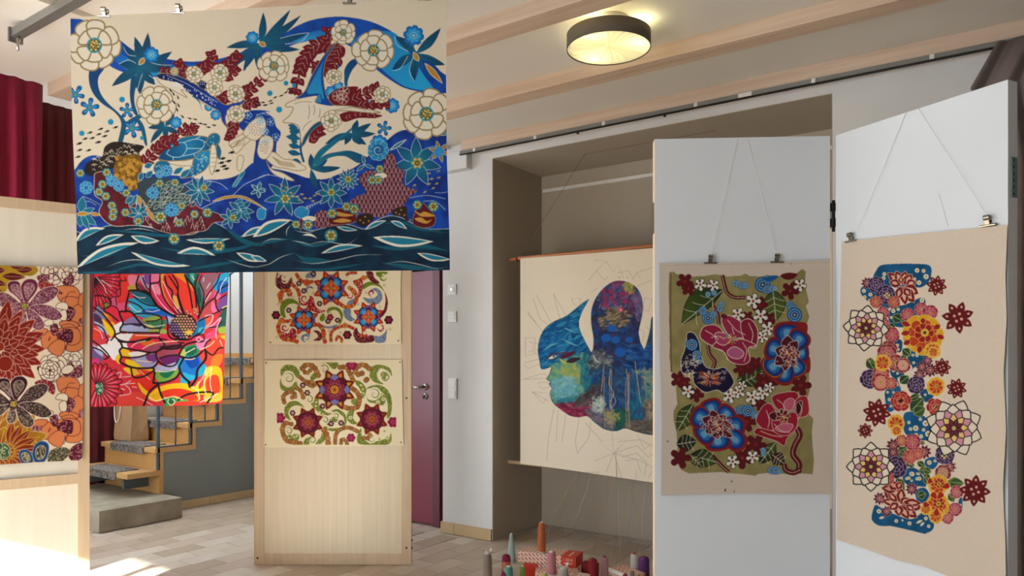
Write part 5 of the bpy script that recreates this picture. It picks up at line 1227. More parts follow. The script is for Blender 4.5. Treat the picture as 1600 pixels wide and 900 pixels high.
# ------------------------------------------------------------------ pattern: orange and maroon flowers on the framed board
def art_left():
    C = Canvas(-140, 400, 140, 745, '#ead8bc', seed=5)
    A, B = mapper(0, 410, 5.625), mapper(0, 570, 5.625)
    BR, OR = '#4a1622', '#dd8250'
    def maze(poly, n, c, w=.8, size=3.0):
        r_ = C.mask(catmull(poly)); 
        if r_ is None: return
        old = C.clip; C.clip = np.zeros((C.h, C.w), bool); C.clip[r_[0]] = r_[1]
        p = np.array(poly); lo, hi = p.min(0), p.max(0)
        for _ in range(n):
            x, y = C.r.uniform(lo[0], hi[0]), C.r.uniform(lo[1], hi[1]); b = C.r.uniform(0, 6.28); k = C.r.uniform(-1.4, 1.4)
            C.line([(x, y), (x + size * .5 * math.cos(b), y + size * .5 * math.sin(b)), (x + size * math.cos(b + k), y + size * math.sin(b + k))], w, c, n=3)
        C.clip = old
    def outline_rose(m, x, y, r, fill=None, n=7):
        X, Y = m(x, y); r /= m.s
        for f, k, ro in ((1, n, 0), (.72, n - 1, 20), (.45, n - 2, 5)): C.flower(X, Y, r * f, k, fill, BR, .9, wd=r * f * .85, rot=ro, jit=9, r0=r * .1)
    def unit(m, dy):
        "orange roses, speckled eyes and line blossoms along the right edge"
        def t(p): return m([(x, y + dy) for x, y in p])
        for p in ([(500, 220), (580, 205), (660, 215), (700, 270), (690, 330), (600, 350), (520, 330)], [(540, 330), (600, 300), (700, 320), (695, 380), (650, 410), (560, 380)], [(640, 400), (720, 370), (730, 500), (680, 560), (620, 500)], [(520, 530), (600, 510), (690, 540), (660, 590), (560, 580)], [(640, 600), (730, 560), (730, 740), (660, 785), (580, 770), (590, 700)], [(360, 680), (400, 600), (470, 620), (510, 660), (470, 730), (390, 755)], [(420, 760), (500, 680), (570, 700), (560, 780), (510, 825)], [(280, 610), (340, 580), (420, 590), (380, 640), (300, 640)], [(500, 590), (560, 580), (560, 640), (510, 650)], [(700, 290), (740, 270), (740, 380), (690, 370)], [(560, 580), (690, 590), (700, 700), (600, 720)]):
            C.blob(t(p), OR, BR, .9)
        for p in ([(560, 380), (600, 270), (660, 260)], [(440, 650), (425, 690), (450, 660)], [(600, 700), (580, 760), (560, 800)], [(530, 560), (620, 540), (680, 580)]): C.line(t(p), .8, BR)
        for p in ([(590, 400), (620, 390), (660, 430), (630, 500), (590, 510)], [(440, 570), (500, 540), (510, 620), (470, 640)], [(500, 650), (560, 590), (635, 600), (630, 700), (560, 690)], [(330, 120), (430, 110), (420, 160), (350, 165)], [(570, 140), (640, 120), (640, 185), (560, 195)], [(700, 500), (735, 500), (735, 560), (700, 550)], [(280, 650), (360, 640), (340, 690), (280, 690)]):
            C.blob(t(p), '#571324', BR, .8); maze(t(p), 40, '#d79aa0', .7, 2.4)
        for p in ([(490, 400), (510, 360), (560, 350), (595, 370), (590, 420), (540, 410)], [(530, 430), (580, 420), (585, 500), (540, 510), (520, 470)], [(390, 520), (450, 500), (470, 540), (410, 560)]): C.blob(t(p), '#efe2c8', BR, .8)
    C.disc(*A(520, 80), 14, '#eadcc2')
    outline_rose(A, 480, 100, 130, '#ecdcc4'); outline_rose(A, 620, 100, 110, '#ecdcc4', 6)
    outline_rose(A, 620, 880, 120, '#efe4cc', 6); outline_rose(A, 470, 930, 130, '#efe2ca', 8)
    unit(A, 0); unit(B, -100)
    outline_rose(B, 440, 50, 95, '#efe4cc', 8)
    C.blob(B([(540, 70), (560, 20), (620, 0), (650, 40), (600, 80)]), '#efe4cc', BR, .9)
    for p in ([(620, 90), (650, 40), (710, 0), (720, 90), (660, 115)], [(600, 790), (640, 720), (720, 690), (730, 800), (650, 850)]): C.blob(B(p), '#571324', BR, .8); maze(B(p), 60, '#d79aa0', .7, 2.6)
    C.blob(B([(310, 150), (400, 130), (480, 180), (470, 260), (400, 220), (330, 200)]), '#7c1c28'); maze(B([(310, 150), (400, 130), (480, 180), (470, 260), (400, 220), (330, 200)]), 60, '#d79aa0', .7)
    C.blob(A([(340, 170), (440, 180), (520, 240), (550, 280), (440, 260), (350, 230)]), '#8c2a28'); maze(A([(340, 170), (440, 180), (520, 240), (550, 280), (440, 260), (350, 230)]), 60, '#e0a090', .7)
    # golden leaves at the top
    C.blob(A([(-200, 20), (0, 20), (200, 25), (300, 30), (335, 70), (290, 115), (200, 120), (130, 170), (80, 190), (40, 260), (-100, 280), (-250, 200)]), ('mix', '#9c7a14', '#bb9424'))
    for x0, y0, x1, y1, w in ((10, 120, 225, 130, 70), (140, 70, 300, 60, 60), (85, 35, 220, 40, 50), (-60, 70, 50, 70, 60), (-80, 160, 60, 200, 60), (-120, 240, 30, 250, 50)): C.leaf(*A(x0, y0), *A(x1, y1), w / 5.6, '#641a18', '#caa040', .8, vein='#c9a27c')
    # big speckled blossoms
    def speckled(m, cx, cy, petals, dark, spk, rim, eye):
        for pts, hearts in petals:
            q = m(pts); C.blob(q, rim, '#e6cfc4', 1.0)
            c = np.array(q).mean(0); inner = [tuple(c + (np.array(p) - c) * (.62 if hearts else .9)) for p in q]
            C.blob(inner, dark, '#d6b9b2' if hearts else None, .8); maze(inner, 150, spk, .7, 2.2)
        X, Y = m(cx, cy)
        for k in range(26): C.line([(X, Y), (X + 10 * math.cos(k * .25) , Y + 10 * math.sin(k * .25))], .7, rim)
        C.disc(X, Y, 8, rim); C.speckle(X, Y, 8, 8, 50, .8, spk); C.disc(X, Y, 4.5, eye); C.speckle(X, Y, 4, 4, 14, .7, '#3c4a1a')
    P8 = [([(215, 370), (130, 290), (80, 250), (65, 190), (110, 160), (170, 175), (185, 240), (210, 310)], 1), ([(225, 370), (190, 270), (185, 200), (230, 150), (300, 150), (335, 200), (310, 270), (260, 330)], 1), ([(250, 380), (300, 300), (360, 240), (460, 210), (515, 240), (480, 310), (400, 360), (320, 375)], 0), ([(260, 395), (340, 370), (440, 380), (520, 430), (545, 480), (480, 510), (400, 490), (320, 450)], 0), ([(235, 410), (300, 430), (370, 500), (390, 560), (350, 595), (290, 575), (250, 510)], 0), ([(200, 410), (235, 470), (225, 540), (170, 560), (150, 510), (170, 450)], 0), ([(180, 400), (150, 450), (80, 500), (0, 510), (-30, 450), (50, 410), (120, 390)], 0), ([(180, 375), (120, 310), (40, 265), (-40, 280), (-60, 340), (20, 390), (100, 400)], 0)]
    speckled(A, 215, 385, P8, '#74384e', '#caa0a2', '#6c2440', '#a3a53c')
    # chrysanthemum
    def mum(m, cx, cy, R, rings, c1, c2, ln):
        X, Y = m(cx, cy)
        for f, n, ro in rings:
            for k in range(n):
                a = ro + 360 * k / n; ar = math.radians(a); L = R * f * (1 + C.r.uniform(-.08, .08))
                C.petal(X + L * .25 * math.cos(ar), Y + L * .25 * math.sin(ar), a, L * .75, L * 1.35 * math.pi / n * 1.1, ('lin', X, Y, c2, X + L * math.cos(ar), Y + L * math.sin(ar), c1), ln, .9, tip=1, vein=ln)
    mum(A, 0, 760, 72, ((1, 18, 0), (.82, 16, 9), (.64, 13, 3), (.45, 10, 14), (.3, 7, 0)), '#8a2016', '#5f120f', '#dba58c')
    C.disc(*A(0, 740), 7, '#8e2a18', '#dba58c', 1); C.disc(*A(45, 890), 12, '#82200f', '#dba58c', 1)
    mum(B, -10, 760, 78, ((1, 14, 6), (.78, 12, 18), (.55, 9, 4)), '#b58a1c', '#7a1f12', '#d8c08a')
    for k in range(9):
        a = math.radians(-80 + k * 18); C.leaf(*B(60 + 60 * math.cos(a), 760 + 60 * math.sin(a)), *B(60 + 330 * math.cos(a) * .9, 760 + 300 * math.sin(a) * .9), 13, '#82260f', '#c99a2c', 1.2, vein='#d6b48a')
    C.disc(*B(20, 760), 13, '#3a5536', '#c8c9a0', .9); C.speckle(*B(20, 760), 11, 11, 46, 1.2, '#a9b48a')
    P8b = [([(x - 92, y - 45) for x, y in p], h) for p, h in P8]
    speckled(B, 120, 345, P8b, '#3c2a2a', '#a08f78', '#33121c', '#c6a23a')
    for pts in ([(165, 800), (180, 755), (230, 745), (275, 780), (290, 850), (240, 880), (190, 860)], [(285, 770), (310, 700), (370, 670), (425, 700), (425, 780), (390, 850), (330, 870), (295, 830)]):
        q = B(pts); C.blob(q, '#1f4478', '#7fa0c0', .9); c = np.array(q).mean(0); inn = [tuple(c + (np.array(p) - c) * .62) for p in q]; C.blob(inn, '#3a3a34', '#cfc8a8', .8); maze(inn, 90, '#c9b98e', .7, 2)
    q = B([(420, 850), (440, 760), (520, 725), (600, 735), (610, 780), (560, 840), (480, 865)]); C.blob(q, '#3e3c30', '#b8ac88', .8); maze(q, 150, '#b8a878', .7, 2.2)
    # what hangs beyond the picture's edge
    for x, y, r in ((-90, 460, 34), (-95, 700, 40)): C.flower(x, y, r, 8, OR, BR, .9, wd=r * .8, jit=6); C.flower(x, y, r * .6, 7, OR, BR, .9, wd=r * .5)
    return C

# ------------------------------------------------------------------ pattern: the bright cloth
def art_bright():
    C = Canvas(130, 320, 372, 648, '#d5323f', seed=6)
    P, Q = mapper(140, 425, 7.273), mapper(140, 530, 7.273)
    K, WH = '#1f1116', '#f0e6e8'
    # unseen upper part behind the banner
    for k in range(14):
        x, y = C.r.uniform(140, 365), C.r.uniform(325, 425); C.flower(x, y, C.r.uniform(18, 34), 8, [('#d8405a'), '#e2602c', '#2f8fcf', '#f0c020'][k % 4], K, 1.6, jit=6)
    C.blob(P([(20, 40), (800, 40), (800, 600), (300, 620), (20, 400)]), '#dd2f3c')
    for pts, c in (
        ([(40, 60), (400, 50), (400, 100), (350, 170), (340, 260), (200, 250), (40, 200)], '#d0284a'), ([(300, 40), (520, 60), (440, 140), (410, 330), (330, 300), (340, 180)], '#e4342c'),
        ([(200, 260), (310, 260), (320, 350), (410, 350), (420, 420), (300, 440), (230, 380)], '#e05580'), ([(440, 40), (560, 50), (540, 140), (460, 160)], '#e08098'), ([(440, 160), (520, 150), (520, 200), (440, 210)], '#b9a040'),
        ([(540, 130), (600, 150), (640, 210), (560, 215)], '#7a3048'), ([(560, 50), (690, 40), (690, 200), (640, 190), (570, 90)], '#b8a0bc'), ([(620, 40), (690, 30), (690, 130), (640, 130)], '#8a4aa0'), ([(690, 30), (800, 25), (780, 110), (690, 130)], '#e878a0'),
        ([(50, 290), (180, 280), (210, 360), (160, 430), (60, 400)], '#5a9838'), ([(50, 320), (130, 310), (120, 390), (60, 380)], '#17604c'), ([(50, 380), (130, 400), (180, 520), (150, 600), (40, 520)], '#8a80b0'), ([(50, 470), (120, 510), (150, 590), (60, 580)], '#4a3058'), ([(50, 560), (140, 600), (220, 680), (180, 720), (100, 640)], '#a9b4d8'),
        ([(160, 460), (240, 520), (300, 550), (270, 620), (200, 540)], '#f2b41c'), ([(140, 530), (220, 600), (280, 680), (240, 740), (180, 640)], '#f4d21e'), ([(180, 400), (320, 400), (340, 560), (300, 600), (200, 470)], '#df2c48'), ([(200, 480), (240, 490), (260, 560), (230, 560)], '#e26a2a'),
        ([(270, 620), (380, 560), (400, 620), (360, 700), (500, 700), (480, 800), (300, 800), (290, 700)], '#f1eff2'), ([(30, 620), (120, 660), (200, 740), (220, 800), (40, 800)], '#e2402c'), ([(120, 690), (180, 700), (200, 790), (130, 770)], '#d83a5a'),
        ([(470, 230), (560, 210), (690, 260), (760, 380), (620, 370), (520, 300)], '#1f6478'), ([(440, 310), (540, 300), (640, 350), (790, 400), (800, 440), (620, 440), (470, 370)], '#2ba0d4'), ([(430, 370), (520, 380), (620, 440), (620, 480), (520, 490)], '#35b4d8'), ([(600, 430), (800, 420), (960, 500), (980, 540), (820, 500), (620, 470)], '#1a62c0'), ([(560, 490), (700, 480), (800, 510), (720, 540), (600, 520)], '#2f9ac8'),
        ([(600, 540), (720, 500), (820, 515), (760, 560), (640, 570)], '#9aa848'), ([(600, 580), (720, 560), (860, 540), (870, 600), (820, 650), (700, 640)], '#3d7a58'), ([(620, 600), (700, 600), (740, 640), (660, 640)], '#b8bc60'), ([(400, 560), (480, 510), (560, 520), (620, 600), (500, 600), (390, 600)], '#8a7cb0'), ([(380, 600), (600, 610), (700, 650), (680, 690), (380, 670)], '#aab0dc'), ([(450, 590), (590, 600), (560, 620)], '#4a2a58'),
        ([(480, 730), (520, 700), (700, 680), (900, 700), (1000, 760), (900, 800), (480, 800)], '#e2502a'), ([(700, 700), (900, 700), (980, 760), (860, 800), (700, 780)], '#dc3050'), ([(660, 660), (860, 650), (880, 700), (700, 690)], '#a4b45a'),
        ([(690, 140), (740, 110), (800, 130), (860, 300), (960, 450), (1010, 510), (900, 460), (760, 360), (700, 240)], '#d82a5e'), ([(700, 150), (760, 130), (800, 190), (800, 260), (730, 230)], '#e888a8'), ([(800, 40), (860, 30), (880, 160), (940, 260), (1000, 420), (1030, 490), (940, 440), (860, 300), (800, 150)], '#e8942c'), ([(850, 60), (940, 220), (1000, 400), (1040, 480), (960, 440), (870, 290), (830, 150)], '#dd3340'), ([(860, 30), (1000, 20), (1080, 100), (1180, 170), (1200, 280), (1200, 420), (1100, 450), (1060, 480), (1000, 280), (930, 200), (880, 130)], '#e23a2a'), ([(950, 20), (1080, 20), (1150, 140), (1190, 230), (1100, 130)], '#e8822a'), ([(940, 270), (1000, 290), (1040, 400), (990, 400)], '#e8a04a'), ([(960, 380), (1050, 450), (1040, 490), (980, 440)], '#ea8ca0'),
        ([(1080, 20), (1250, 20), (1220, 80), (1210, 180), (1180, 170), (1110, 100)], '#1f5e5a'), ([(1140, 20), (1190, 20), (1180, 120), (1150, 90)], '#3f9a8a'), ([(1210, 150), (1250, 100), (1290, 210), (1320, 330), (1260, 420), (1210, 330)], '#3a6a52'), ([(1220, 200), (1250, 180), (1270, 320), (1240, 350)], '#1a4a4a'), ([(1250, 60), (1320, 20), (1480, 20), (1420, 120), (1340, 240), (1300, 300), (1260, 180)], '#94606e'), ([(1320, 250), (1400, 170), (1450, 220), (1400, 320), (1330, 420), (1280, 460)], '#d05068'), ([(1400, 160), (1500, 20), (1600, 20), (1600, 130), (1480, 230)], '#2e9cc8'), ([(1480, 100), (1590, 130), (1560, 220), (1490, 250), (1450, 200)], '#1a62b4'), ([(1430, 230), (1490, 260), (1470, 310), (1420, 300)], '#e06ca0'), ([(1470, 330), (1570, 260), (1570, 380), (1500, 440), (1450, 430)], '#7a4a92'), ([(1500, 410), (1560, 380), (1560, 420)], '#c8d078'), ([(1300, 330), (1420, 300), (1440, 420), (1360, 480), (1240, 560), (1290, 430)], '#c04a52'), ([(1400, 330), (1450, 430), (1420, 480), (1380, 420)], '#e070a0'),
        ([(1460, 520), (1560, 400), (1560, 620), (1460, 640)], '#2f5a50'), ([(1460, 640), (1550, 620), (1550, 700), (1480, 700)], '#a0b84a'), ([(1310, 500), (1400, 490), (1390, 580), (1330, 620), (1300, 560)], '#e05a48'), ([(1300, 640), (1380, 600), (1500, 510), (1450, 640), (1440, 720), (1400, 800), (1320, 720), (1420, 650)], '#e0507c'), ([(1220, 560), (1310, 530), (1300, 680), (1220, 720), (1160, 720)], '#1a72a8'), ([(1240, 640), (1300, 630), (1300, 690), (1240, 700)], '#3fb0cc'), ([(1440, 720), (1560, 700), (1540, 800), (1420, 800)], '#e8642c'), ([(1490, 730), (1540, 720), (1530, 780)], '#f0c01c'), ([(1170, 740), (1300, 730), (1340, 790), (1200, 800)], '#d03a60'),
        ([(870, 500), (950, 530), (930, 580), (880, 590)], '#b0b0dc'),
    ): C.blob(P(pts), c)
    for pts, c in (
        ([(20, 0), (200, 0), (220, 80), (150, 230), (30, 120)], '#d8404c'), ([(30, 80), (120, 120), (160, 200), (110, 270), (30, 200)], '#6a5a90'), ([(40, 60), (130, 130), (150, 200), (60, 130)], '#b0b4dc'), ([(30, 240), (100, 220), (90, 300), (40, 300)], '#e0307c'), ([(90, 80), (220, 60), (240, 170), (220, 190), (130, 150)], '#eef0f4'), ([(210, 0), (340, 0), (360, 100), (340, 180), (300, 240), (240, 200)], '#f0f0f4'), ([(290, 220), (340, 170), (360, 260), (330, 280)], '#f0c820'), ([(350, 0), (450, 0), (440, 90), (360, 90)], '#f2eef0'),
        ([(440, 20), (600, 0), (820, 60), (840, 120), (700, 150), (460, 110)], '#e02c5c'), ([(560, 20), (700, 10), (760, 60), (640, 80)], '#e8702a'), ([(620, 100), (800, 50), (1040, 50), (1020, 120), (820, 140), (700, 150)], '#a04a66'), ([(800, 80), (1040, 60), (1030, 110), (860, 120)], '#5a2438'), ([(360, 110), (450, 130), (470, 190), (600, 190), (440, 210), (370, 190)], '#f2c01c'), ([(450, 150), (640, 140), (600, 190), (480, 200)], '#f2ecec'), ([(360, 200), (420, 220), (420, 280), (360, 260)], '#e0402c'), ([(410, 230), (520, 250), (640, 310), (560, 325), (430, 290)], '#f4d020'), ([(470, 200), (640, 190), (720, 160), (780, 230), (740, 310), (620, 320), (520, 260)], '#a8a4d4'), ([(640, 200), (760, 160), (790, 220), (740, 260), (700, 270)], '#7a3a88'),
        ([(780, 160), (960, 130), (1010, 180), (960, 190), (800, 230)], '#a04a60'), ([(800, 220), (900, 180), (1000, 190), (1010, 240), (960, 300), (860, 300)], '#6c2468'), ([(750, 290), (850, 300), (1000, 260), (990, 340), (860, 370), (740, 370)], '#aeb0d8'), ([(740, 370), (860, 370), (1000, 340), (980, 420), (860, 480), (780, 490)], '#7aac4a'), ([(800, 380), (960, 350), (920, 420), (850, 440)], '#137048'), ([(1030, 150), (1100, 80), (1220, 60), (1250, 120), (1200, 190), (1080, 200)], '#2c8a58'), ([(1030, 150), (1080, 110), (1090, 190), (1040, 190)], '#b8c46a'), ([(1090, 120), (1200, 80), (1210, 150), (1130, 190)], '#0f6444'),
        ([(1000, 240), (1080, 200), (1250, 190), (1280, 260), (1260, 360), (1180, 480), (1140, 500), (1060, 420), (1010, 360)], '#1c74c8'), ([(1050, 380), (1130, 400), (1200, 420), (1140, 510), (1040, 510)], '#23b0d8'), ([(1000, 240), (1050, 230), (1040, 320), (1010, 360)], '#2ab8e0'), ([(1090, 230), (1220, 200), (1240, 290), (1150, 330)], '#1048a8'), ([(1260, 300), (1330, 290), (1290, 400), (1230, 420)], '#28a8c8'), ([(1260, 140), (1330, 100), (1500, 110), (1510, 180), (1440, 300), (1330, 300), (1260, 230)], '#e2483c'), ([(1400, 200), (1510, 170), (1500, 260), (1430, 340), (1380, 300)], '#ec7c2c'), ([(1220, 0), (1400, 0), (1440, 20), (1320, 100), (1230, 110)], '#e880b0'), ([(1360, 0), (1530, 0), (1520, 100), (1400, 160), (1330, 100)], '#e24a34'),
        ([(460, 330), (720, 340), (720, 370), (620, 420), (500, 430)], '#f0b42c'), ([(540, 340), (700, 370), (600, 400)], '#e23c28'), ([(380, 330), (460, 330), (480, 400), (440, 390)], '#f2c820'), ([(500, 420), (720, 380), (720, 500), (560, 560), (480, 500)], '#e23426'), ([(550, 490), (620, 560), (700, 620), (660, 660), (580, 580)], '#f4c41c'), ([(620, 540), (720, 520), (780, 560), (700, 620)], '#e02c24'),
        ([(670, 650), (760, 560), (900, 510), (1080, 500), (1200, 540), (1250, 620), (1240, 700), (1100, 690), (980, 700), (840, 690), (760, 710), (690, 690)], '#f2c21a'), ([(760, 630), (860, 580), (1000, 560), (1120, 580), (1200, 620), (1230, 690), (1100, 690), (980, 660), (860, 660)], '#df3a20'), ([(700, 640), (780, 600), (800, 660), (740, 690)], '#e8b018'), ([(840, 680), (930, 660), (1000, 680), (1060, 720), (980, 760), (860, 760)], '#2c9a54'), ([(890, 690), (930, 680), (960, 700), (940, 740), (900, 730)], '#146a40'), ([(1000, 690), (1120, 690), (1100, 740), (1020, 750)], '#5ab04a'),
        ([(1200, 540), (1300, 400), (1340, 320), (1400, 310), (1330, 420), (1290, 520), (1300, 620), (1250, 620)], '#f2d81e'), ([(1320, 400), (1400, 310), (1500, 350), (1510, 600), (1490, 700), (1340, 710), (1300, 600)], '#f2c41c'), ([(1320, 480), (1370, 420), (1450, 410), (1480, 500), (1480, 600), (1400, 620), (1330, 580)], '#de4628'), ([(1300, 650), (1450, 630), (1500, 690), (1330, 720)], '#d8c04a'), ([(1140, 480), (1200, 460), (1190, 520), (1150, 540)], '#d83040'), ([(1260, 430), (1310, 400), (1290, 520), (1240, 560)], '#e03a3a'),
        ([(330, 660), (520, 600), (640, 640), (620, 780), (340, 780)], '#e0443a'), ([(960, 720), (1240, 700), (1340, 740), (1000, 780)], '#e23c2c'),
    ): C.blob(Q(pts), c)
    # red daisies
    for m, x, y, R, n, a0, a1 in ((P, 20, 90, 330, 12, -10, 85), (Q, 90, 540, 270, 17, -110, 110)):
        X, Y = m(x, y)
        for k in range(n):
            a = a0 + (a1 - a0) * k / (n - 1); C.petal(X, Y, a, R / 7.273 * (1 + .08 * math.sin(k * 3)), 8, '#d82848' if k % 3 else '#cf2a36', K, 1.3, tip=0, vein='#f0b0bc')
    X, Y = Q(110, 560); C.disc(X, Y, 7, '#2c5a44', ry=10); C.speckle(X, Y, 6, 9, 40, 1.0, '#a9d0b4')
    for pts in ([(340, 430), (400, 430), (470, 420)], [(350, 520), (400, 510), (470, 470)], [(400, 520), (450, 560), (460, 620), (340, 640)], [(360, 560), (400, 575)], [(380, 510), (520, 500)], [(300, 390), (360, 380), (340, 440)], [(530, 660), (620, 700), (720, 750)], [(560, 350), (640, 420), (690, 460)], [(480, 540), (540, 550)]): C.line(Q(pts), 1.2, '#f0cfcf')
    # heavy outlines
    for pts, w in (([(800, 20), (790, 110), (720, 130), (690, 120), (690, 30)], 2.2), ([(690, 130), (690, 240), (760, 380), (900, 470), (1020, 520)], 2.6), ([(800, 60), (810, 180), (860, 320), (960, 450), (1030, 500)], 2.2), ([(850, 40), (880, 150), (940, 220), (940, 330), (1040, 490)], 2.4), ([(900, 40), (1000, 200), (1000, 280), (1060, 480)], 2.2), ([(940, 30), (1000, 130), (1010, 280), (1080, 480)], 2.4), ([(1080, 30), (1130, 180), (1170, 420)], 2.4), ([(1100, 60), (1190, 200), (1220, 480)], 2.2), ([(1240, 30), (1200, 150), (1220, 300), (1250, 430), (1230, 520)], 2.2), ([(1280, 30), (1250, 110), (1300, 260), (1260, 480)], 1.8), ([(1480, 20), (1440, 130), (1330, 280), (1260, 480)], 2.0), ([(1230, 540), (1300, 400), (1420, 300), (1440, 400), (1480, 460)], 2.0), ([(1600, 130), (1480, 200), (1420, 300)], 2.2), ([(1560, 250), (1470, 310)], 1.8), ([(1560, 400), (1400, 480), (1240, 560)], 2.0),
        ([(560, 40), (530, 140), (560, 210), (640, 215), (700, 270)], 2.6), ([(600, 60), (650, 180), (690, 200)], 2.0), ([(440, 220), (470, 210), (570, 215), (690, 270), (790, 400), (980, 500)], 3.0), ([(450, 230), (410, 420), (480, 460), (560, 560), (640, 640)], 2.8), ([(480, 250), (540, 310), (650, 370), (780, 390)], 2.0), ([(440, 330), (560, 380), (620, 450)], 2.0), ([(490, 480), (620, 470), (760, 490), (820, 520)], 2.2), ([(420, 450), (340, 460), (380, 580), (350, 640), (370, 680), (560, 690), (780, 690)], 2.8), ([(380, 600), (500, 590), (600, 600), (680, 640), (800, 640)], 2.0), ([(640, 560), (740, 555), (810, 530)], 1.8), ([(820, 510), (820, 600), (790, 690), (800, 790)], 1.6), ([(370, 680), (290, 720), (330, 770), (430, 795), (520, 790)], 2.6), ([(520, 790), (700, 750), (880, 770)], 2.0),
        ([(870, 500), (890, 590), (890, 700), (950, 760), (1120, 770), (1180, 740)], 2.6), ([(1180, 730), (1260, 690), (1310, 640), (1440, 620), (1500, 560)], 2.0), ([(1180, 740), (1280, 710), (1300, 780), (1240, 800)], 1.8), ([(50, 270), (130, 270), (210, 300), (240, 380), (160, 430), (230, 480), (330, 560)], 2.2), ([(40, 400), (140, 470), (240, 590), (290, 700), (240, 780)], 2.4), ([(50, 590), (150, 640), (200, 760)], 2.0), ([(400, 60), (410, 100), (350, 110), (350, 260), (300, 290), (310, 380)], 1.6), ([(230, 380), (300, 400), (340, 460)], 1.6)): C.line(P(pts), w, K)
    for pts, w in (([(330, 0), (350, 30), (560, 30), (700, 0)], 2.6), ([(350, 30), (370, 90), (340, 130), (360, 200), (350, 260), (450, 310), (560, 330), (720, 320), (780, 250)], 3.0), ([(370, 95), (560, 130), (720, 150), (860, 100), (1050, 60)], 2.6), ([(370, 200), (500, 210), (640, 180), (700, 150)], 2.4), ([(720, 320), (740, 380), (720, 500)], 3.0), ([(470, 320), (500, 430), (620, 420), (740, 350)], 2.6), ([(720, 500), (860, 490), (980, 440), (1020, 380)], 3.0), ([(800, 0), (850, 70), (760, 150), (770, 230), (850, 300), (960, 300), (1020, 220)], 2.4), ([(790, 220), (880, 190), (1000, 180)], 2.2), ([(850, 110), (960, 110), (1040, 80)], 2.2), ([(1010, 190), (1080, 70), (1200, 30), (1280, 20)], 3.0), ([(1010, 190), (1120, 215), (1220, 190), (1290, 130)], 3.0), ([(1070, 210), (1020, 320), (1060, 420), (1150, 500)], 3.4), ([(1310, 110), (1320, 220), (1230, 340), (1210, 450), (1140, 550)], 3.6), ([(1320, 130), (1400, 180), (1460, 110), (1520, 95)], 2.2), ([(1140, 550), (1120, 490)], 3.0), ([(1300, 110), (1330, 40), (1380, 0)], 2.4),
        ([(780, 510), (680, 600), (630, 720), (610, 770)], 3.2), ([(780, 510), (800, 600), (860, 730)], 3.2), ([(1000, 700), (1080, 640), (1200, 610), (1400, 605), (1360, 690), (1330, 730)], 3.0), ([(30, 90), (130, 130), (200, 200)], 2.2), ([(20, 10), (120, 80), (220, 190), (160, 230)], 2.2), ([(220, 0), (190, 40)], 2), ([(960, 0), (1020, 40), (1080, 40)], 2.2)): C.line(Q(pts), w, K)
    for pts in ([(710, 150), (760, 280), (880, 430), (960, 480)], [(830, 100), (920, 290), (1000, 420)], [(480, 250), (560, 290), (640, 290)], [(450, 370), (540, 450), (600, 430)], [(640, 440), (720, 450), (800, 430)], [(620, 590), (720, 620), (860, 600)], [(1160, 40), (1190, 90)], [(1300, 60), (1290, 110)], [(1370, 120), (1330, 190)], [(1380, 230), (1310, 340)], [(1310, 500), (1400, 490), (1380, 570), (1310, 630)], [(1300, 650), (1400, 600), (1490, 520), (1440, 650), (1440, 760)], [(1480, 230), (1500, 150), (1560, 60)], [(80, 60), (160, 160), (190, 240)], [(130, 90), (250, 170)], [(520, 720), (640, 720), (800, 720)], [(50, 640), (120, 680), (150, 760)]): C.line(P(pts), 1.1, WH)
    for pts in ([(470, 90), (540, 40), (640, 20)], [(600, 110), (720, 50), (860, 30), (1010, 20)], [(740, 360), (860, 370), (990, 340)], [(1090, 160), (1200, 100)], [(1330, 310), (1290, 430), (1210, 540)], [(1390, 320), (1370, 480), (1390, 600)], [(1390, 320), (1310, 440), (1300, 560), (1330, 620)], [(1080, 225), (1150, 230), (1200, 215)], [(670, 660), (760, 700), (840, 680), (960, 650), (1060, 690)], [(1150, 540), (1230, 590), (1250, 690)], [(900, 680), (890, 720), (930, 750), (970, 710), (940, 680)], [(530, 240), (620, 250), (720, 260)], [(1250, 120), (1350, 80), (1420, 20)], [(1480, 10), (1510, 80)], [(1250, 720), (1380, 660), (1460, 610)]): C.line(Q(pts), 1.3, '#f4e6c8')
    # seed head
    X, Y = P(1060, 620); C.disc(X, Y, 22, '#241318', ry=20, rot=-.5)
    for j in range(9):
        for i in range(10):
            x, y = 900 + i * 34 + (j % 2) * 17, 500 + j * 30
            if ((x - 1060) * .9 + (y - 620) * .35) ** 2 / 150 ** 2 + ((y - 620) * .9 - (x - 1060) * .3) ** 2 / 125 ** 2 < 1.0:
                f = (x - 880) / 330 - (y - 500) / 520; C.disc(*P(x, y), 1.95, '#cf9478' if f > .35 else ('#d8b070' if f > .15 else '#8a70a8'), ry=1.6, n=9)
    for k in range(12): C.disc(*P(1100 + C.r.uniform(0, 140), 410 + C.r.uniform(0, 70)), 1.7, '#e8a070', '#7a3a28', .6, n=9)
    C.blob(P([(1080, 680), (1140, 660), (1170, 690), (1120, 710)]), '#e0b840')
    C.disc(*P(1240, 765), 3.5, '#d83054', WH, 1)
    return C

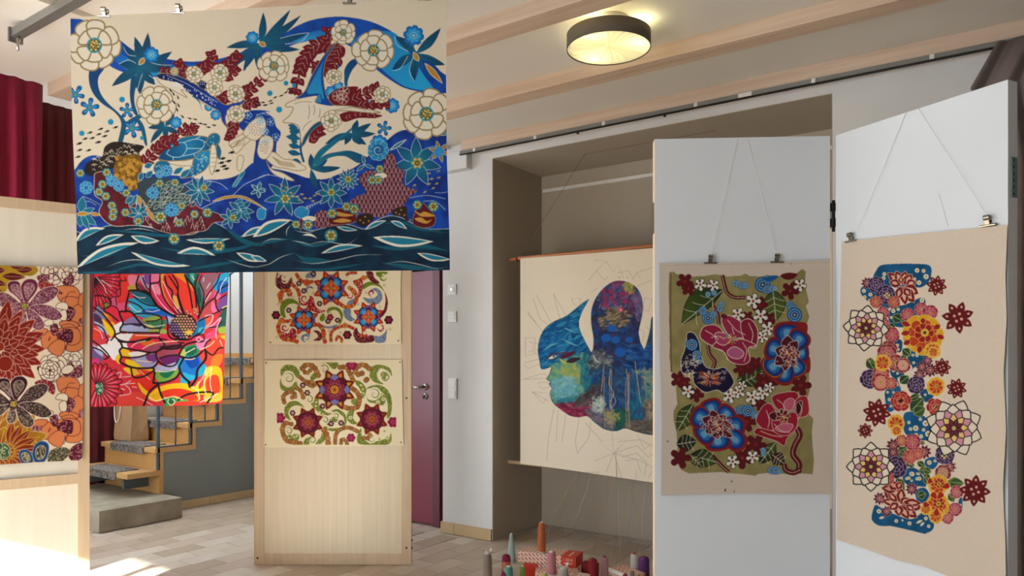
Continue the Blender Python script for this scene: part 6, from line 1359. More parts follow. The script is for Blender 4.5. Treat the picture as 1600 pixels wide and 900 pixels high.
# ------------------------------------------------------------------ patterns: the two prints on the plywood board
def paisley(C, x, y, r, c, start, flip, w, turns=1.25, dots=None, dr=.5):
    C.swirl(x, y, r, c, turns, start, w, flip)
    if dots:
        for k in range(10):
            a = math.radians(start) + flip * (0.25 + k * .22); q = r * (1 - .055 * k) * .86; C.disc(x + q * math.cos(a), y + q * math.sin(a), dr, dots, n=6)
def small_flower(C, x, y, r, c, c2, n=6):
    C.flower(x, y, r, n, c, None, wd=r * .75); C.disc(x, y, r * .42, c2); C.disc(x, y, r * .18, c)
def art_mid1():
    C = Canvas(405, 395, 640, 548, '#e9dcb9', seed=8)
    P = mapper(410, 425, 7.273)
    GR, MA, GY, RD = '#6f8426', '#5e1420', '#7d8ea8', '#9a1626'
    def ps(lst):
        for x, y, r, c, st, fl, w, tu in lst:
            X, Y = P(x, y); paisley(C, X, Y, r / 7.273, c, st, fl, w / 7.273, tu, '#e9d9c4' if c in (MA, RD) else ('#2a3a50' if c == GY else '#a8b860'), .55)
    # crescents as solid shapes
    for pts, c in (([(330, 60), (340, 130), (300, 190), (220, 205), (160, 160), (150, 80), (170, 0), (185, 60), (230, 120), (290, 110)], MA), ([(205, 470), (205, 380), (260, 310), (340, 305), (400, 340), (430, 390), (370, 360), (300, 370), (255, 430), (265, 520), (230, 510)], GR), ([(740, 420), (800, 395), (870, 410), (915, 480), (900, 570), (870, 600), (890, 520), (860, 450), (800, 430), (740, 470)], GR), ([(620, 560), (680, 600), (760, 620), (860, 590), (800, 640), (700, 630)], GY), ([(540, 270), (580, 300), (600, 380), (650, 430), (720, 440), (640, 470), (560, 440), (500, 380), (530, 340)], RD), ([(420, 280), (440, 350), (490, 350), (540, 300), (545, 350), (490, 380), (430, 370), (410, 320)], RD), ([(1060, 90), (1120, 80), (1145, 150), (1120, 260), (1080, 290), (1090, 200), (1030, 110)], RD), ([(1135, 200), (1150, 140), (1230, 110), (1330, 140), (1390, 230), (1330, 170), (1240, 150)], GR), ([(1220, 210), (1290, 180), (1350, 230), (1360, 310), (1300, 370), (1210, 360), (1140, 290), (1200, 300), (1280, 290), (1310, 250), (1270, 210)], GY), ([(1390, 230), (1425, 330), (1410, 440), (1350, 520), (1320, 500), (1380, 420), (1400, 320)], MA), ([(920, 430), (1000, 420), (1010, 500), (1050, 540), (1000, 560), (940, 520)], GY), ([(960, 370), (980, 330), (1050, 300), (1020, 360)], GY), ([(1180, 0), (1250, 0), (1270, 60), (1330, 120), (1280, 130), (1210, 80)], MA), ([(1300, 0), (1420, 0), (1400, 30), (1370, 20), (1340, 60), (1300, 40)], GR), ([(1040, 740), (1035, 680), (1070, 630), (1090, 680), (1150, 720), (1260, 720), (1270, 780), (1220, 800), (1090, 800)], MA), ([(1270, 730), (1330, 730), (1390, 690), (1415, 640), (1410, 720), (1390, 795), (1290, 800)], GY), ([(1300, 640), (1340, 660), (1370, 630), (1340, 610), (1370, 600), (1380, 650), (1340, 680)], RD), ([(190, 690), (240, 680), (290, 700), (330, 640), (380, 660), (390, 740), (330, 780), (250, 760)], RD), ([(580, 670), (640, 670), (680, 730), (650, 780), (580, 775), (630, 740), (620, 700)], MA), ([(440, 770), (450, 720), (510, 700), (550, 730), (490, 720), (470, 760), (490, 800)], GY), ([(490, 210), (500, 170), (550, 160), (580, 190), (530, 180), (510, 210), (520, 250)], GY), ([(490, 60), (520, 10), (600, 0), (600, 60), (540, 70)], GY), ([(660, 500), (700, 470), (710, 540), (680, 560), (650, 540)], GR)):
        C.blob(P(pts), c)
        p = np.array(P(pts)); lo, hi = p.min(0), p.max(0); r_ = C.mask(catmull(p)); old = C.clip; C.clip = np.zeros((C.h, C.w), bool); C.clip[r_[0]] = r_[1]
        for _ in range(int((hi - lo).prod() / 9)): C.disc(C.r.uniform(lo[0], hi[0]), C.r.uniform(lo[1], hi[1]), .55 if c == MA else .75, {MA: '#c9a9a0', RD: '#e8c4bc', GY: '#3f5068', GR: '#56691c'}[c], n=6)
        C.clip = old
    ps([(240, 60, 60, MA, 0, 1, 22, 1.3), (480, 300, 45, RD, 60, 1, 16, 1.2), (1245, 240, 40, RD, 90, 1, 20, 1.2), (255, 630, 45, RD, 0, 1, 18, 1.3), (500, 750, 45, GY, 180, 1, 14, 1.2), (1170, 690, 60, RD, 20, 1, 14, 1.0), (680, 520, 40, GR, 90, -1, 12, 1.1), (1370, 60, 45, GR, 0, 1, 16, 1.2), (990, 270, 40, RD, -60, 1, 14, 1.2)])
    C.swirl(*P(240, 90), 11, '#e9dcb9', 1.2, 180, 4)
    OB = ['#d2602a', '#c9402a', '#d08a35', '#c8352c']
    for pts, r in (([(390, 30), (430, 90), (500, 120), (560, 110)], 17), ([(340, 140), (400, 200), (420, 260)], 18), ([(300, 210), (240, 210), (205, 260), (210, 330)], 22), ([(960, 30), (1000, 10), (1060, 10)], 14), ([(880, 360), (950, 400), (1040, 370), (1070, 290), (1040, 220), (990, 180)], 19), ([(1060, 130), (1140, 70), (1180, 60)], 16), ([(220, 540), (180, 620), (200, 700), (240, 760), (320, 770), (390, 790)], 20), ([(250, 560), (290, 560), (320, 550)], 18), ([(640, 600), (690, 660), (690, 720), (710, 790)], 20), ([(780, 780), (780, 700), (820, 650), (890, 620), (960, 610), (1030, 640)], 15), ([(840, 770), (860, 730), (900, 760), (900, 790)], 13), ([(290, 250), (310, 270), (330, 240)], 11), ([(1090, 710), (1130, 730), (1180, 720)], 12)): C.beads(P(pts), r / 7.273, OB)
    for x, y, r in ((210, 560, 28), (205, 262, 34), (505, 120, 36), (1040, 220, 26), (938, 608, 28), (695, 705, 26), (1148, 68, 26), (980, 395, 26)): C.disc(*P(x, y), r / 7.273, '#d06a2a' if x % 2 else '#cc9a3a', '#b8361f', .8); C.disc(*P(x, y), r / 16, '#c8402a')
    for x, y in ((415, 130), (470, 215), (650, 360), (300, 435), (745, 560), (855, 548), (580, 20)): small_flower(C, *P(x, y), 4.4, '#3c1526', '#e8d8c8')
    small_flower(C, *P(770, 515), 5.5, '#7c1424', '#c06060')
    for x, y in ((155, 490), (965, 715), (1435, 545)): small_flower(C, *P(x, y), 7.0, '#451326', '#a81c34')
    for x, y in ((180, 365), (165, 740), (405, 740), (760, 670), (890, 690), (1450, 650), (1385, 150), (345, 280), (770, 460), (195, 25), (1180, 235), (1085, 365), (1335, 400), (575, 240)): C.disc(*P(x, y), 2.6, '#cfc49c')
    def blossom(x, y, r):
        X, Y = P(x, y); r /= 7.273
        for k in range(8):
            a = 22.5 + 45 * k; C.petal(X, Y, a, r * 1.5, r * .62, '#b8331f', '#8c1c1a', .8, tip=1, base=.7); C.petal(X, Y, a, r * 1.28, r * .36, '#d8702a', None, tip=1, base=.6)
        for k in range(8): C.petal(X, Y, 45 * k, r * 1.08, r * .7, '#8a5a98' if k % 2 == 0 else '#243a68', '#241c3a', .7, base=.6)
        for k in range(4): C.petal(X, Y, 45 + 90 * k, r * .98, r * .72, '#2f7fc2', '#1c3460', .9, base=.6); C.petal(X, Y, 90 * k, r * .92, r * .42, '#5a1c48', '#241c3a', .6, base=.5); C.petal(X, Y, 45 + 90 * k, r * .8, r * .36, '#4aa0d8', None, base=.6)
        s_ = r * .66; d = [(X + s_ * math.cos(q * math.pi / 2), Y + s_ * math.sin(q * math.pi / 2)) for q in range(4)]; C.poly(d, '#d0502c', '#e09a30', 1.0)
        s_ *= .62
        for q in range(4): C.petal(X, Y, 90 * q, s_ * 1.2, s_ * .5, '#e08a3c', '#a8324a', .6); C.disc(X + s_ * .6 * math.cos(q * 1.57 + .78), Y + s_ * .6 * math.sin(q * 1.57 + .78), .9, '#b83a6a', n=7)
        C.disc(X, Y, r * .12, '#7a8a30')
    for a in ((780, 185, 140), (470, 545, 116), (1205, 510, 120)): blossom(*a)
    return C
def art_mid2():
    C = Canvas(400, 553, 642, 708, '#e8dcba', seed=9)
    P = mapper(410, 560, 6.427)
    GR, GR2, BRN = '#7f8838', '#69782a', '#a86e35'
    for pts in ([(190, 180), (185, 110), (240, 65), (320, 75), (370, 130), (370, 200), (330, 180), (290, 130), (230, 130)], [(185, 200), (200, 260), (270, 290), (340, 230), (345, 300), (280, 335), (200, 320), (175, 260)], [(220, 560), (225, 490), (280, 435), (360, 435), (420, 490), (350, 470), (290, 490), (260, 550), (285, 620), (240, 600)], [(610, 45), (750, 40), (750, 90), (710, 110), (660, 70), (600, 80)], [(480, 210), (500, 160), (560, 130), (570, 170), (520, 215)], [(1080, 130), (1110, 75), (1190, 65), (1280, 100), (1300, 180), (1260, 130), (1190, 100), (1150, 160), (1170, 220), (1220, 260), (1130, 240), (1080, 190)], [(1190, 150), (1250, 130), (1280, 170), (1240, 180), (1240, 215), (1200, 200)], [(1040, 310), (1080, 280), (1170, 265), (1260, 320), (1300, 430), (1290, 560), (1250, 600), (1260, 480), (1230, 370), (1150, 310), (1080, 300)], [(1040, 350), (1060, 410), (1140, 420), (1170, 370), (1200, 350), (1240, 400), (1210, 470), (1120, 450), (1060, 430)], [(920, 230), (980, 230), (1040, 300), (1030, 370), (1000, 400), (980, 310)], [(860, 540), (920, 520), (910, 600), (950, 650), (900, 660), (850, 610)], [(690, 530), (760, 510), (830, 560), (845, 640), (810, 690), (820, 600), (760, 550)], [(620, 680), (700, 700), (780, 700), (720, 730), (650, 720)], [(500, 400), (560, 400), (570, 470), (640, 540), (700, 550), (620, 580), (540, 520), (490, 460)], [(960, 760), (990, 700), (1000, 780), (1060, 840), (1160, 830), (1270, 790), (1290, 740), (1270, 860), (1000, 865), (950, 820)], [(230, 780), (300, 760), (370, 770), (350, 830), (280, 850), (220, 810)], [(520, 840), (580, 800), (600, 750), (640, 790), (600, 850), (540, 860)], [(410, 860), (440, 800), (500, 790), (470, 820), (470, 860)], [(910, 400), (960, 420), (930, 470), (890, 440)], [(640, 640), (700, 590), (760, 600), (740, 640), (690, 640), (670, 680)]):
        C.blob(P(pts), ('mix', GR2, GR)); p = np.array(P(pts)); lo, hi = p.min(0), p.max(0); r_ = C.mask(catmull(p)); old = C.clip; C.clip = np.zeros((C.h, C.w), bool); C.clip[r_[0]] = r_[1]
        for _ in range(int((hi - lo).prod() / 12)): C.disc(C.r.uniform(lo[0], hi[0]), C.r.uniform(lo[1], hi[1]), .7, '#c2bf80', n=6)
        C.clip = old
    for x, y, r, st, fl in ((265, 200, 70, 200, 1), (625, 110, 60, 180, 1), (470, 410, 55, 180, 1), (1225, 190, 70, 200, 1), (1125, 360, 70, 200, 1), (1090, 790, 60, 0, 1), (265, 730, 50, 180, 1), (630, 620, 45, 180, 1), (500, 820, 50, 200, 1), (740, 580, 40, 150, 1)): C.swirl(*P(x, y), r / 6.4, '#ece2c6', 1.4, st, 5.0, fl); C.swirl(*P(x, y), r / 7.6, GR2, 1.4, st + 20, 1.6, fl)
    for x, y in ((990, 270), (1010, 310), (1015, 350), (990, 340), (535, 480), (575, 540), (540, 440), (610, 560), (690, 600), (660, 700), (700, 660), (265, 800), (320, 790), (300, 770), (345, 780), (280, 830)): C.disc(*P(x, y), 1.6, '#dcd8a4')
    for x, y in ((885, 595), (1160, 440), (1215, 410), (1175, 810), (1225, 730), (1255, 795), (1195, 360)): small_flower(C, *P(x, y), 3.2, '#dcd6a8', GR)
    for pts, r in (([(400, 100), (450, 60), (520, 90), (560, 170)], 24), ([(410, 110), (440, 150), (480, 120)], 18), ([(380, 190), (430, 230), (500, 240)], 18), ([(350, 300), (390, 330), (410, 390)], 20), ([(220, 440), (210, 380), (260, 340), (310, 340), (330, 380), (300, 390)], 19), ([(780, 90), (840, 90), (880, 150), (910, 220)], 22), ([(1070, 100), (1010, 60), (950, 90), (930, 130), (960, 160), (1000, 150)], 24), ([(1050, 210), (1040, 220)], 22), ([(900, 300), (950, 340), (975, 400), (960, 480), (920, 500), (850, 500), (830, 490)], 22), ([(230, 650), (200, 700), (210, 760), (240, 820), (300, 840), (380, 855)], 22), ([(250, 650), (290, 660)], 20), ([(620, 720), (650, 780), (660, 850)], 26), ([(730, 850), (740, 760), (790, 710), (870, 695), (950, 730)], 18), ([(790, 850), (800, 810), (840, 830), (850, 860)], 17), ([(1020, 800), (1060, 800), (1080, 770)], 20), ([(440, 250), (500, 280), (540, 250)], 16)): C.beads(P(pts), r / 6.427, ['#a87038', '#9a6530', '#b57f45'])
    for x, y in ((405, 270), (450, 345), (605, 480), (303, 548), (690, 655), (790, 648)): small_flower(C, *P(x, y), 4.6, '#4c1428', '#ead8d0')
    for x, y, r in ((895, 65, 9), (175, 598, 8.5), (890, 797, 7), (1312, 640, 8.5)): small_flower(C, *P(x, y), r, '#8a1c48', '#b83a5e')
    C.fill([(400, 553), (642, 553), (642, 566.3), (400, 566.3)], '#e8dcba'); C.fill([(400, 640), (432.8, 640), (432.8, 670), (400, 670)], '#e8dcba'); C.fill([(619, 640), (642, 640), (642, 670), (619, 670)], '#e8dcba'); C.fill([(400, 695), (642, 695), (642, 708), (400, 708)], '#e8dcba')
    def blossom(x, y, r, o1, o2, mid, inn, eye):
        X, Y = P(x, y); r /= 6.427
        for k in range(8): a = 22.5 + 45 * k; C.petal(X, Y, a, r * 1.32, r * .6, o1, '#c9964a', .9, tip=1, base=.7); C.petal(X, Y, a, r * 1.12, r * .36, o2, None, tip=1, base=.7)
        for k in range(8): C.petal(X, Y, 45 * k, r * .92, r * .55, mid if k % 2 == 0 else '#5c1428', '#34101e', .7, base=.6); C.disc(X + r * .74 * math.cos(k * .785 + .39), Y + r * .74 * math.sin(k * .785 + .39), r * .07, '#2a0c14', n=7)
        for k in range(8): C.petal(X, Y, 22.5 + 45 * k, r * .68, r * .36, inn, '#4a1024', .7)
        C.flower(X, Y, r * .42, 8, '#7a2030', '#c08a6a', .6, wd=r * .24); C.flower(X, Y, r * .28, 8, eye, '#7a3018', .6, wd=r * .16); C.disc(X, Y, r * .1, '#8a4a20')
    blossom(725, 315, 165, '#6a1a1c', '#c98a2a', '#7a78b0', '#8c2a4a', '#dc9a30'); blossom(455, 645, 125, '#6e1c1c', '#8a3a20', '#6a1424', '#8a2c48', '#b8642c'); blossom(1100, 610, 130, '#6e1820', '#8a3a24', '#6a1424', '#8a2c48', '#b8602c')
    return C
# ------------------------------------------------------------------ pattern: the painted head on the canvas scroll
def art_scroll():
    C = Canvas(790, 300, 1325, 810, '#e6dac4', seed=12)
    S = mapper(815, 420, 3.333)
    # pencil rays
    LN = '#b9a79a'
    for pts in ([(75, 135), (180, 330)], [(60, 150), (95, 260), (150, 300)], [(165, 130), (200, 260)], [(165, 130), (235, 250)], [(30, 220), (110, 330)], [(30, 230), (80, 290)], [(20, 360), (70, 360), (70, 440), (20, 455), (20, 360)], [(40, 380), (60, 385), (60, 430), (35, 430)], [(70, 385), (100, 400), (100, 450), (70, 440)], [(15, 490), (90, 470)], [(15, 500), (30, 520), (100, 495)], [(10, 575), (140, 570)], [(10, 575), (110, 545), (140, 560)], [(85, 600), (100, 590), (150, 595)], [(90, 610), (110, 625), (150, 615)], [(55, 640), (150, 650), (110, 700), (55, 640)], [(55, 640), (140, 690)], [(260, 155), (310, 155), (300, 200), (270, 180), (260, 155)], [(350, 60), (390, 10), (440, -40), (380, -45)], [(390, 10), (430, 60), (450, 40)], [(440, -40), (480, 20), (500, -30), (530, 50)], [(500, 20), (560, 10), (580, 50), (600, 20), (620, 50)], [(575, 60), (600, 20), (690, -10)], [(600, 90), (680, 60)], [(640, 150), (680, 160), (660, 220), (635, 215), (640, 150)], [(610, 310), (640, 330), (630, 380)], [(650, 300), (680, 340)], [(360, 120), (400, 100)],
        [(170, 720), (140, 880), (130, 1000)], [(190, 735), (180, 900)], [(230, 760), (210, 900)], [(300, 770), (280, 900), (290, 960)], [(360, 800), (350, 880), (290, 960)], [(330, 800), (420, 900)], [(470, 850), (480, 960), (400, 900), (560, 880), (480, 960)], [(480, 960), (380, 1000)], [(480, 960), (440, 1060)], [(480, 960), (520, 1080)], [(480, 960), (620, 1000)], [(480, 960), (600, 920), (660, 980), (690, 960)], [(500, 900), (620, 890), (690, 930)], [(520, 980), (600, 960), (650, 1010), (640, 1080)], [(540, 1000), (600, 990), (620, 1060)], [(600, 860), (640, 940), (690, 900)], [(330, 1060), (400, 1060), (400, 1075), (330, 1060)], [(620, 1000), (690, 1040), (660, 1090)]): C.line(S(pts), .7, LN, smooth=False)
    for x, y in ((508, 45), (550, 45)): C.disc(*S(x, y), .9, '#8a7a70')
    helmet = [(352, 158), (320, 178), (270, 218), (230, 248), (170, 275), (125, 308), (98, 355), (86, 420), (95, 485), (106, 522), (152, 510)]
    face = [(156, 516), (145, 550), (131, 574), (150, 588), (144, 602), (158, 622), (149, 645), (157, 685), (180, 715)]
    chin = [(215, 742), (255, 766), (300, 773), (342, 768), (380, 800), (430, 835), (490, 846), (540, 832), (600, 850), (690, 866), (850, 850), (1000, 840)]
    right = [(1100, 700), (1080, 520), (1000, 430), (860, 470), (780, 430), (720, 260), (680, 250), (668, 320), (650, 390), (638, 420)]
    hood = [(620, 385), (610, 330), (622, 270), (632, 210), (626, 150), (602, 102), (560, 72), (500, 62), (445, 85), (395, 138), (366, 205), (362, 280), (374, 360), (372, 415), (362, 434)]
    back = [(335, 385), (305, 320), (300, 270), (320, 215)]
    sil = np.vstack([catmull(S(helmet), False), catmull(S(face), False), catmull(S(chin), False), catmull(S(right), False), catmull(S(hood), False), catmull(S(back), False)])
    C.fill(sil, ('mix', '#1e3f5c', '#33596a'))
    r_ = C.mask(sil); C.clip = np.zeros((C.h, C.w), bool); C.clip[r_[0]] = r_[1]
    def zone(pts, cols, n, L=9, w=2.2, ang=None):
        "loose dabs of paint scattered over a region, soft at its border"
        p = np.array(S(pts)); c = p.mean(0)
        from_poly = catmull(p)
        lo, hi = p.min(0), p.max(0); m = C.mask(from_poly)
        if m is None: return
        sl, mk = m
        tries = 0; k = 0; area = (hi - lo).prod(); n2 = int(n * .6 + area / 7)
        while k < n2 and tries < n2 * 6:
            tries += 1
            x, y = C.r.uniform(lo[0] - 3, hi[0] + 3), C.r.uniform(lo[1] - 3, hi[1] + 3)
            jx, jy = x + C.r.normal(0, 2.2), y + C.r.normal(0, 2.2)
            ix, iy = int((jx - C.x0) * C.ss) - sl[1].start, int((jy - C.y0) * C.ss) - sl[0].start
            if not (0 <= iy < mk.shape[0] and 0 <= ix < mk.shape[1] and mk[iy, ix]): continue
            k += 1
            a = C.r.uniform(0, 3.14) if ang is None else math.radians(ang) + C.r.uniform(-.35, .35); l = L * C.r.uniform(.3, .9)
            col = cols[C.r.randint(len(cols))]
            if k % 2: C.fill(catmull([(x - l * math.cos(a), y - l * math.sin(a)), (x + w * C.r.uniform(.5, 2) * math.sin(a), y - w * C.r.uniform(.5, 2) * math.cos(a)), (x + l * math.cos(a), y + l * math.sin(a)), (x - w * C.r.uniform(.5, 2) * math.sin(a), y + w * C.r.uniform(.5, 2) * math.cos(a))], True, 3), col, .55)
            else: C.line([(x - l * math.cos(a), y - l * math.sin(a)), (x, y + C.r.uniform(-1.5, 1.5)), (x + l * math.cos(a), y + l * math.sin(a))], w * C.r.uniform(.25, .7), col, n=3, taper=1)
    zone([(360, 150), (200, 250), (90, 340), (70, 530), (160, 515), (260, 470), (370, 440), (330, 380), (290, 280)], ['#10578c', '#1c78b0', '#0d4a7c', '#3a94b8', '#16659c', '#0a3d6a'], 260, 11, 2.0, -25)
    zone([(150, 510), (260, 470), (360, 450), (370, 600), (300, 700), (200, 720), (120, 620), (120, 560)], ['#5f9a7e', '#7fb488', '#4a98a0', '#8cb070', '#3f8fa8', '#6a9a5a'], 220, 8, 2.4)
    zone([(210, 500), (290, 490), (300, 580), (230, 590)], ['#a9a44a', '#88a456', '#b5aa5a', '#7aa87a'], 50, 6, 2.2)
    zone([(160, 590), (260, 570), (290, 650), (200, 690)], ['#6aa8b8', '#84bcc0', '#5a98b0'], 60, 7, 2.2)
    zone([(300, 470), (370, 440), (380, 600), (330, 640), (310, 560)], ['#1f6a80', '#2f8088', '#174f70'], 60, 9, 1.8, 80)
    zone([(150, 690), (220, 680), (330, 660), (300, 720), (200, 735)], ['#1f6f90', '#2c86a0', '#3a7a70'], 60, 7, 2)
    zone([(360, 430), (340, 250), (400, 110), (500, 50), (600, 90), (650, 200), (600, 350), (640, 430), (560, 520), (420, 520)], ['#1f2c5a', '#2c3a70', '#3a3050', '#12407c', '#4a3a5c', '#2a2a3c', '#1c5090'], 420, 9, 2.6)
    zone([(410, 120), (480, 70), (560, 90), (600, 160), (560, 230), (480, 200), (420, 200)], ['#5a3a66', '#8a2c58', '#344a80', '#a03a5c', '#6a7a9a', '#3a2a4a'], 170, 7, 2.6)
    for x, y in ((490, 90), (470, 120), (520, 130), (430, 190), (450, 205), (540, 170), (515, 215), (480, 170)): C.disc(*S(x, y), C.r.uniform(2, 4.5), '#a82c58', ry=2.2, rot=C.r.uniform(0, 3))
    zone([(530, 80), (570, 75), (590, 110), (555, 120)], ['#b3a84a', '#8f9a48', '#c4b860'], 20, 5, 2)
    zone([(590, 120), (632, 150), (632, 240), (600, 260)], ['#6a5a80', '#8a6a8a', '#54608a'], 50, 7, 1.6, 80)
    zone([(440, 230), (500, 200), (550, 230), (560, 280), (480, 310), (410, 300)], ['#8a7a5c', '#6e5c40', '#a8987a', '#4a3c30'], 100, 7, 1.6, -20)
    C.disc(*S(515, 213), 3.4, '#d8487a'); C.disc(*S(516, 215), 1.6, '#f0a0b8')
    for x, y, r in ((515, 435, 9), (440, 360, 8), (560, 370, 6), (490, 370, 7), (470, 310, 7)): C.disc(*S(x, y), r, '#1c5cae', ry=r * .8)
    zone([(370, 440), (430, 430), (470, 520), (400, 540), (360, 500)], ['#5a5f64', '#7c7f80', '#34383c', '#98a0a0'], 70, 8, 2.4)
    zone([(360, 530), (460, 510), (560, 530), (560, 760), (470, 820), (400, 700), (380, 600)], ['#16386c', '#1f4f94', '#3a4a60', '#2a3a4a', '#2a6a98'], 220, 9, 2.4)
    zone([(560, 420), (700, 400), (1000, 420), (1050, 560), (560, 540)], ['#12356e', '#1c4a8c', '#0e2a58', '#2f6aa4'], 140, 11, 2.6, 10)
    zone([(580, 530), (700, 540), (1000, 540), (1050, 700), (640, 700)], ['#3f7480', '#6a8a84', '#8c8f7a', '#a09878', '#4f8a90'], 180, 9, 2.6)
    zone([(620, 700), (700, 690), (1050, 700), (1000, 800), (640, 800)], ['#7a6a58', '#94846a', '#5a4a44', '#a8907a'], 120, 9, 1.8)
    zone([(545, 560), (620, 560), (630, 790), (550, 800)], ['#1a5c94', '#1f7a8c', '#174a7a', '#3a3a6a'], 110, 10, 1.8, 85)
    zone([(480, 740), (560, 740), (560, 820), (490, 830)], ['#1c5a44', '#2a6a50', '#174034'], 50, 7, 2)
    zone([(540, 800), (700, 790), (1000, 800), (1000, 860), (600, 860)], ['#6a5a50', '#84705c', '#4c4440'], 80, 10, 1.6, 5)
    zone([(180, 712), (240, 705), (300, 712), (360, 680), (345, 720), (375, 750), (300, 770), (240, 765)], ['#7a1f3c', '#9a3050', '#5a1830', '#b05068'], 90, 9, 1.8, 10)
    zone([(280, 700), (340, 640), (400, 600), (390, 660), (320, 710)], ['#4a4244', '#645a58', '#3a3034'], 50, 9, 1.6, -40)
    zone([(340, 730), (420, 720), (480, 800), (460, 840), (390, 800)], ['#5a6a6a', '#7a6a6a', '#3a5a6a', '#98708a'], 70, 9, 1.4, 35)
    zone([(380, 680), (420, 670), (430, 730), (395, 740), (365, 725)], ['#b0c4b4', '#98b8b0', '#c4ccb8'], 30, 6, 2)
    zone([(430, 740), (500, 760), (490, 800), (440, 790)], ['#a09a5a', '#6a8a70', '#b8aa60'], 30, 6, 1.6)
    # eye and brow
    C.leaf(*S(135, 470), *S(188, 452), 5, '#d8d8cc', '#4a4a50', .8); C.disc(*S(168, 458), 1.5, '#5a3040'); C.line(S([(130, 472), (160, 445), (200, 440), (240, 432)]), 1.6, '#6a2030')
    C.leaf(*S(195, 468), *S(290, 428), 7, '#5a1c30'); C.leaf(*S(230, 485), *S(310, 465), 8, '#34202c')
    C.line(S([(200, 470), (215, 485), (235, 490)]), 2.4, '#c8b858')
    for pts in ([(215, 305), (250, 320), (280, 335)], [(210, 365), (250, 385), (300, 405)], [(150, 330), (190, 350)], [(110, 430), (150, 400), (200, 385)], [(100, 490), (130, 460)], [(110, 505), (135, 480)]): C.line(S(pts), 2.2, '#6aaec0', taper=1)
    C.line(S([(370, 445), (390, 480), (420, 490)]), 3, '#aeb4b4', taper=1)
    for x in (432, 462, 470, 545, 556, 562): C.line(S([(x, 520 + (x % 7) * 8), (x - 4, 650), (x + 2, 830)]), 1.1, '#a08a78')
    for pts in ([(465, 530), (455, 600), (480, 650), (460, 700), (485, 760)], [(470, 650), (490, 690), (465, 730)], [(545, 520), (560, 640), (550, 740)], [(430, 500), (415, 640)], [(590, 480), (620, 700)]): C.line(S(pts), 1.0, '#c0a890')
    C.clip = None
    C.line(np.vstack([catmull(S(helmet), False), catmull(S(face), False)]), .8, '#35505c', smooth=False)
    return C

